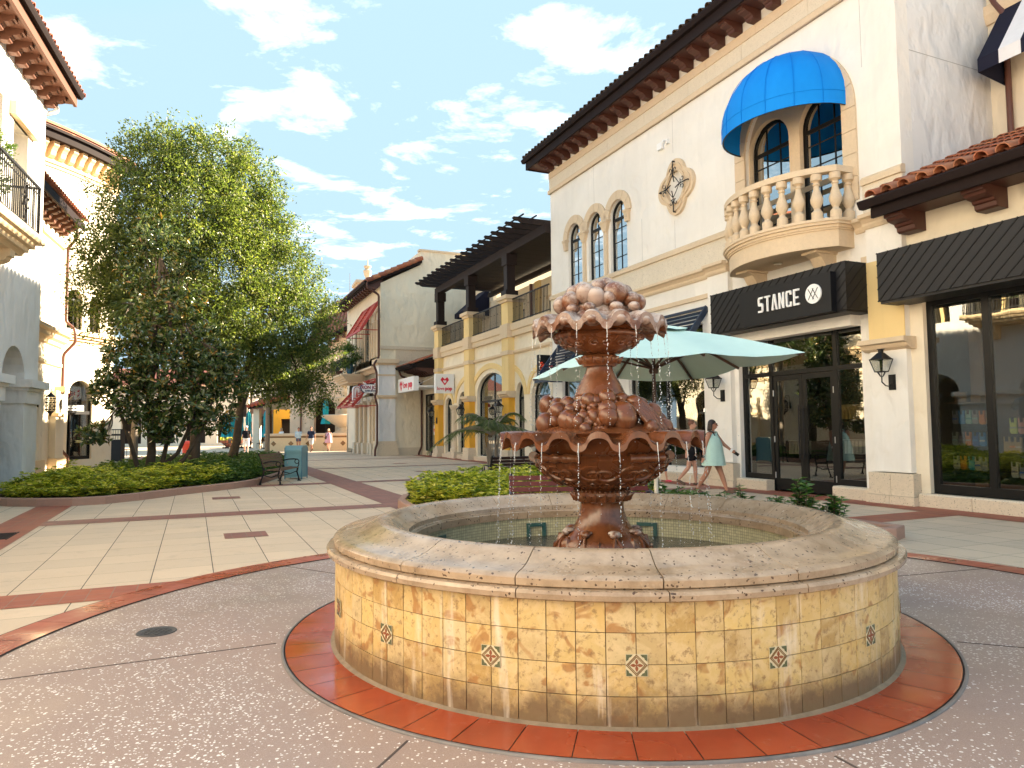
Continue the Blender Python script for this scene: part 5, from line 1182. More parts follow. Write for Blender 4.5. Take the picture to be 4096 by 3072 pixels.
def _cap():
    x = NM('wet_coral_stone', .3, .5); t = x.coord()
    c = x.mix(x.noise(1.6, 6, .65), (.34, .235, .15), (.48, .37, .26)); c = x.mix(x.ramp(x.noise(6, 6, .7), [(.42, 0.), (.66, .6)]), c, (.19, .125, .07))
    v = x.n('TexVoronoi'); v.inputs['Scale'].default_value = 42; d = x.n('TexNoise'); d.inputs['Scale'].default_value = 22; x.l(t, d.inputs['Vector']); ad = x.n('VectorMath'); ad.operation = 'MULTIPLY_ADD'; x.l(d.outputs['Color'], ad.inputs[0]); ad.inputs[1].default_value = (.06, .06, .03); x.l(t, ad.inputs[2]); x.l(ad.outputs[0], v.inputs['Vector'])
    sp = x.n('SeparateColor'); x.l(v.outputs['Color'], sp.inputs[0]); p = x.math('MULTIPLY', x.math('LESS_THAN', v.outputs['Distance'], .30), x.math('LESS_THAN', sp.outputs[0], x.ramp(x.noise(2.2, 3), [(.35, .12), (.65, .42)])))
    c = x.mix(p, c, (.09, .055, .035)); x.col(c); x.rgh(x.ramp(x.noise(2.2, 5, .6), [(.35, .06), (.65, .34)])); x.bump(p, -.6, .01); x.bump(x.noise(30, 5, .6), .18, .006); return x.m
M['cap'] = _cap()
prof_cap = [(2.02, .715), (2.085, .716), (2.095, .724), (2.097, .76), (2.078, .776), (2.03, .782), (1.96, .790), (1.90, .806), (1.84, .832), (1.79, .858), (1.745, .868), (1.70, .862), (1.655, .838), (1.61, .802), (1.575, .778), (1.54, .764), (1.535, .73), (1.51, .725), (1.51, .70)]
prof_lip = [(2.0, .655), (2.12, .657), (2.143, .668), (2.147, .695), (2.135, .712), (2.08, .716), (2.0, .716)]
prof_in = [(1.56, .72), (1.505, .72), (1.497, .71), (1.497, .648), (1.56, .645)]
g = .0016
for k in range(17):
    for prof, nm, o in ((prof_cap, 'cap_stone', 1.4), (prof_lip, 'lip_stone', 1.9), (prof_in, 'inner_stone', 12)):
        a0 = R(o)+2*pi*k/17; m = MB(); N_ = 10
        m.lathe(prof, N_, (0, 0), 0, a0+g, a0+2*pi/17-g); ne = len(m.v); w_ = N_+1
        m.f.append(tuple(i*w_ for i in range(len(prof)))); m.mi.append(0); m.f.append(tuple(i*w_+N_ for i in reversed(range(len(prof))))); m.mi.append(0)
        m.build(nm, M['cap'], FT, smooth=38)
# inner mosaic wall with its own UVs in metres
def uvcyl(name, r, z0, z1, mat, parent, seg=96):
    vs = [(r*sin(2*pi*k/seg), -r*cos(2*pi*k/seg), z) for k in range(seg) for z in (z0, z1)]
    fs = [(2*k, 2*((k+1) % seg), 2*((k+1) % seg)+1, 2*k+1) for k in range(seg)]
    me = bpy.data.meshes.new(name); me.from_pydata(vs, [], fs); uv = me.uv_layers.new(name='UVMap'); L = 2*pi*r
    for k in range(seg):
        for c_, (u_, v_) in enumerate(((k, z0), (k+1, z0), (k+1, z1), (k, z1))): uv.data[4*k+c_].uv = (u_/seg*L, v_)
    me.materials.append(mat); o = bpy.data.objects.new(name, me); col.objects.link(o); o.parent = parent; return o
def _mosaic():
    x = NM('glass_mosaic', .25, .5); tc_ = x.n('TexCoord'); br = x.n('TexBrick'); br.offset = 0; br.inputs['Scale'].default_value = 1; br.inputs['Brick Width'].default_value = .026; br.inputs['Row Height'].default_value = .026; br.inputs['Mortar Size'].default_value = .0016
    br.inputs['Color1'].default_value = (.58, .53, .33, 1); br.inputs['Color2'].default_value = (.42, .40, .26, 1); br.inputs['Mortar'].default_value = (.16, .16, .12, 1); x.l(tc_.outputs['UV'], br.inputs['Vector'])
    x.col(x.mix(x.ramp(x.noise(2, 4), [(.4, 0.), (.7, .4)]), br.outputs['Color'], (.26, .24, .14))); return x.m
uvcyl('mosaic_wall', 1.512, .2, .68, _mosaic(), FT)
def _water():
    x = NM('fountain_water', .04, .6, (.055, .042, .028)); x.bump(x.noise(9, 6, .65, None, .8), .9, .05); x.bump(x.noise(38, 4, .6), .8, .02); f = x.noise(26, 6, .7); x.col(x.mix(x.ramp(f, [(.66, 0.), (.74, .7)]), (.04, .028, .016), (.5, .5, .47))); return x.m
MB().lathe([(0, .47), (1.51, .47)], 64, cap=False).build('water_surface', _water(), FT)
for a in (-114, 156, 199):
    t = R(a); b = MB().plate([rect(-.10, .10, .44, .60), rect(-.065, .065, .45, .565)], -.012, .03); b.box(-.065, .065, .028, .035, .44, .57, 0)
    o = b.build('skimmer', plain('patina_green', (.03, .09, .08), .4, .5, var=.4, scale=20), FT); o.matrix_local = Matrix.Rotation(t, 4, 'Z') @ Matrix.Translation((0, -1.50, 0)) @ Matrix.Rotation(pi, 4, 'Z')
# carved pedestal, bowls
def _rust(name, lime):
    x = NM(name, .28, .55); t = x.coord()
    c = x.mix(x.noise(2.2, 6, .65), (.085, .028, .010), (.20, .066, .024)); c = x.mix(x.ramp(x.noise(9, 5, .7), [(.42, 0.), (.7, .65)]), c, (.055, .022, .010))
    s = x.noise(5, 5, .65, x.coord(scale=(2.2, 2.2, .35))); c = x.mix(x.ramp(s, [(.58, 0.), (.74, .45)]), c, (.26, .15, .08))
    if lime:
        gm = x.n('NewGeometry'); sp = x.n('SeparateXYZ'); x.l(gm.outputs['Normal'], sp.inputs[0])
        f = x.math('MULTIPLY', x.ramp(x.noise(6, 7, .75), [(.42, 0.), (.55, 1.)]), x.ramp(sp.outputs[2], [(.0, .45), (.5, 1.)])); c = x.mix(x.math('MULTIPLY', f, .85), c, (.50, .44, .40))
        x.rgh(x.ramp(x.noise(6, 7, .75), [(.45, .28), (.6, .7)]))
    else: x.rgh(x.ramp(x.noise(3.5, 4), [(.35, .12), (.65, .34)]))
    x.col(c); x.bump(x.noise(22, 6, .65), .22, .01); return x.m
M['rust'] = _rust('rust_glazed_stone', False); M['rustlime'] = _rust('limescaled_stone', True)
def acanth(b, r0, z0, r1, z1, ang, wd, mi=0, bulge=.02, n=8):
    """raised carved leaf running up a lathe surface between two rings"""
    vs = []
    for i in range(n+1):
        t = i/n; r = r0+(r1-r0)*t; z = z0+(z1-z0)*t; h = wd*(sin(pi*min(1, t*1.05+.08))**.7)*(1+.14*sin(t*22))
        for j, s in enumerate((-1, -.5, 0, .5, 1)):
            a = ang+s*h/max(r, .05); up = bulge*(1-abs(s)**2)*(1-.3*t)+(.012 if j == 2 else .0)+(bulge*1.2*t*t)
            rr_ = r+up+.002; vs.append((rr_*sin(a), -rr_*cos(a), z))
    fs = [(i*5+j, i*5+j+1, (i+1)*5+j+1, (i+1)*5+j) for i in range(n) for j in range(4)]
    b.add(vs, fs, mi)
def volute(b, surf, ang, t0, s, turns=1.6, w0=.012, flip=1):
    """scroll tube lying on a surface r(t),z(t)"""
    P = []; rs = []
    for k in range(26):
        q = k/25; th = flip*(q*turns*2*pi)+1.2; rad = s*(1-q*.85)
        a = ang+rad*cos(th)/.35*1.0; t = t0+rad*sin(th)*2.2; r, z = surf(max(0, min(1, t))); P.append(((r+.006)*sin(a), -(r+.006)*cos(a), z)); rs.append(w0*(1-.5*q))
    b.tube(P, rs, 6)
def lerp_prof(prof):
    def f(t):
        x = t*(len(prof)-1); i = min(int(x), len(prof)-2); u_ = x-i; return prof[i][0]+(prof[i+1][0]-prof[i][0])*u_, prof[i][1]+(prof[i+1][1]-prof[i][1])*u_
    return f
foot = [(.41, .40), (.41, .47), (.385, .50), (.36, .515), (.365, .55), (.375, .60), (.36, .65), (.30, .70), (.235, .75), (.195, .82), (.178, .88), (.172, .93), (.178, .955), (.205, .962), (.205, .98), (.215, .99), (.215, 1.0), (.235, 1.01), (.235, 1.035), (.21, 1.05), (.2, 1.062)]
b = MB().lathe(foot, 48)
for k in range(8):
    a = 2*pi*k/8+.2
    for s in (-1, 1):
        P = []; rs = []
        for i in range(12):
            t = i/11; z = .53+.20*t; r = .385-.10*t**1.6+.02*sin(t*pi); aa = a+s*(.02+.25*(1-t)**1.3*cos(t*1.2)); P.append((r*sin(aa), -r*cos(aa), z)); rs.append(.016*(1-.35*t))
        b.tube(P, rs, 6)
    for s in (-1, 1): volute(b, lambda t: (.375+.012-.05*abs(t-.4), .53+.16*t), a+pi/8+s*.10, .45, .055, 1.3, .011, s)
    acanth(b, .378, .53, .30, .70, a+pi/8, .05, bulge=.022)
b.build('fountain_foot', M['rust'], FT, smooth=50)
b = MB()
for k in range(8):
    a = 2*pi*k/8+.2; b.ball((.305*sin(a), -.305*cos(a), .722), (.045, .03, .024), 10, 6, rot=Matrix.Rotation(a, 3, 'Z')); b.ball((.28*sin(a), -.28*cos(a), .735), (.05, .045, .02), 10, 6, rot=Matrix.Rotation(a, 3, 'Z'))
b.build('scroll_carving', M['rustlime'], FT, smooth=60)
b = MB()
for k in range(20): acanth(b, .205, .965, .232, 1.03, 2*pi*k/20, .034, bulge=.012, n=5)
for k in range(36): a = 2*pi*k/36; b.ball((.222*sin(a), -.222*cos(a), 1.045), .012, 6, 5)
b.build('leaf_collar', M['rust'], FT, smooth=60)
bowlA = [(.20, 1.06), (.27, 1.075), (.35, 1.105), (.43, 1.155), (.49, 1.21), (.525, 1.265), (.545, 1.305), (.535, 1.33), (.50, 1.345), (.52, 1.38), (.555, 1.43), (.60, 1.475), (.64, 1.505)]
b = MB().lathe(bowlA, 64)
sf = lerp_prof(bowlA[:7])
for k in range(10):
    a = 2*pi*k/10+.15; acanth(b, .23, 1.075, .53, 1.285, a, .075, bulge=.018, n=9)
    for s in (-1, 1): volute(b, sf, a+s*.21, .62, .085, 1.5, .015, s); volute(b, sf, a+s*.19, .35, .05, 1.2, .011, -s)
for k in range(5):
    a0 = 2*pi*k/5+.25; P = [(.548*sin(a0+t*.05), -.548*cos(a0+t*.05), 1.318) for t in range(13)]; b.tube(P, [.03+.006*abs((i % 4)-2) for i in range(13)], 10)
b.build('lower_bowl', M['rust'], FT, smooth=45)
def scallop(R0, R1, z0, N, A_, B_, th, phase, mat, name, droop=.0, nt=7, na=14):
    b = MB(); vs = []; tot = N*na
    def off_(a):
        d = abs(((a-phase)*N/(2*pi)) % 1-.0); d = min(d, 1-d)*2
        if d < .46: return -B_*math.sqrt(max(0, 1-(d/.46)**2))**.85, d
        return A_*math.sqrt(max(0, 1-((1-d)/.54)**2)), d
    for layer in (0, 1):
        for i in range(nt+1):
            t = i/nt
            for k in range(tot):
                a = 2*pi*k/tot; w_, d = off_(a); rr_ = R0+(R1-R0)*t*(1.0 if d > .46 else 1.015); z = z0+w_*(t**.8)-droop*t**3*(1 if d > .46 else .2)-layer*th*(1+.5*t)
                vs.append((rr_*sin(a), -rr_*cos(a), z))
    L = (nt+1)*tot
    for i in range(nt):
        for k in range(tot):
            k2 = (k+1) % tot; b.f.append((i*tot+k, i*tot+k2, (i+1)*tot+k2, (i+1)*tot+k)); b.mi.append(0)
            b.f.append((L+(i+1)*tot+k, L+(i+1)*tot+k2, L+i*tot+k2, L+i*tot+k)); b.mi.append(0)
    for k in range(tot):
        k2 = (k+1) % tot; b.f.append((nt*tot+k, nt*tot+k2, L+nt*tot+k2, L+nt*tot+k)); b.mi.append(0)
    b.v = vs; return b.build(name, mat, FT, smooth=48)
scallop(.56, .815, 1.498, 18, .050, .072, .030, R(1.9), M['rust'], 'lower_scalloped_rim', .03, 7, 18)
cone = [(.24, 1.70), (.215, 1.78), (.205, 1.80), (.21, 1.812), (.20, 1.83), (.17, 1.90), (.135, 1.96), (.113, 2.01), (.108, 2.035), (.135, 2.042), (.14, 2.055), (.15, 2.065), (.165, 2.08), (.168, 2.105), (.15, 2.125), (.12, 2.14)]
b = MB().lathe(cone, 40)
for k in range(16): acanth(b, .145, 2.062, .166, 2.115, 2*pi*k/16, .028, bulge=.012, n=5)
b.build('upper_stem', M['rust'], FT, smooth=45)
bowlB = [(.12, 2.135), (.19, 2.155), (.26, 2.19), (.315, 2.235), (.345, 2.275), (.335, 2.295), (.315, 2.305), (.355, 2.33), (.39, 2.36), (.43, 2.39)]
b = MB().lathe(bowlB, 56); sfB = lerp_prof(bowlB[:5])
for k in range(8):
    a = 2*pi*k/8+.3; acanth(b, .15, 2.145, .335, 2.26, a, .052, bulge=.014, n=8)
    for s in (-1, 1): volute(b, sfB, a+s*.24, .6, .055, 1.4, .011, s)
for k in range(4):
    a0 = 2*pi*k/4+.05; P = [(.35*sin(a0+t*.06), -.35*cos(a0+t*.06), 2.285) for t in range(14)]; b.tube(P, [.022+.004*abs((i % 4)-2) for i in range(14)], 10)
b.build('upper_bowl', M['rust'], FT, smooth=45)
scallop(.36, .54, 2.425, 15, .040, .070, .046, R(-.8), M['rustlime'], 'upper_scalloped_rim', .045, 7, 16)
b = MB()
for k in range(15):
    a = R(-.8)+2*pi*(k+.5)/15; b.ball((.50*sin(a), -.50*cos(a), 2.362), (.060, .055, .040), 10, 7, rot=Matrix.Rotation(a, 3, 'Z')); b.ball((.42*sin(a), -.42*cos(a), 2.355), (.07, .07, .035), 10, 7, rot=Matrix.Rotation(a, 3, 'Z'))
b.build('rim_underside_carving', M['rustlime'], FT, smooth=60)
# carved fruit
r2 = random.Random(3)
b = MB(); b.lathe([(.58, 1.50), (.40, 1.58), (.25, 1.70), (.2, 1.78)], 40)
def fr(a, r, z, s, sq=1.0, tilt=0): a = R(a); b.ball((r*sin(a), -r*cos(a), z), (s, s, s*sq), 16, 11, rot=Matrix.Rotation(tilt, 3, 'Y'))
fr(-43, .41, 1.60, .092); fr(16, .42, 1.625, .112, 1.12); fr(-24, .30, 1.755, .065); fr(4, .29, 1.775, .072); fr(45, .33, 1.745, .07, .8); fr(-62, .40, 1.68, .07); fr(-72, .48, 1.58, .075, 1.2); fr(66, .42, 1.66, .08); fr(82, .46, 1.60, .07); fr(40, .52, 1.545, .06); fr(-20, .5, 1.54, .05); fr(62, .53, 1.55, .065)
for k in range(26):
    a = 95+k*7.2 if k < 24 else 0
    fr(a*1.0, r2.uniform(.34, .5), r2.uniform(1.56, 1.74), r2.uniform(.055, .1), r2.uniform(.85, 1.2))
for k in range(60):
    a = R(-12+r2.uniform(-15, 15)); z = r2.uniform(1.53, 1.72); b.ball((( .45-(z-1.53)*.55+.02)*sin(a), -(.45-(z-1.53)*.55+.02)*cos(a), z), .024, 9, 6)
for k in range(46):
    a = r2.uniform(-95, 95); t = r2.random(); fr(a, .52-.27*t, 1.54+.24*t, r2.uniform(.035, .06), r2.uniform(.8, 1.25))
for k in range(5): a = R(34+k*3.2); b.tube([((.36+.05*i)*sin(a+i*.02), -(.36+.05*i)*cos(a+i*.02), 1.74-.035*i+.01*(k-2)-.004*i*i) for i in range(6)], [.022, .026, .026, .022, .016, .007], 8)
for k in range(7): a = R(58+k*6); b.tube([((.3+.06*i)*sin(a), -(.3+.06*i)*cos(a), 1.72-.04*i) for i in range(6)], [.02, .028, .03, .024, .018, .006], 8, squash=.5)
b.build('lower_fruit_carving', M['rust'], FT, smooth=60)
b = MB(); b.lathe([(.40, 2.40), (.3, 2.50), (.15, 2.58), (0, 2.6)], 32)
def fr(a, r, z, s, sq=1.0, tilt=0): a = R(a); b.ball((r*sin(a), -r*cos(a), z), (s, s, s*sq), 14, 10, rot=Matrix.Rotation(tilt, 3, 'Y'))
for a, r, z, s, q_ in ((-52, .31, 2.545, .075, 1.1), (-28, .27, 2.60, .08, 1.05), (-10, .30, 2.56, .072, 1.15), (8, .30, 2.55, .058, 1), (24, .26, 2.60, .10, .95), (45, .33, 2.55, .07, .9), (62, .34, 2.54, .06, 1.1), (-70, .33, 2.53, .065, 1), (-5, .13, 2.665, .075, .95), (25, .12, 2.69, .07, .9), (-55, .17, 2.66, .07, .9), (60, .22, 2.62, .075, 1), (14, .38, 2.47, .055, .8), (-18, .38, 2.47, .05, .8), (-40, .37, 2.47, .05, .8), (36, .4, 2.48, .05, .8), (100, .3, 2.56, .08, 1), (130, .28, 2.58, .075, 1), (160, .3, 2.57, .08, 1), (190, .28, 2.6, .08, 1), (220, .3, 2.56, .08, 1), (255, .3, 2.56, .08, 1), (120, .12, 2.68, .08, .8), (200, .14, 2.68, .08, .8), (285, .2, 2.64, .08, .8)): fr(a, r, z, s, q_)
b.build('upper_fruit_carving', M['rustlime'], FT, smooth=60)
# falling water, one stream per spout
def _drop():
    x = NM('falling_water', .08, .8, (.75, .78, .80)); x.b.inputs['Transmission Weight'].default_value = .35; x.b.inputs['IOR'].default_value = 1.33; return x.m
M['drop'] = _drop()
def stream(a, r, zt, zb, n, spread):
    b = MB()
    L = zt-zb
    for i in range(n):
        t = (i+r2.random()*.8)/n; z = zt-L*t; s = r2.uniform(.0014, .0042)*(1+.35*t); sp = spread*(.15+t); rr_ = r+.045*math.sqrt(t)*L+r2.gauss(0, sp); aa = a+r2.gauss(0, sp)/r
        b.ball((rr_*sin(aa), -rr_*cos(aa), z), (s, s, s*r2.uniform(1, 2.6 if t < .5 else 1.4)), 5, 4)
    b.tube([(r*sin(a), -r*cos(a), zt+.01), ((r+.008)*sin(a), -(r+.008)*cos(a), zt-.06), ((r+.012)*sin(a+.004), -(r+.012)*cos(a+.004), zt-.13)], [.004, .003, .0015], 5)
    b.build('water_stream', M['drop'], FT, smooth=60)
for k in range(15): stream(R(-.8)+2*pi*k/15, .535, 2.345, 1.56, 46, .006)
for k in range(18): stream(R(1.9)+2*pi*k/18, .815, 1.43, .48, 50, .007)
b = MB()
for i in range(220):
    a = r2.uniform(0, 2*pi); r = r2.uniform(.45, 1.1); b.ball((r*sin(a), -r*cos(a), r2.uniform(.5, 1.5)), r2.uniform(.0018, .004), 5, 4)
o = b.build('water_spray', M['drop'], FT, smooth=60)
# red edging ring and its metal strip
RG = disc(2.10, 2.425, FC, .018, 'fountain_edging', M['wetring'], 50, .006); tag(RG, kind='structure'); tag(disc(2.0, 2.44, FC, .013, 'fountain_edging_joint', M['gap'], 90), kind='structure')
o = MB().lathe([(2.436, .008), (2.436, .020), (2.445, .022), (2.453, .018), (2.455, .008)], 120, FC, cap=False).build('edging_strip', plain('worn_metal_strip', (.16, .14, .13), .4, .5, var=.9, scale=4), smooth=60); tag(o, kind='structure')
# ------------------------------------------------------------ vegetation
def leafmat(name, stops, rough=.45, trans=.35, spec=.5):
    m = bpy.data.materials.new(name); m.use_nodes = True; t = m.node_tree; n = t.nodes; p = n['Principled BSDF']; out = n['Material Output']
    g = n.new('ShaderNodeNewGeometry'); r = n.new('ShaderNodeValToRGB'); e = r.color_ramp.elements
    while len(e) < len(stops): e.new(.5)
    for i, (q, c) in enumerate(stops): e[i].position = q; e[i].color = (*c, 1)
    t.links.new(g.outputs['Random Per Island'], r.inputs[0]); t.links.new(r.outputs[0], p.inputs['Base Color'])
    p.inputs['Roughness'].default_value = rough; p.inputs['Specular IOR Level'].default_value = spec
    tl = n.new('ShaderNodeBsdfTranslucent'); mx = n.new('ShaderNodeMixShader'); mx.inputs[0].default_value = trans
    br = n.new('ShaderNodeMix'); br.data_type = 'RGBA'; br.blend_type = 'MULTIPLY'; br.inputs['Factor'].default_value = 1; t.links.new(r.outputs[0], br.inputs['A']); br.inputs['B'].default_value = (1.5, 1.6, .7, 1)
    t.links.new(br.outputs['Result'], tl.inputs[0]); t.links.new(p.outputs[0], mx.inputs[1]); t.links.new(tl.outputs[0], mx.inputs[2]); t.links.new(mx.outputs[0], out.inputs[0]); return m
M['oakleaf'] = leafmat('oak_leaf', [(0, (.045, .07, .02)), (.3, (.085, .12, .034)), (.6, (.135, .175, .05)), (.85, (.20, .235, .07)), (1, (.30, .29, .10))], .4, .45)
M['magleaf'] = leafmat('magnolia_leaf', [(0, (.035, .06, .018)), (.4, (.065, .105, .03)), (.8, (.11, .145, .045)), (.93, (.20, .20, .06)), (.965, (.35, .20, .03)), (1, (.20, .10, .03))], .22, .15, .7)
M['hedgeleaf'] = leafmat('variegated_leaf', [(0, (.07, .11, .015)), (.25, (.18, .23, .025)), (.5, (.36, .38, .04)), (.75, (.58, .54, .07)), (1, (.72, .64, .17))], .35, .4)
M['hedgedark'] = leafmat('green_groundcover_leaf', [(0, (.035, .075, .015)), (.5, (.075, .14, .028)), (.85, (.12, .19, .04)), (1, (.19, .24, .06))], .45, .3)
M['hibleaf'] = leafmat('glossy_green_leaf', [(0, (.03, .08, .015)), (.5, (.06, .15, .03)), (1, (.12, .23, .05))], .3, .3, .6)
M['palmleaf'] = leafmat('palm_leaf', [(0, (.06, .10, .04)), (.6, (.12, .17, .07)), (1, (.22, .25, .12))], .45, .3)
M['bark'] = plain('bark', (.10, .075, .055), .9, .2, var=.5, scale=5, bump=.5); M['palebark'] = plain('palm_bark', (.24, .20, .16), .9, .2, var=.25, scale=4, bump=.4)
M['mulch'] = plain('mulch', (.045, .028, .02), .95, .1, var=.6, scale=40, bump=.8)
rg = np.random.default_rng(5)
def unit(v): return v/np.maximum(np.linalg.norm(v, axis=1, keepdims=True), 1e-9)
def leafmesh(name, P, D, N, L, Wd, mat, parent=None, fold=.25):
    """leaves: base point P, direction D, face normal hint N, lengths L, widths Wd"""
    D = unit(D); S = unit(np.cross(D, N)); Nn = np.cross(S, D); n = len(P); L = np.asarray(L).reshape(-1, 1); Wd = np.asarray(Wd).reshape(-1, 1)
    base = P; tip = P+D*L-Nn*L*.12; lft = P+D*L*.45+S*Wd/2+Nn*Wd*fold; rgt = P+D*L*.45-S*Wd/2+Nn*Wd*fold
    V = np.stack([base, lft, tip, rgt], 1).reshape(-1, 3).astype(np.float32)
    me = bpy.data.meshes.new(name); me.vertices.add(4*n); me.vertices.foreach_set('co', V.ravel())
    idx = (np.arange(n)[:, None]*4+np.array([[0, 1, 2, 0, 2, 3]])).astype(np.int32).ravel()
    me.loops.add(6*n); me.loops.foreach_set('vertex_index', idx); me.polygons.add(2*n)
    me.polygons.foreach_set('loop_start', np.arange(0, 6*n, 3, dtype=np.int32)); me.polygons.foreach_set('loop_total', np.full(2*n, 3, dtype=np.int32))
    me.materials.append(mat); me.update(calc_edges=True); o = bpy.data.objects.new(name, me); col.objects.link(o)
    if parent: o.parent = parent
    return o
def rand_dirs(n, up=0): v = rg.normal(size=(n, 3)); v[:, 2] += up; return unit(v)
def crown(lobes, clumps_per, leaves_per, Lm, Wm, mat, name, parent, clump_r=.28, shell=.55, up=.3, droop=0):
    Ps, Ds, Ns, Ls, Ws = [], [], [], [], []
    for (x, y, z, rx, rz) in lobes:
        vol = rx*rx*rz; k = max(6, int(clumps_per*(rx*rz)**1.0))
        d = rand_dirs(k); rad = (shell+(1-shell)*rg.random((k, 1)))**(.7); c = np.array([x, y, z])+d*rad*np.array([rx, rx, rz])*(1+.17*rg.normal(size=(k, 1)))
        for i in range(k):
            m = rg.integers(int(leaves_per*.6), int(leaves_per*1.4)); ax = d[i]+rg.normal(size=3)*.7; ax[2] += up-droop; ax /= np.linalg.norm(ax)
            t = rg.random((m, 1)); off = rg.normal(size=(m, 3))*clump_r*.38
            P = c[i]+ax*(t-.3)*clump_r*2.2+off
            D = unit(ax*.9+rg.normal(size=(m, 3))*.75); Ps.append(P); Ds.append(D); Ns.append(unit(rg.normal(size=(m, 3))*.7+np.array([0, 0, 1.]))); Ls.append(Lm*(.65+.7*rg.random(m))); Ws.append(Wm*(.65+.7*rg.random(m)))
    return leafmesh(name, np.concatenate(Ps), np.concatenate(Ds), np.concatenate(Ns), np.concatenate(Ls), np.concatenate(Ws), mat, parent)
OAK = [[-13.0, 26.0, 11.4, 1.4, 1.15], [-11.5, 27.0, 11.9, 1.5, 1.2], [-11.0, 28.6, 11.3, 1.5, 1.42], [-13.4, 25.5, 9.8, 1.43, 1.43], [-11.8, 26.0, 9.6, 2.0, 1.73], [-10.7, 28.5, 9.8, 1.7, 1.72], [-14.2, 25.0, 8.0, 1.1, 1.05], [-12.8, 26.0, 7.7, 1.9, 1.64], [-11.3, 27.6, 7.9, 2.25, 1.86], [-14.5, 24.5, 6.3, .8, .85], [-13.4, 25.5, 5.8, 1.45, 1.07], [-11.6, 27.0, 5.3, 2.0, 1.5], [-14.8, 26.6, 7.3, .95, .8], [-12.9, 26.8, 12.5, 1.0, .7]]
OAK2 = [[-9.7, 30.0, 8.2, 1.57, 1.36], [-10.6, 29.0, 6.1, 2.1, 1.6], [-9.0, 31.0, 6.7, 1.41, 1.3], [-8.6, 31.0, 5.0, .98, .87], [-9.3, 30.5, 4.3, 1.39, 1.1], [-8.7, 30.5, 3.1, .9, .75], [-10.7, 28.8, 4.3, 1.5, 1.1], [-10.0, 30.0, 3.5, 1.1, .7], [-10.2, 29.4, 9.6, 1.2, 1.0]]
def limbs(b, base, top, lobes, r0, n=6):
    base = Vector(base); top = Vector(top); m = 7; P = [base.lerp(top, i/m)+Vector((sin(i*1.3)*.12, cos(i*1.7)*.1, 0)) for i in range(m+1)]
    b.tube(P, [r0*(1.25 if i == 0 else 1)*(1-.62*i/m) for i in range(m+1)], 12)
    for k, (x, y, z, rx, rz) in enumerate(lobes):
        q = P[min(m, 2+k % (m-1))]; e = Vector((x, y, z)); mid = q.lerp(e, .5)+Vector((0, 0, -.25)); r = r0*.42
        b.tube([q, q.lerp(mid, .5)+Vector((.05, 0, .05)), mid, e], [r, r*.75, r*.55, r*.2], 7)
        for j in range(4):
            dd = rand_dirs(1)[0]; e2 = e+Vector((float(dd[0])*rx*.8, float(dd[1])*rx*.8, float(dd[2])*rz*.8)); b.tube([mid.lerp(e, .4), mid.lerp(e2, .7), e2], [r*.35, r*.22, r*.06], 5)
def tree(name, label, cat, lobes, base, top, r0, cl, lv, L, W_, mat, **k):
    e = empty(name, label, cat, group='trees in the left planting bed'); b = MB(); limbs(b, base, top, lobes, r0); b.build('trunk', M['bark'], e, smooth=60, fix=False)
    crown(lobes, cl, lv, L, W_, M[mat], 'crown', e, **k); return e
tree('oak_tree', 'tall dense live oak with its high rounded crown behind the magnolia', 'tree', OAK, (-11.75, 26.3, 0), (-11.9, 26.8, 9.5), .19, 78, 42, .13, .06, 'oakleaf', clump_r=.32, shell=.4)
tree('oak_tree', 'second live oak whose right side hangs low over the bench', 'tree', OAK2, (-11.6, 29.3, 0), (-10.3, 29.6, 7.5), .18, 78, 42, .13, .06, 'oakleaf', clump_r=.32, shell=.4, droop=.5)
MAG = [[-10.8, 21.5, 7.4, .70, .83], [-9.9, 21.5, 6.7, .55, .6], [-11.3, 21.5, 6.3, .6, .8], [-10.2, 21.5, 5.5, .85, .83], [-10.8, 21.2, 4.5, .96, .82], [-9.6, 21.5, 4.5, .83, .75], [-11.4, 21.0, 3.6, .81, .66], [-10.2, 21.0, 3.4, 1.03, .81], [-9.0, 21.3, 3.4, .89, .74], [-8.6, 21.5, 2.8, .6, .53], [-10.9, 21.0, 2.5, .88, .66], [-9.6, 21.0, 2.3, 1.03, .73], [-8.9, 21.3, 1.9, .6, .45], [-11.9, 20.8, 2.7, .44, .44], [-12.0, 20.6, 1.5, .4, .3], [-10.3, 21.0, 1.7, .7, .4], [-8.6, 21.0, 3.7, .44, .37]]
e = empty('magnolia_tree', 'glossy dark magnolia with big leathery leaves in front of the oaks', 'tree', group='trees in the left planting bed'); b = MB()
limbs(b, (-10.85, 21.3, 0), (-10.7, 21.4, 6.8), MAG, .13)
for q in (((-10.7, 21.3, .2), (-10.4, 21.2, .5), (-9.9, 21.2, .9), (-9.5, 21.1, 1.7), (-9.3, 21.2, 2.6)), ((-10.75, 21.2, .2), (-10.1, 21.0, .3), (-9.6, 21.0, .75), (-9.2, 21.1, 1.5), (-8.9, 21.2, 2.4)), ((-10.9, 21.3, .1), (-11.1, 21.2, .6), (-11.3, 21.1, 1.4), (-11.6, 21, 2.4)), ((-10.6, 21.4, .1), (-10.4, 21.4, .8), (-10.2, 21.4, 1.8), (-10.1, 21.4, 3))): b.tube(q, [.075, .07, .06, .05, .03][:len(q)], 8)
b.build('trunk', M['bark'], e, smooth=60, fix=False)
Ps, Ds, Ns, Ls, Ws = [], [], [], [], []
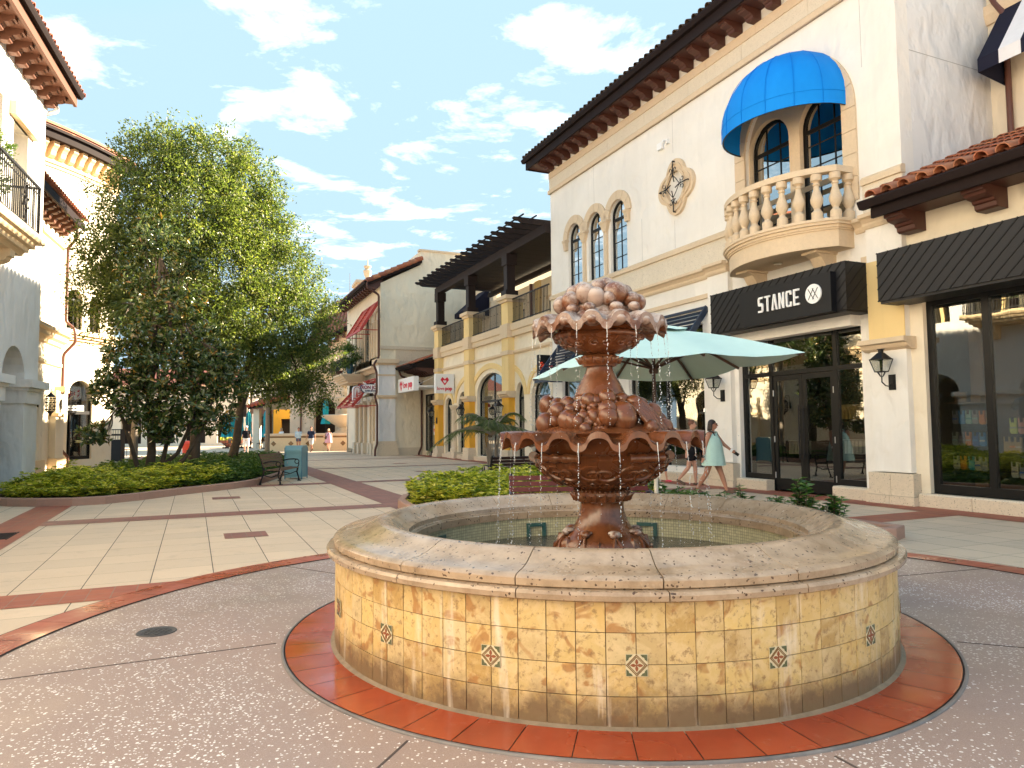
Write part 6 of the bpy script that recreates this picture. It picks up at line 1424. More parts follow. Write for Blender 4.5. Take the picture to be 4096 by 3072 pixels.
for (x, y, z, rx, rz) in MAG:   # rosettes of large leaves at the twig ends
    k = int(150*rx*rz+16); d = rand_dirs(k); c = np.array([x, y, z])+d*(.35+.7*rg.random((k, 1)))*np.array([rx, rx, rz])
    for i in range(k):
        m = rg.integers(6, 12); ax = d[i]+np.array([0, 0, .5])+rg.normal(size=3)*.35; ax /= np.linalg.norm(ax)
        D = unit(ax*.55+rg.normal(size=(m, 3))*.6); Ps.append(c[i]+D*.02+rg.normal(size=(m, 3))*.02); Ds.append(D); Ns.append(np.tile(ax, (m, 1))+rg.normal(size=(m, 3))*.15); Ls.append(.17+.07*rg.random(m)); Ws.append(.065+.03*rg.random(m))
leafmesh('crown', *[np.concatenate(a) for a in (Ps, Ds, Ns, Ls, Ws)], M['magleaf'], e)
# planting beds: kerb, soil, ground cover
BED = [(-11.35, 15.55), (-10.7, 15.25), (-10.0, 15.12), (-9.3, 15.2), (-8.8, 15.55), (-8.45, 16.3), (-8.15, 17.5), (-7.8, 18.4), (-7.45, 19.3), (-7.3, 20.4), (-7.45, 22), (-7.7, 24), (-8.1, 27), (-9.0, 30.5), (-10.6, 33.6), (-13, 35), (-15.4, 33), (-15.4, 29), (-14.2, 24.5), (-13.0, 20.5), (-12.4, 18.6), (-12.0, 16.8)]
BED2 = [(-2.28, 14.25), (-2.0, 13.3), (-1.2, 12.2), (-.2, 11.25), (1.2, 11.0), (2.3, 10.6), (3.3, 9.75), (4.3, 9.5), (5.1, 9.62), (5.36, 9.9), (4.9, 10.9), (4.2, 12.8), (3.5, 14.8), (2.4, 16.0), (1.0, 16.4), (-.8, 16.5), (-1.9, 16.1), (-2.35, 15.3)]
def inset(P, d):
    out = []; n = len(P)
    for i in range(n):
        a, b_, c = Vector(P[i-1]), Vector(P[i]), Vector(P[(i+1) % n]); t = (c-a).normalized(); out.append((b_.x-t.y*d, b_.y+t.x*d))
    return out
M['kerb'] = stone('reddish_kerb', (.40, .24, .18), .3, rough=.7)
def bed(P, nm, lab):
    I = inset(P, .15); b = MB(); n = len(P)
    for i in range(n):
        j = (i+1) % n; A, B_, Ci, Di = Vector(P[i]), Vector(P[j]), Vector(I[j]), Vector(I[i]); g = (B_-A).normalized()*.002; A = A+g; B_ = B_-g; Ci = Ci-g; Di = Di+g
        oA = (A-Di).normalized()*.012; oB = (B_-Ci).normalized()*.012
        vs = [(*A, 0), (*B_, 0), (*B_, .155), (*A, .155), (*(A-oA), .17), (*(B_-oB), .17), (*(Ci+oB), .17), (*(Di+oA), .17), (*Ci, .15), (*Di, .15), (*Ci, 0), (*Di, 0)]
        b.add(vs, [(0, 1, 2, 3), (3, 2, 5, 4), (4, 5, 6, 7), (7, 6, 8, 9), (9, 8, 10, 11), (0, 3, 4, 7, 9, 11), (1, 10, 8, 6, 5, 2)])
    o = b.build('planter_kerb', M['kerb']); tag(o, lab, 'kerb')
    o = MB().pz(inset(P, .13), .0, .11).build('planter_soil', M['mulch']); tag(o, kind='structure')
bed(BED, 'left', 'long curved reddish stone kerb round the left planting bed with the trees'); bed(BED2, 'centre', 'low reddish stone kerb round the planting bed behind the fountain')
def inside(P, x, y):
    c = np.zeros(len(x), bool); n = len(P)
    for i in range(n):
        x1, y1 = P[i]; x2, y2 = P[(i+1) % n]; c ^= ((y1 > y) != (y2 > y)) & (x < (x2-x1)*(y-y1)/(y2-y1+1e-12)+x1)
    return c
def groundcover(P, dens, mat, name, h0=.42, mask=None, L=.115, W_=.042, off=.2, per=8):
    Q = inset(P, off); xs = [p[0] for p in Q]; ys = [p[1] for p in Q]; A = (max(xs)-min(xs))*(max(ys)-min(ys)); n = int(A*dens)
    x = rg.uniform(min(xs), max(xs), n); y = rg.uniform(min(ys), max(ys), n); k = inside(Q, x, y)
    if mask is not None: k &= mask(x, y)
    x, y = x[k], y[k]; hgt = h0+.09*np.sin(x*2.1+1)*np.cos(y*1.7)+.11*np.sin(x*5.3+y)*np.sin(y*4.7-x*.7)+.06*rg.normal(size=len(x)); m = len(x); tz = rg.random(m)**.6
    I2 = inset(P, off+.35); edge = inside(I2, x, y); hgt = np.where(edge, hgt, hgt*.72)
    c = np.stack([x, y, .1+hgt*tz], 1); Ps, Ds, Ns = [], [], []
    for j in range(per):
        a = rg.uniform(0, 2*pi, m); D = np.stack([np.cos(a), np.sin(a), .05+.5*rg.random(m)], 1); Ps.append(c+.01*rg.normal(size=(m, 3))); Ds.append(D); Ns.append(np.stack([0*a, 0*a, 1+0*a], 1)+.35*rg.normal(size=(m, 3)))
    Pn = np.concatenate(Ps); return leafmesh(name, Pn, np.concatenate(Ds), np.concatenate(Ns), L*(.7+.6*rg.random(len(Pn))), W_*(.7+.6*rg.random(len(Pn))), mat)
lm = lambda x, y: (y < 20.0+.9*np.sin(x*2))
o = groundcover(BED, 190, M['hedgeleaf'], 'variegated_shrubbery', .44, lambda x, y: lm(x, y) & (x < -7.9-.0*y)); tag(o, kind='stuff')
o = groundcover(BED, 150, M['hedgedark'], 'green_groundcover', .36, lambda x, y: ~lm(x, y) | (x > -8.4)); tag(o, kind='stuff')
o = groundcover(BED2, 260, M['hedgeleaf'], 'variegated_shrubbery', .50, lambda x, y: x < 2.2-.12*(y-12)); tag(o, kind='stuff')
o = groundcover(BED2, 150, M['hedgedark'], 'green_groundcover', .12, lambda x, y: (x > 1.9) & (x < 4.3)); tag(o, kind='stuff')
# broad-leaved shrubs at the right end of the bed
def hib(label, x, y, h, stems, spread, s=.12):
    e = empty('leafy_shrub', label, 'shrub', (x, y, 0), group='broad-leaved shrubs behind the fountain rim'); b = MB(); Ps, Ds, Ns, Ls = [], [], [], []
    for k in range(stems):
        a = rnd.uniform(0, 2*pi); hh = h*rnd.uniform(.6, 1); dx_, dy_ = cos(a)*spread*rnd.random(), sin(a)*spread*rnd.random(); P = [(0.3*dx_, .3*dy_, .05), (dx_*.7, dy_*.7, hh*.55), (dx_, dy_, hh)]; b.tube(P, [.008, .006, .003], 5)
        for j in range(int(12+hh*16)):
            t = .15+.85*j/(12+hh*16); p = Vector(P[1]).lerp(Vector(P[2]), max(0, (t-.55)/.45)) if t > .55 else Vector(P[0]).lerp(Vector(P[1]), t/.55)
            aa = j*2.4+k; Ps.append(tuple(p)); Ds.append((cos(aa), sin(aa), .35)); Ns.append((0, 0, 1)); Ls.append(s*rnd.uniform(.7, 1.25))
    b.build('stems', M['bark'], e, fix=False); Ls = np.array(Ls); leafmesh('foliage', np.array(Ps, float), np.array(Ds, float), np.array(Ns, float)+.25*rg.normal(size=(len(Ns), 3)), Ls, Ls*.62, M['hibleaf'], e, .15); return e
hib('tall leafy shrub with a yellow bud in front of the glass doors', 3.95, 9.95, .86, 12, .22, .13); hib('low bushy shrub at the right end of the bed beside the tall one', 4.35, 9.9, .62, 14, .26)
hib('pair of thin leafy stems left of the tall shrub before the doors', 3.3, 10.3, .74, 6, .12, .11); hib('low leafy shrub between the thin stems and the tall shrub', 3.65, 10.1, .58, 12, .22)
hib('leafy shrub just right of the pale parasol pole', 2.55, 10.9, .62, 16, .34); hib('leafy shrub below the woman in the mint dress', 3.05, 11.2, .60, 16, .36); hib('dense leafy shrub left of the pale parasol pole', 1.95, 11.6, .72, 18, .36); hib('leafy shrub behind the right end of the red bench', 2.3, 12.4, .80, 18, .4)
# areca palm in front of the arcade shop, further palms
def frond(b, base, az, L, elev, droop, n=22, lw=.02, ll=.3):
    P = []; d = Vector((cos(az), sin(az), 0)); 
    for i in range(n+1): t = i/n; P.append(Vector(base)+d*(L*t*cos(elev*.8))+Vector((0, 0, L*(sin(elev)*t-droop*t*t))))
    return P
def palm(label, x, y, h, nf, L, trunk_r, mat='palmleaf', fan=False, elev=(.2, 1.2), ll=.42, droop=.75, group=None, lw=.045):
    e = empty('palm_tree', label, 'palm', (x, y, 0), group=group); b = MB()
    if trunk_r: b.tube([(0, 0, 0), (.03, 0, h*.3), (0, .02, h*.7), (0, 0, h)], [trunk_r*1.25, trunk_r, trunk_r*.9, trunk_r*.85], 12)
    else:
        for k in range(9): a = k*2.4; b.tube([(.12*cos(a), .12*sin(a), 0), (.2*cos(a), .2*sin(a), h*.6), (.3*cos(a), .3*sin(a), h)], [.03, .022, .015], 6)
    Ps, Ds, Ns, Ls = [], [], [], []
    for k in range(nf):
        az = k*2.4+.3; el = elev[0]+(elev[1]-elev[0])*((k*7) % nf)/nf; P = frond(b, (0, 0, h), az, L*rnd.uniform(.8, 1.1), el, droop); b.tube(P[::3], [.02*(1-i/9) for i in range(len(P[::3]))], 5)
        if fan:
            c = P[10]; ax = (P[10]-P[8]).normalized()
            for j in range(22):
                th = -1.5+3*j/21; s = ax.cross(Vector((0, 0, 1))).normalized(); D = ax*cos(th)+s*sin(th)+Vector((0, 0, -.15)); Ps.append(tuple(c)); Ds.append(tuple(D)); Ns.append((0, 0, 1)); Ls.append(ll*1.6)
        else:
            for i in range(2, len(P)-1):
                ax = (P[i+1]-P[i]).normalized(); s = ax.cross(Vector((0, 0, 1))).normalized()
                for sg in (-1, 1):
                    for q in (0, .5): p = P[i].lerp(P[i+1], q); D = s*sg*.8+ax*.7+Vector((0, 0, -.35)); Ps.append(tuple(p)); Ds.append(tuple(D)); Ns.append((0, 0, 1)); Ls.append(ll*(1-.6*abs(i/len(P)-.4)))
    b.build('trunk', M['palebark'], e, smooth=60, fix=False); Ls = np.array(Ls); leafmesh('fronds', np.array(Ps, float), np.array(Ds, float)+.12*rg.normal(size=(len(Ns), 3)), np.array(Ns, float)+.3*rg.normal(size=(len(Ns), 3)), Ls, Ls*0+(lw if not fan else .06), M[mat], e, .1); return e
palm('feathery green areca palm in front of the ochre arches behind the fountain', -.75, 26.0, 1.3, 30, 2.5, 0, elev=(.45, 1.4), ll=.36, droop=.75, lw=.016)
palm('second feathery palm glimpsed right of the fountain stem under the parasol', 2.0, 24.0, .7, 18, 1.8, 0, elev=(.6, 1.4), ll=.3, droop=.6, lw=.015)
palm('slim palm with a pale grey trunk rising behind the blue bin', -18.2, 60.5, 7.6, 18, 2.6, .28, ll=.6, group='slim palms in front of the patio'); palm('slim palm with a pale grey trunk between the walking couple and the patio', -16.95, 58.5, 7.8, 18, 2.6, .27, ll=.6, group='slim palms in front of the patio')
palm('palm with bright yellowish fronds showing below the oak crown', -13.7, 40.0, 4.9, 16, 1.6, .12, ll=.5, elev=(-.1, 1.0)); palm('fan palm hidden among the oaks with its fronds at the left edge of the crown', -13.0, 24.6, 5.9, 16, 1.3, .11, fan=True, ll=.38, elev=(-.3, .8))
# planted balcony pots on the surf shop
e = empty('potted_fern', 'blue glazed pot with a ferny plant on the far flower balcony', 'potted plant', M=MS @ Matrix.Translation((-35.95, -3.5, 5.12)))
MB().lathe([(.12, 0), (.2, .1), (.24, .4), (.2, .62), (.24, .68)], 16).build('pot', plain('blue_glaze', (.03, .12, .20), .2, .6), e, smooth=40)
crown([[0, 0, 1.2, .5, .6]], 260, 20, .2, .05, M['hedgedark'], 'foliage', e, clump_r=.2)
e = empty('potted_fern', 'trailing leafy plant at the left end of the far flower balcony', 'potted plant', M=MS @ Matrix.Translation((-38.4, -3.7, 5.12))); MB().lathe([(.12, 0), (.2, .35), (.22, .4)], 14).build('pot', M['tile'], e); crown([[0, 0, .6, .5, .4]], 220, 18, .18, .05, M['hedgedark'], 'foliage', e, clump_r=.2)
e = empty('clipped_shrub', 'round clipped shrub on the left balcony at the frame edge', 'shrub', M=MA @ Matrix.Translation((-5.15, -.45, 6.0))); MB().lathe([(.14, 0), (.2, .4)], 14).build('pot', M['fascia'], e); MB().tube([(0, 0, .4), (0, 0, 1.0)], .03, 6).build('stem', M['bark'], e); crown([[0, 0, 1.35, .34, .36], [0, 0, .7, .28, .26]], 900, 18, .06, .03, M['hedgedark'], 'foliage', e, clump_r=.08, shell=.7)
# ------------------------------------------------------------ street furniture
def slat(name, c): return plain(name, c, .5, .4, var=.35, scale=8)
M['oakslat'] = slat('weathered_oak_slat', (.15, .085, .045)); M['redslat'] = slat('mahogany_slat', (.10, .012, .010)); M['darkslat'] = slat('dark_mahogany_slat', (.022, .007, .006)); M['blueiron'] = plain('dark_blue_iron', (.018, .022, .05), .45, .5)
def bench(label, loc, rz, L, wood, iron, nback=5):
    """seat faces local -Y, length along X"""
    e = empty('park_bench', label, 'bench', loc, rz, 'slatted benches on the plaza')
    for i in range(5): y = -.44+i*.095; MB().box(-L/2, L/2, y, y+.075, .42-.012*abs(i-2), .445-.012*abs(i-2)).build('seat_slat', M[wood], e)
    for i in range(nback): z = .50+i*.078; y = .02+i*.024; MB().obox((0, y, z+.03), (1, 0, 0), (0, 1, -.28), (0, .28, 1), L/2, .012, .031).build('back_slat', M[wood], e)
    for sx in (-1, 1):
        x = sx*(L/2-.02); b = MB()
        b.tube([(x, -.47, 0), (x, -.45, .12), (x, -.40, .28), (x, -.43, .41)], [.035, .02, .025, .028], 8); b.tube([(x, .12, 0), (x, .08, .15), (x, .02, .3), (x, -.0, .42), (x, .05, .6), (x, .12, .8), (x, .17, .90)], [.035, .02, .022, .03, .024, .02, .026], 8)
        b.tube([(x, -.43, .41), (x, -.2, .40), (x, .0, .42)], .022, 8); b.tube([(x, -.40, .3), (x, -.2, .22), (x, .03, .28)], .014, 6)
        b.tube([(x, .05, .62), (x, -.12, .66), (x, -.3, .67), (x, -.42, .655)], [.018, .02, .02, .018], 8); b.tube([(x, -.40+.065*cos(t*.5), .59+.065*sin(t*.5)) for t in range(14)], .014, 6); b.tube([(x, -.43, .42), (x, -.46, .50), (x, -.45, .58)], .016, 6)
        b.box(x-.03, x+.03, -.53, -.42, 0, .025).box(x-.03, x+.03, .07, .18, 0, .025); b.build('bench_end', M[iron], e, smooth=50)
    MB().tube([(-L/2, -.2, .22), (L/2, -.2, .22)], .012, 6).build('stretcher', M[iron], e); return e
bench('weathered oak slat bench with black iron ends beside the blue bin', (-7.05, 21.25, 0), R(90), 1.8, 'oakslat', 'iron')
bench('dark slatted bench seen from behind, in front of the ochre arches', (.35, 17.35, 0), R(24), 2.0, 'darkslat', 'iron', 5).rotation_euler.z = R(24+180)
bench('red-brown slatted bench just behind the fountain rim', (.92, 10.05, 0), R(0), 1.95, 'redslat', 'blueiron', 5)
# litter bin
e = empty('litter_bin', 'tall pale blue metal litter bin behind the oak bench', 'litter bin', (-6.95, 23.05, 0), R(-2)); M['bin'] = plain('pale_blue_enamel', (.17, .33, .36), .4, .5, var=.1, scale=2)
MB().box(-.26, .26, -.26, .26, .05, .92).build('bin_body', M['bin'], e); MB().box(-.265, .265, -.272, -.262, .12, .74).build('bin_door', M['bin'], e); MB().px([(-.28, .84), (-.28, .92), (-.2, 1.06), (.2, 1.06), (.28, .92), (.28, .84)], -.28, .28).build('bin_hood', M['bin'], e)
MB().box(-.285, -.255, -.285, -.25, 0, 1.0).box(.255, .285, -.285, -.25, 0, 1.0).box(-.285, -.255, .25, .285, 0, 1.0).box(.255, .285, .25, .285, 0, 1.0).build('bin_posts', plain('bin_trim', (.10, .22, .27), .4, .5), e); MB().box(-.2, -.17, -.29, -.27, .5, .56).build('bin_lock', M['steel'], e)
# teal parasol
e = empty('parasol', 'large open pale teal parasol on a slim pole behind the fountain', 'parasol', (1.80, 9.05, 0))
def _canvas():
    m = NM('teal_canvas', .8, .2, (.38, .6, .6)); f = m.noise(3, 5, .6); m.col(m.mix(f, (.42, .60, .57), (.52, .70, .66))); m.bump(m.noise(5, 3), .25, .03); return m.m
M['canvas'] = _canvas()
cor = {'N': (.95, 7.55, 2.31), 'R': (3.22, 7.80, 2.345), 'F': (2.75, 10.85, 2.27), 'Lc': (.28, 10.1, 2.24)}; pk = Vector((0, 0, 2.80)); o0 = Vector((1.80, 9.05, 0))
C4 = [Vector(cor[k])-o0 for k in ('N', 'R', 'F', 'Lc')]; ribs = []
for i in range(4): a, b_ = C4[i], C4[(i+1) % 4]; ribs += [a, (a+b_)/2+Vector((0, 0, .01))]
def canopy_pt(q, t, sag=0): p = pk.lerp(q, t); p.z += .05*sin(pi*t)-.0+sag; return p
b = MB(); K = 8; J = 4; vs = []; n8 = 8*J
for k in range(K+1):
    t = k/K
    for i in range(8):
        for j in range(J):
            u_ = j/J; q = ribs[i].lerp(ribs[(i+1) % 8], u_); p = canopy_pt(q, t); p.z -= .045*sin(pi*u_)*t; vs.append(p)
b.add(vs, [(k*n8+i, k*n8+(i+1) % n8, (k+1)*n8+(i+1) % n8, (k+1)*n8+i) for k in range(K) for i in range(n8)])
b.build('canopy', M['canvas'], e, smooth=30, fix=False)
b = MB(); vs = []
for k in range(4):
    t = k/3
    for i in range(8):
        for j in range(J): q = ribs[i].lerp(ribs[(i+1) % 8], j/J); p = canopy_pt(q, .26*t); p.z += .05-.02*t+.01*sin(j*1.6+i); vs.append(p)
b.add(vs, [(k*n8+i, k*n8+(i+1) % n8, (k+1)*n8+(i+1) % n8, (k+1)*n8+i) for k in range(3) for i in range(n8)]); b.build('vent_flap', M['canvas'], e, smooth=30, fix=False)
M['ribwood'] = plain('parasol_wood', (.055, .028, .02), .5, .4)
for q in ribs:
    P = [canopy_pt(q, t)+Vector((0, 0, -.03)) for t in (.02, .35, .7, .985)]; b = MB()
    for i in range(3): b.bar(P[i], P[i+1], .022, .03)
    b.bar(Vector((0, 0, 2.28)), canopy_pt(q, .5)+Vector((0, 0, -.035)), .022, .026); b.build('rib', M['ribwood'], e)
MB().tube([(0, 0, .9), (0, 0, 2.82)], .024, 12).lathe([(.05, 2.22), (.06, 2.25), (.05, 2.31), (.03, 2.33)], 14).lathe([(.03, 2.72), (.06, 2.76), (.03, 2.82), (.022, 2.90), (0, 2.92)], 12).build('upper_pole', M['ribwood'], e, smooth=50)
MB().tube([(0, 0, .05), (0, 0, .92)], .027, 12).build('lower_pole', plain('cream_pole', (.62, .58, .50), .5, .4), e, smooth=60); MB().lathe([(.30, 0), (.30, .05), (.27, .07), (.05, .09), (.05, .2), (.04, .22)], 24).build('parasol_base', M['iron'], e, smooth=40)
# ------------------------------------------------------------ people
SKIN = plain('skin_light', (.50, .27, .19), .5, .35, var=.06); SKIN2 = plain('skin_tanned', (.40, .19, .12), .5, .35, var=.06)
def rem(b, name, mat, parent, vox=.012, sm=4):
    o = b.build(name, mat, parent, fix=True); m = o.modifiers.new('Remesh', 'REMESH'); m.mode = 'VOXEL'; m.voxel_size = vox; m.use_smooth_shade = True; s = o.modifiers.new('Smooth', 'SMOOTH'); s.iterations = sm; s.factor = .5; return o
def person(label, loc, rz, H=1.65, skin=SKIN, fat=1.0, armL=(.2, .3), armR=(-.2, .3), legL=(.35, .1), legR=(-.35, .35), splay=.10, top=None, bottom=None, dress=None, hair=None, hairmat=None, vox=.014, fingers=False, head_turn=0, hat=None, shoes=None, extra=None, sleeve=.6, lean=0):
    """faces local +Y; arm/leg = (swing forward in radians, bend)"""
    e = empty('person', label, 'person', loc, rz); k = H/1.65; f = fat; b = MB()
    hip, sh = .86*k, 1.36*k; V3 = Vector
    b.ball((0, 0, hip), (.165*k*f, .125*k*f, .13*k), 16, 10); b.ball((0, .01*k, 1.03*k), (.145*k*f, .115*k*f, .17*k), 16, 10); b.ball((0, -.005*k, 1.22*k), (.155*k*(.6+.4*f), .115*k*(.6+.4*f), .17*k), 16, 10); b.ball((0, 0, 1.33*k), (.165*k, .085*k, .07*k), 16, 8)
    b.cap((0, -.01*k, 1.36*k), (0, .01*k, 1.50*k), .055*k, .052*k)
    rt = Matrix.Rotation(head_turn, 3, 'Z'); hc = V3((0, .025*k, 1.555*k)); hd = lambda x, y, z: hc+rt @ V3((x*k, y*k, z*k))
    b.ball(hd(0, -.008, .025), (.073*k, .09*k, .085*k), 16, 12, rot=rt); b.ball(hd(0, .018, -.035), (.056*k, .066*k, .07*k), 16, 10, rot=rt); b.cap(hd(0, .085, .018), hd(0, .108, -.018), .010*k, .016*k, 8); b.cap(hd(-.02, .078, -.052), hd(.02, .078, -.052), .010*k, .010*k, 8)
    for s in (-1, 1): b.ball(hd(s*.075, -.005, .0), (.010*k, .022*k, .032*k), 8, 6, rot=rt); b.ball(hd(s*.028, .068, .028), (.014*k, .01*k, .008*k), 8, 6, rot=rt)
    J = {}
    for s, nm, (sw, bd) in ((-1, 'L', armL), (1, 'R', armR)):
        S_ = V3((s*.175*k*(.75+.25*f), 0, sh-.02*k)); out = s*(splay+.06*(f-1)*3); d1 = V3((sin(out), sin(sw)*cos(out), -cos(sw)*cos(out))).normalized(); E_ = S_+d1*.275*k
        d2 = V3((sin(out)*.8, sin(sw+bd), -cos(sw+bd))).normalized(); W_ = E_+d2*.235*k; J['S'+nm], J['E'+nm], J['W'+nm], J['d'+nm] = S_, E_, W_, d2
        b.cap(S_, E_, .052*k*(.7+.3*f), .040*k*(.75+.25*f)); b.cap(E_, W_, .040*k*(.75+.25*f), .026*k)
        side = V3((0, 1, 0)).cross(d2); side = side.normalized() if side.length > .1 else V3((1, 0, 0)); fw = d2.cross(side).normalized()
        pc = W_+d2*.05*k; R3 = Matrix((fw, side, d2)).transposed(); b.ball(pc, (.038*k, .018*k, .05*k), 12, 8, rot=R3)
        for q in range(4):
            o_ = fw*((q-1.5)*.017*k); L_ = (.062, .072, .068, .055)[q]*k; cu = side*(-s*.012*k) if fingers else V3((0, 0, 0)); r_ = .0082*k if fingers else .0105*k
            a0 = pc+o_+d2*.035*k; a1 = a0+d2*L_*.5+cu; a2 = a1+(d2*.8+side*(-s*.5)).normalized()*L_*.5; b.cap(a0, a1, r_, r_*.95, 8); b.cap(a1, a2, r_*.95, r_*.8, 8)
        t0 = pc+fw*.03*k-d2*.015*k; b.cap(t0, t0+(fw*.7+d2*.7).normalized()*.035*k, .011*k, .010*k, 8); t1 = t0+(fw*.7+d2*.7).normalized()*.035*k; b.cap(t1, t1+d2*.025*k, .0095*k, .008*k, 8)
        J['H'+nm] = pc+d2*.05*k
    for s, nm, (sw, bd) in ((-1, 'L', legL), (1, 'R', legR)):
        h = V3((s*.085*k*(.8+.2*f), 0, hip-.02*k)); K_ = h+V3((s*.005, sin(sw), -cos(sw)))*.41*k; A_ = K_+V3((0, sin(sw-bd), -cos(sw-bd)))*.40*k
        b.cap(h, K_, .088*k*(.6+.4*f), .055*k*(.75+.25*f)); b.cap(K_, K_.lerp(A_, .35), .054*k*(.75+.25*f), .054*k*(.75+.25*f)); b.cap(K_.lerp(A_, .35), A_, .054*k*(.75+.25*f), .032*k); J['K'+nm], J['A'+nm], J['h'+nm] = K_, A_, h
        pt = (sw-bd)*.8 if sw-bd < 0 else .0; toe = A_+V3((s*.02*k, .17*k*cos(pt), .17*k*sin(pt)-.035*k)); heel = A_+V3((0, -.035*k, -.03*k)); b.cap(heel, toe, .030*k, .024*k); J['T'+nm], J['Q'+nm] = toe, heel
    low = min(J['AL'].z, J['AR'].z)-.062*k; body = rem(b, 'body', skin, e, vox)
    for o in (body,): pass
    e.location.z = loc[2]-min(J['QL'].z-.035*k, J['QR'].z-.035*k, J['TL'].z-.03*k, J['TR'].z-.03*k)
    if dress:
        mat, hem = dress; b = MB(); prof = [(.03, 1.375), (.125, 1.36), (.165, 1.30), (.175*f**.6, 1.22), (.19*f**.7, 1.12), (.20*f**.8, 1.0), (.215*f**.8, .88), (.23*f**.8, .78), (.245*f**.8, hem), (.22*f**.8, hem), (.12, 1.0), (.02, 1.2)]
        vs = []; n_ = 40
        for r, z in prof:
            for q in range(n_): a = 2*pi*q/n_; w_ = 1+(.035*sin(a*7)+.02*sin(a*11+1))*max(0, (1.25-z)/.6); vs.append((r*k*sin(a)*w_, -r*k*cos(a)*w_*.80+(.02*k if z < 1.2 else .005), z*k))
        b.add(vs, [(j*n_+q, j*n_+(q+1) % n_, (j+1)*n_+(q+1) % n_, (j+1)*n_+q) for j in range(len(prof)-1) for q in range(n_)]); b.build('dress', mat, e, smooth=60, fix=False)
    if top:
        b = MB(); b.ball((0, .0, 1.03*k), (.175*k*f**.8, .135*k*f**.8, .19*k), 16, 10); b.ball((0, -.005*k, 1.2*k), (.175*k*(.6+.4*f), .13*k*(.6+.4*f), .19*k), 16, 10); b.ball((0, 0, 1.33*k), (.18*k, .095*k, .075*k), 16, 8); b.lathe([(.15*k*f, .84*k), (.168*k*f, .86*k), (.172*k*f, 1.0*k), (.1, 1.1*k)], 20, sy=.8)
        for nm in 'LR':
            if sleeve > 0: a, c = J['S'+nm], J['E'+nm]; b.cap(a, a.lerp(c, min(1, sleeve)), .066*k, .056*k)
            if sleeve > 1: b.cap(J['E'+nm], J['E'+nm].lerp(J['W'+nm], sleeve-1), .054*k, .042*k)
        rem(b, 'shirt', top, e, vox)
    if bottom:
        mat, ln = bottom; b = MB(); b.ball((0, 0, hip+.02*k), (.18*k*f, .14*k*f, .13*k), 16, 10)
        for nm in 'LR': b.cap(J['h'+nm], J['h'+nm].lerp(J['K'+nm], ln), .102*k*(.6+.4*f), .088*k*(.6+.4*f))
        rem(b, 'shorts', mat, e, vox)
    if shoes:
        b = MB()
        for nm in 'LR': q, t = J['Q'+nm], J['T'+nm]; b.cap(q+V3((0, 0, .0)), t, .038*k, .036*k); b.cap(q+V3((0, 0, -.012*k)), t+V3((0, 0, -.012*k)), .036*k, .036*k)
        rem(b, 'shoes', shoes, e, vox)
    if hair:
        b = MB(); b.ball(hd(0, -.022, .045), (.084*k, .093*k, .088*k), 16, 10, rot=rt)
        if hair in ('long', 'bob'):
            z1 = -.10 if hair == 'bob' else -.22
            for a in range(-5, 6):
                t = a*.33; b.cap(hd(.078*sin(t), -.02-.072*cos(t), .03), hd(.088*sin(t)+.01*sin(a*3), -.03-.078*cos(t), z1+.02*cos(a*2.3)), .026*k, .024*k, 8)
        if hair == 'bun': b.ball(hd(0, -.07, .13), (.036*k, .036*k, .036*k), 10, 8)
        if hair == 'pony': b.cap(hd(0, -.1, .06), hd(0, -.14, -.08), .03*k, .02*k)
        o = rem(b, 'hair', hairmat, e, vox*.9, 2)
    if hat: b = MB(); b.ball(hd(0, -.01, .06), (.09*k, .105*k, .075*k), 14, 8, rot=rt); b.obox(hd(0, .11, .05), rt @ V3((1, 0, 0)), rt @ V3((0, 1, -.2)), rt @ V3((0, .2, 1)), .055*k, .05*k, .006*k); b.build('cap', hat, e, smooth=60)
    if extra: extra(e, J, hd, k, rt)
    return e
def cm_(n, c): return plain('cloth_'+n, c, .85, .15, var=.12)
HB, HBl, HBr = plain('dark_brown_hair', (.02, .012, .010), .5, .4, var=.4, scale=30), plain('blonde_hair', (.40, .27, .14), .5, .4, var=.3, scale=30), plain('auburn_hair', (.14, .05, .025), .5, .4, var=.4, scale=30)
def ex_lady(e, J, hd, k, rt):
    b = MB()
    for s in (-1, 1): b.ball(hd(s*.034, .088, .022), (.027*k, .009*k, .022*k), 12, 8, rot=rt)
    b.cap(hd(-.01, .096, .03), hd(.01, .096, .03), .004, .004, 6); b.bar(hd(-.06, .07, .03), hd(-.078, -.01, .03), .006); b.bar(hd(.06, .07, .03), hd(.078, -.01, .03), .006); b.build('sunglasses', M['dark'], e, smooth=60)
    b = MB(); b.cap(hd(-.018, .092, -.053), hd(.018, .092, -.053), .0065, .0065, 8); b.build('lips', plain('lipstick', (.40, .06, .06), .4, .5), e, smooth=60)
    b = MB()
    for s in (-1, 1): b.tube([(s*.09, .10, 1.30), (s*.105, .07, 1.385), (s*.11, 0, 1.41), (s*.11, -.09, 1.36), (s*.10, -.13, 1.2)], .014, 6, squash=1)
    b.ball((0, -.20, 1.16), (.13, .08, .17), 12, 8); b.build('backpack', M['dark'], e, smooth=60)
    h = J['HL']; b = MB(); b.obox(h+Vector((0, .03, -.01)), (1, 0, 0), (0, .8, -.5), (0, .5, .8), .008, .07, .035); b.build('phone', M['dark'], e)
    w_ = J['WR']; d = J['dR']; MB().cap(w_-d*.012, w_+d*.012, .034, .034).build('wristwatch', M['dark'], e); w_ = J['WL']; d = J['dL']; MB().cap(w_-d*.006, w_+d*.006, .033, .033).build('bracelet', M['signwhite'], e)
    b = MB()
    for s in (-1, 1): b.tube([(s*.075, .105, 1.29), (s*.085, .06, 1.39), (s*.07, -.02, 1.42)], .012, 6)
    b.build('dress_straps', cm_('mint', (.44, .62, .55)), e)
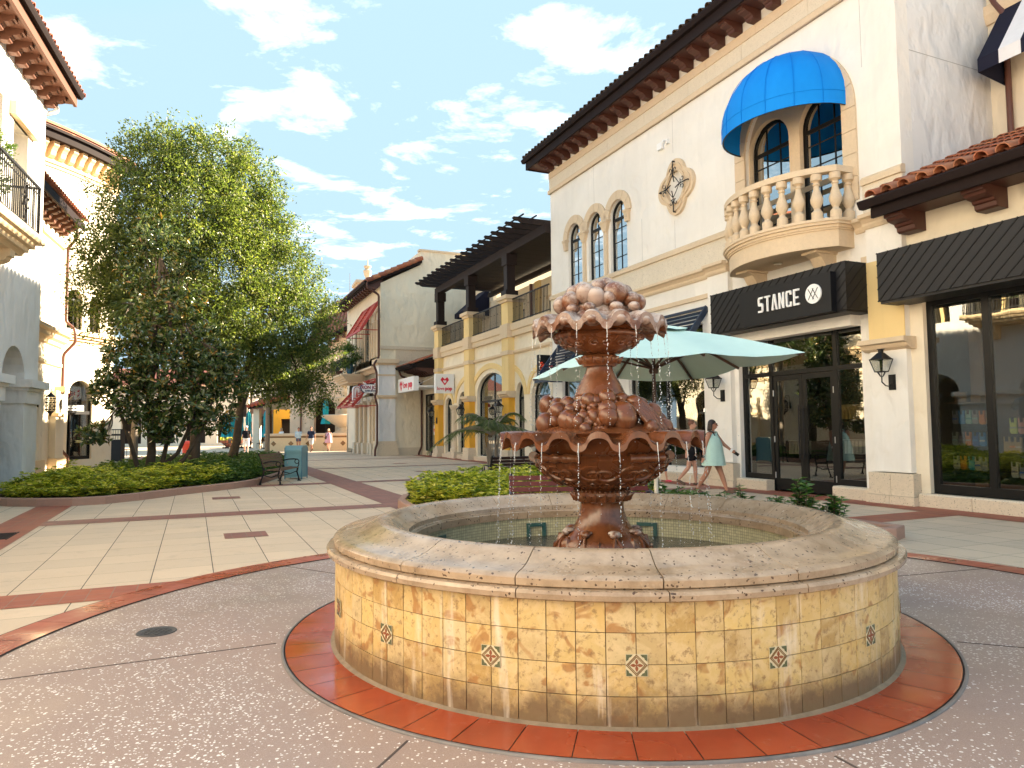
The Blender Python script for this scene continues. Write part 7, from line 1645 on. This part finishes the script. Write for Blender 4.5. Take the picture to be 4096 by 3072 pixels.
MINT = cm_('mint_dress', (.44, .62, .55)); SAND = cm_('sandal', (.12, .08, .06))
person('woman in a pale mint sleeveless dress and sunglasses walking past the shop with a phone', (4.55, 16.35, 0), R(-128), 1.64, SKIN2, 1.42, (.62, .25), (-.25, .12), (.38, .06), (-.30, .30), .14, dress=(MINT, .64), hair='bob', hairmat=HB, vox=.0085, fingers=True, head_turn=R(12), shoes=SAND, extra=ex_lady)
BLK = cm_('black', (.012, .012, .015)); WHT = cm_('white', (.72, .72, .72)); NVY = cm_('navy', (.02, .028, .06)); DNM = cm_('denim', (.05, .07, .13)); PNK = cm_('pink_print', (.62, .36, .46)); PBL = cm_('pale_blue', (.40, .52, .60)); GRY = cm_('pale_grey', (.50, .48, .46)); RDP = cm_('coral_pink', (.70, .08, .14))
person('woman with a hair bun in black shorts and vest walking behind the fountain rim', (4.72, 18.9, 0), R(-120), 1.64, SKIN, 1.05, (.3, .4), (-.3, .3), (.12, .1), (-.2, .5), .10, top=BLK, bottom=(BLK, .42), hair='bun', hairmat=HBr, vox=.011, sleeve=0, shoes=SAND)
person('small child in dark blue clothes half hidden behind the fountain bowl', (4.2, 20.2, 0), R(-125), 1.1, SKIN, .9, (.3, .4), (-.3, .3), (.25, .1), (-.25, .3), .10, top=NVY, bottom=(DNM, .95), hair='long', hairmat=HBl, vox=.012, sleeve=.7, shoes=RDP)
def ex_back(e, J, hd, k, rt): text_mesh('', .1, .002, 'x', M['dark'], e) if False else None
person('man in a black t-shirt, white shorts and white cap walking away beyond the hedge', (-18.2, 49.0, 0), R(20), 1.80, SKIN, 1.2, (.15, .2), (-.15, .2), (.2, .1), (-.2, .3), .12, top=BLK, bottom=(WHT, .9), hat=WHT, vox=.02, shoes=WHT)
person('woman in a white top and navy shorts standing beside the palm trunk', (-18.25, 56.6, 0), R(150), 1.68, SKIN, .95, (.5, 1.2), (.3, .9), (.0, .0), (.1, .1), .1, top=WHT, bottom=(NVY, .4), hair='long', hairmat=HBl, vox=.02, shoes=WHT)
person('small child in navy clothes standing in front of the woman in white', (-17.3, 54.2, 0), R(160), 1.2, SKIN, .9, (.6, 1.3), (.3, .8), (.1, .0), (-.1, .1), .1, top=NVY, bottom=(NVY, .5), hair='bob', hairmat=HBl, vox=.02, shoes=WHT)
person('woman in a pale blue long-sleeved top and short denim shorts', (-15.7, 52.6, 0), R(195), 1.66, SKIN2, 1.05, (.6, 1.5), (.3, .7), (.15, .1), (-.15, .3), .1, top=PBL, bottom=(DNM, .3), hair='bun', hairmat=HBr, vox=.02, sleeve=1.7, shoes=WHT)
person('man in a navy t-shirt and pale grey shorts walking beside the woman in blue', (-14.55, 51.8, 0), R(175), 1.78, SKIN2, 1.1, (-.3, .3), (.3, .3), (.4, .1), (-.4, .5), .14, top=NVY, bottom=(GRY, .8), hair='short', hairmat=HBr, vox=.02, shoes=BLK)
def ex_bag(e, J, hd, k, rt): MB().box(.05, .25, .10, .18, .85, 1.05).build('shoulder_bag', SAND, e); MB().tube([(-.1, .12, 1.38), (.05, .16, 1.15), (.15, .15, 1.0)], .012, 5).build('bag_strap', SAND, e)
person('woman in a pink and white print dress and sunglasses in the strip of sunlight', (-13.35, 52.0, 0), R(185), 1.60, SKIN, 1.15, (-.2, .2), (.3, 1.2), (.3, .1), (-.3, .3), .2, dress=(PNK, .62), hair='bob', hairmat=HBl, vox=.02, shoes=SAND, extra=ex_bag)
person('distant person in a white hat and dark clothes by the far cafe', (-29.0, 74.5, 0), R(100), 1.6, SKIN, 1.0, (.4, .9), (.2, .6), (.3, .1), (-.3, .3), .1, top=BLK, bottom=(BLK, .8), hat=WHT, vox=.025)

# ------------------------------------------------------------ far end of the street
def MW(x, y, az=0): a = R(az); return Matrix(((cos(a), sin(a), 0, x), (-sin(a), cos(a), 0, y), (0, 0, 1, 0), (0, 0, 0, 1)))
MF = MW(-18.2, 57.6, 0)
E6 = empty('restaurant_building', 'cream restaurant with an arched doorway and striped tile roof at the end of the street', 'building', M=MF)
MB().plate([[(.3, 0), (12, 0), (12, 11.0), (6.2, 11.0), (4.6, 9.6), (3.2, 8.4), (.3, 8.3)], arch(2.25, 3.95, 1.1, 3.3)], 0, .5).build('wall', M['creamstone2'] if 'creamstone2' in M else M['lime2'] if 'lime2' in M else M['peach'], E6)
MB().box(.3, 12, -.16, 0, 5.85, 6.2).box(.3, 12, -.08, 0, 5.6, 5.85).build('cornice', M['sunstone'], E6); arch_trim(E6, 2.25, 3.95, 3.3, .3, -.05, .02, M['lime'], n=9, legs=2.1); MB().box(1, 12, 2.5, 2.6, 0, 8).build('dark_room', M['room'], E6)
MB().box(.3, 12, 6, 6.4, 0, 8).box(.3, .7, .5, 6, 0, 8).build('rear_wall', M['cream'], E6)
b = MB()  # sloping eave that climbs to the right
for i in range(9): t = i/8; b.box(2.9+i*.55, 3.1+i*.55, -.5, 0, 8.0+i*.33, 8.5+i*.33)
b.build('brackets', M['bracketwood'], E6)
A0, A1 = (2.2, 8.2), (7.4, 11.2)
def slope_tiles(name, parent, x0, x1, z_at, rise, run, pitch=.34):
    b = MB(); n = int((x1-x0)/pitch)
    for i in range(n):
        x = x0+i*pitch; z0 = z_at(x)
        for j in range(8):
            t0, t1 = j/8, (j+1)/8+.01; vs = []
            for t, q in ((t0, .15), (t1, .12)):
                for k in range(5): th = pi*k/4; vs.append((x-cos(th)*q, -.7+run*t, z0+rise*t+sin(th)*q+.03))
            b.add(vs, [(k, k+1, 6+k, 5+k) for k in range(4)]+[(0, 1, 2, 3, 4)])
    zz0, zz1 = z_at(x0), z_at(x1); b.add([(x0, -.7, zz0), (x1, -.7, zz1), (x1, -.7+run, zz1+rise), (x0, -.7+run, zz0+rise)], [(0, 1, 2, 3)])
    return b.build(name, M['tile'], parent, fix=False)
slope_tiles('roof_tiles', E6, 1.9, 9, lambda x: 8.35+(x-2.2)*.50, 3.6, 4.0)
MB().add([(1.8, -.8, 8.0), (9, -.8, 11.6), (9, -.8, 11.85), (1.8, -.8, 8.25), (1.8, 0, 8.0), (9, 0, 11.6)], [(0, 1, 2, 3), (0, 1, 5, 4)]).build('fascia', M['fascia'], E6)
MB().tube([(1.2, -.1, 0), (1.2, -.1, 5.5)], .07, 8).build('downspout', M['copper'], E6)
lantern('black wall lantern right of the far arched doorway', MF, 4.7, 2.7, .3, 1.4, 0)
e = tag(MB().box(4.45, 5.45, -.06, -.01, 1.5, 2.2).build('menu_frame', M['redsteel']), 'small red-framed menu board on the far restaurant wall', 'menu board'); e.matrix_world = MF; MB().box(4.53, 5.37, -.07, -.06, 1.58, 2.12).build('menu_sheet', M['signwhite'], e)
# patio with lean-to tiled roof
E7 = empty('patio_building', 'open-sided cafe patio with a red tiled lean-to roof on dark posts', 'building', M=MW(-22.3, 62.2, 0))
MB().plate([rect(.2, 4.4, 3.4, 5.6)], 1.2, 1.6).build('upper_wall', M['cream'], E7); MB().box(0, 4.6, 1.0, 1.6, 5.35, 5.75).build('cornice', M['sunstone'], E7)
MB().plate([rect(.2, 9.5, 0, 3.6), rect(.9, 2.6, .9, 2.6), rect(3.4, 5, .9, 2.8)], 4, 4.3).build('back_wall', M['yellow'], E7); MB().box(.2, 9.5, 4.8, 4.9, 0, 4).build('dark_room', M['room'], E7)
MB().add([(-.2, -1.2, 3.55), (6.2, -1.2, 4.95), (6.2, 1.4, 5.5), (-.2, 1.4, 4.1), (-.2, -1.2, 3.35), (6.2, -1.2, 4.75), (6.2, 1.4, 5.3), (-.2, 1.4, 3.9)], [(0, 1, 2, 3), (4, 5, 6, 7), (0, 1, 5, 4), (1, 2, 6, 5)]).build('lean_to_roof', M['fascia'], E7)
b = MB()
for i in range(20): x = -.2+i*.33; z = 3.62+(x+.2)*.219; b.tube([(x, -1.32, z), (x, 0, z+.28), (x, 1.4, z+.56)], .14, 8)
b.build('roof_tiles', plain('red_tile', (.45, .10, .05), .7, .3, var=.25), E7, smooth=50, fix=False)
MB().box(1.15, 1.55, -.9, -.5, .6, 3.7).build('timber_post', M['pergola'], E7); MB().box(1.0, 1.7, -1.05, -.35, 0, .6).build('post_base', M['coral'], E7); MB().box(.0, .5, -.6, 0, 0, 3.4).build('corner_pillar', M['cream'], E7); MB().box(5.2, 6.2, -1.2, 1.4, 0, 4.9).build('stone_pier', M['coral'], E7)
MB().box(1.2, 5.2, -.1, .1, 0, 1.1).build('patio_railing', M['iron'], E7)
for x in (3.0, 3.9): lantern(f'black lantern on the patio back wall, {"left" if x < 3.5 else "right"} one of two', MW(-22.3, 66.2), x, 2.5, .3, 1.5, 0)
# dark storefronts at the very end
E8 = empty('storefront_building', 'dark distant storefront with a low tiled roof and grey columns', 'building', M=MW(-42, 88, 0))
MB().box(0, 13, 0, 6, 0, 5.6).build('wall', plain('grey_green_wall', (.10, .12, .12), .8, .2, var=.2), E8); MB().box(0, 13, -.9, 0, 3.6, 4.3).build('awning_band', plain('dusty_brown_band', (.13, .08, .07), .8, .2), E8)
MB().add([(7, -1, 5.8), (13, -1, 5.8), (13, 3, 7.4), (7, 3, 7.4)], [(0, 1, 2, 3)]).box(7, 13, -1.1, -.9, 5.55, 5.8).build('roof', M['cream'], E8)
for x in (8.5, 10.2): MB().lathe([(.3, 0), (.3, 4.6), (.42, 4.8), (.75, 5.4), (.8, 5.5)], 12, (x, -.6)).build('column', M['whitetrowel'], E8)
MB().box(4, 12.5, -.05, 0, .5, 3.3).build('shop_windows', M['glass'], E8, fix=False); MB().box(5.0, 7.2, -.12, -.05, 2.2, 3.2).build('sign_board', M['cream'], E8); MB().box(7.6, 8.6, -.2, -.1, 2.0, 2.6).build('red_sign', M['red'], E8)
e = empty('shop_sign', 'small square brown hanging sign reading THE POLITE PIG beside the patio', 'sign', M=MW(-24.0, 62.5, 0)); MB().box(-.75, .75, 0, .12, 2.75, 3.85).build('sign_board', plain('sign_brown', (.05, .025, .015), .6, .3), e); M['signgold'] = plain('sign_gold', (.62, .42, .20), .5, .4)
text_mesh('THE', .22, .01, 'lettering', M['signgold'], e, put(0, -.012, 3.68)); text_mesh('POLITE', .42, .01, 'lettering', M['signgold'], e, put(0, -.012, 3.38), sx=.85, bold=.012); text_mesh('PIG', .42, .01, 'lettering', M['signgold'], e, put(0, -.012, 3.0), sx=1.5, bold=.012)
MB().tube([(.9, .06, 0), (.9, .06, 3.95), (-.2, .06, 3.95)], .04, 6).build('sign_bracket', M['iron'], e)
# white towers with urns above the surf shop roof
E9 = empty('belfry', 'cream stone belfry with urn finials rising behind the surf shop roof', 'building', M=MW(-12.6, 61.5, -20))
MB().box(-1.0, 1.6, 0, 3, 0, 12.6).build('tower_wall', M['cream'], E9); MB().box(-1.2, 1.8, -.2, 3.2, 12.6, 12.9).box(-1.1, 1.7, -.1, 3.1, 12.9, 13.1).box(-.7, 1.3, .2, 2.8, 13.1, 14.3).box(-.85, 1.45, .05, 2.95, 14.3, 14.55).build('tower_cornice', M['lime'], E9)
for x in (.3,): MB().lathe([(.22, 14.55), (.12, 14.8), (.3, 15.2), (.38, 15.6), (.22, 15.75), (.35, 16.0), (.3, 16.05), (.05, 16.1), (.03, 17.2)], 12, (x, 1.2)).build('urn_finial', M['lime'], E9, smooth=50)
MB().box(-1.9, -.9, .2, 1.2, 12.3, 12.8).lathe([(.03, 12.8), (.02, 15.2)], 6, (-1.3, .7)).build('spike_finial', M['lime'], E9)
# far fountain on its tiled plinth
e = empty('far_fountain', 'distant grey stone three-tier fountain on a long tiled plinth', 'fountain', (-13.0, 55.3, 0)); MB().box(-5.5, 3.2, -1.6, 2.0, 0, 1.15).build('plinth', M['sunstone'], e); MB().box(-5.6, 3.3, -1.7, 2.1, 1.15, 1.3).build('plinth_coping', M['lime'], e)
b = MB()
for i in range(6): b.plate([[(-4.9+i*1.3, .35), (-4.7+i*1.3, .55), (-4.9+i*1.3, .75), (-5.1+i*1.3, .55)]], -1.62, -1.6)
b.box(-5.5, 3.2, -1.615, -1.6, .98, 1.1); b.build('tile_band', dm['brown'], e)
MB().lathe([(.9, 1.3), (.5, 1.5), (.45, 1.7), (.6, 1.85), (1.5, 2.35), (1.75, 2.65), (1.6, 2.7), (.4, 2.5), (.3, 2.8), (.45, 3.1), (.3, 3.4), (.75, 3.75), (.95, 4.0), (.85, 4.05), (.25, 3.95), (.2, 4.2), (.35, 4.5), (.2, 4.8), (.55, 5.0), (.6, 5.15), (.15, 5.2), (.1, 5.5), (.2, 5.8), (.05, 6.1)], 24).build('tiers', M['coral'], e, smooth=35)
# closed teal parasols and cafe tables
TEAL = cm_('teal_canvas_closed', (.02, .30, .36))
def closed(label, x, y, s=1.0, zb=1.0, zt=3.3):
    e = empty('closed_parasol', label, 'parasol', (x, y, 0), group='furled teal parasols at the far cafes'); b = MB(); pr_ = [(.05, zt), (.16, zt-.3), (.20, zt-.8), (.17, zt-1.3), (.27, zb+.3), (.33, zb)]
    vs = [(r*s*(1+.22*cos(5*2*pi*k/20))*sin(2*pi*k/20), -r*s*(1+.22*cos(5*2*pi*k/20))*cos(2*pi*k/20), z) for r, z in pr_ for k in range(20)]; b.add(vs, [(j*20+k, j*20+(k+1) % 20, (j+1)*20+(k+1) % 20, (j+1)*20+k) for j in range(len(pr_)-1) for k in range(20)]); b.build('furled_canopy', TEAL, e, smooth=50, fix=False); MB().tube([(0, 0, 0), (0, 0, zt+.15)], .03, 6).build('pole', M['iron'], e); MB().lathe([(.3, 0), (.28, .1), (.04, .12)], 12).build('parasol_base', M['iron'], e)
for i, x in enumerate((-25.6, -25.0, -24.4, -23.8)): closed(('leftmost furled teal parasol of the four in a row', 'second furled teal parasol from the left in the row of four', 'third furled teal parasol from the left in the row of four', 'rightmost furled teal parasol of the four in a row')[i], x, 64.0+.2*i, 1.1)
closed('single furled teal parasol beside the patio corner pillar', -20.9, 60.8); closed('furled teal parasol in front of the far arched doorway', -14.25, 54.7, 1.0, 2.0, 3.9)
def cafe(label, x, y):
    e = empty('cafe_table', label, 'table', (x, y, 0), group='dark cafe tables by the far patio'); MB().lathe([(.55, .72), (.55, .76)], 16).build('tabletop', M['dark'], e)
    for k in range(4): a = k*pi/2+.4; MB().tube([(.1*cos(a), .1*sin(a), .72), (.4*cos(a), .4*sin(a), 0)], .025, 5).build('leg', M['iron'], e)
def chair(label, x, y, rz):
    e = empty('cafe_chair', label, 'chair', (x, y, 0), rz, group='dark cafe chairs by the far patio'); MB().box(-.23, .23, -.23, .23, .42, .46).build('seat', M['dark'], e); MB().box(-.23, .23, .2, .24, .5, .92).build('backrest', M['dark'], e)
    for sx in (-1, 1):
        for sy in (-1, 1): MB().tube([(sx*.2, sy*.2, 0), (sx*.2, sy*.2, .44)], .02, 5).build('leg', M['iron'], e)
names = ('far left', 'left', 'middle', 'right')
for i, (x, y) in enumerate(((-23.8, 62.0), (-22.2, 62.4), (-20.9, 61.9), (-24.9, 66.0))):
    cafe(f'dark round cafe table, {("in front of the furled parasols", "by the corner pillar", "left of the timber post", "behind the row of parasols")[i]}', x, y)
    chair(f'dark cafe chair left of the table {("in front of the furled parasols", "by the corner pillar", "left of the timber post", "behind the row of parasols")[i]}', x-.85, y-.1, R(-90)); chair(f'dark cafe chair right of the table {("in front of the furled parasols", "by the corner pillar", "left of the timber post", "behind the row of parasols")[i]}', x+.85, y+.1, R(90))
e = empty('planter_bowl', 'wide terracotta bowl of yellow flowers by the far cafe', 'planter', (-26.8, 68.5, 0)); MB().lathe([(.5, 0), (1.1, .55), (1.15, .65), (1.0, .65)], 20).build('bowl', M['tile'], e); crown([[0, 0, .75, 1.0, .25]], 160, 14, .14, .1, M['hedgeleaf'], 'flowers', e, clump_r=.15)
# seating seen between the trunks
E10 = empty('cream_building', 'pale building glimpsed between the tree trunks behind the bed', 'building', M=MW(-46, 74, -8)); MB().plate([rect(0, 18, 0, 6.5)]+[rect(2+i*3.2, 4+i*3.2, .3, 2.8) for i in range(5)], 0, .4).build('wall', M['cream'], E10); MB().box(0, 18, 1.5, 1.6, 0, 6).build('dark_room', M['room'], E10); MB().add([(-.5, -.8, 6.4), (18.5, -.8, 6.4), (18.5, 5, 8.6), (-.5, 5, 8.6)], [(0, 1, 2, 3)]).build('roof', M['tile'], E10)
for i, (x, y) in enumerate(((-26.8, 44.5), (-25.2, 45.2))): cafe(('dark table glimpsed between rounded building and magnolia trunk', 'second dark table glimpsed nearer the magnolia trunk')[i], x, y); chair(('dark chair at the table next to the rounded building', 'dark chair at the table nearer the magnolia trunk')[i], x+.8, y, R(90))
e = empty('orange_bin', 'small orange bin between the magnolia and the oak trunk', 'bin', (-19.7, 43.5, 0)); MB().lathe([(.28, 0), (.32, .75), (.30, .8)], 16).build('bin_body', M['orange'], e); MB().lathe([(.33, .8), (.2, .95), (.0, .98)], 16).build('bin_lid', M['orange'], e)
e = empty('display_stand', 'tall dark postcard stand between the tree trunks', 'display stand', (-21.0, 38.0, 0)); MB().box(-.35, .35, -.2, .2, 0, 1.7).build('stand_body', M['dark'], e)
b = MB()
for z in (1.15, 1.45): 
    for x in range(5): b.box(-.3+x*.13, -.21+x*.13, -.23, -.2, z, z+.2)
b.build('cards', M['cream'], e)
# woodland and roofs closing the view
for i, (x, y, s, lb) in enumerate(((-38, 105, 5, 'distant tree left behind the dark storefront'), (-30, 112, 5.5, 'distant tree right behind the dark storefront'), (-58, 95, 6, 'distant tree at the far left behind the pale building'))):
    e = empty('distant_tree', lb, 'tree', (x, y, 0), group='trees far behind the buildings'); b = MB(); b.tube([(0, 0, 0), (0, 0, s)], .3, 8).build('trunk', M['bark'], e); crown([[0, 0, s, s*.7, s*.35], [s*.3, 0, s*.8, s*.4, s*.3]], 14, 26, .5, .25, M['oakleaf'], 'crown', e, clump_r=1.0)
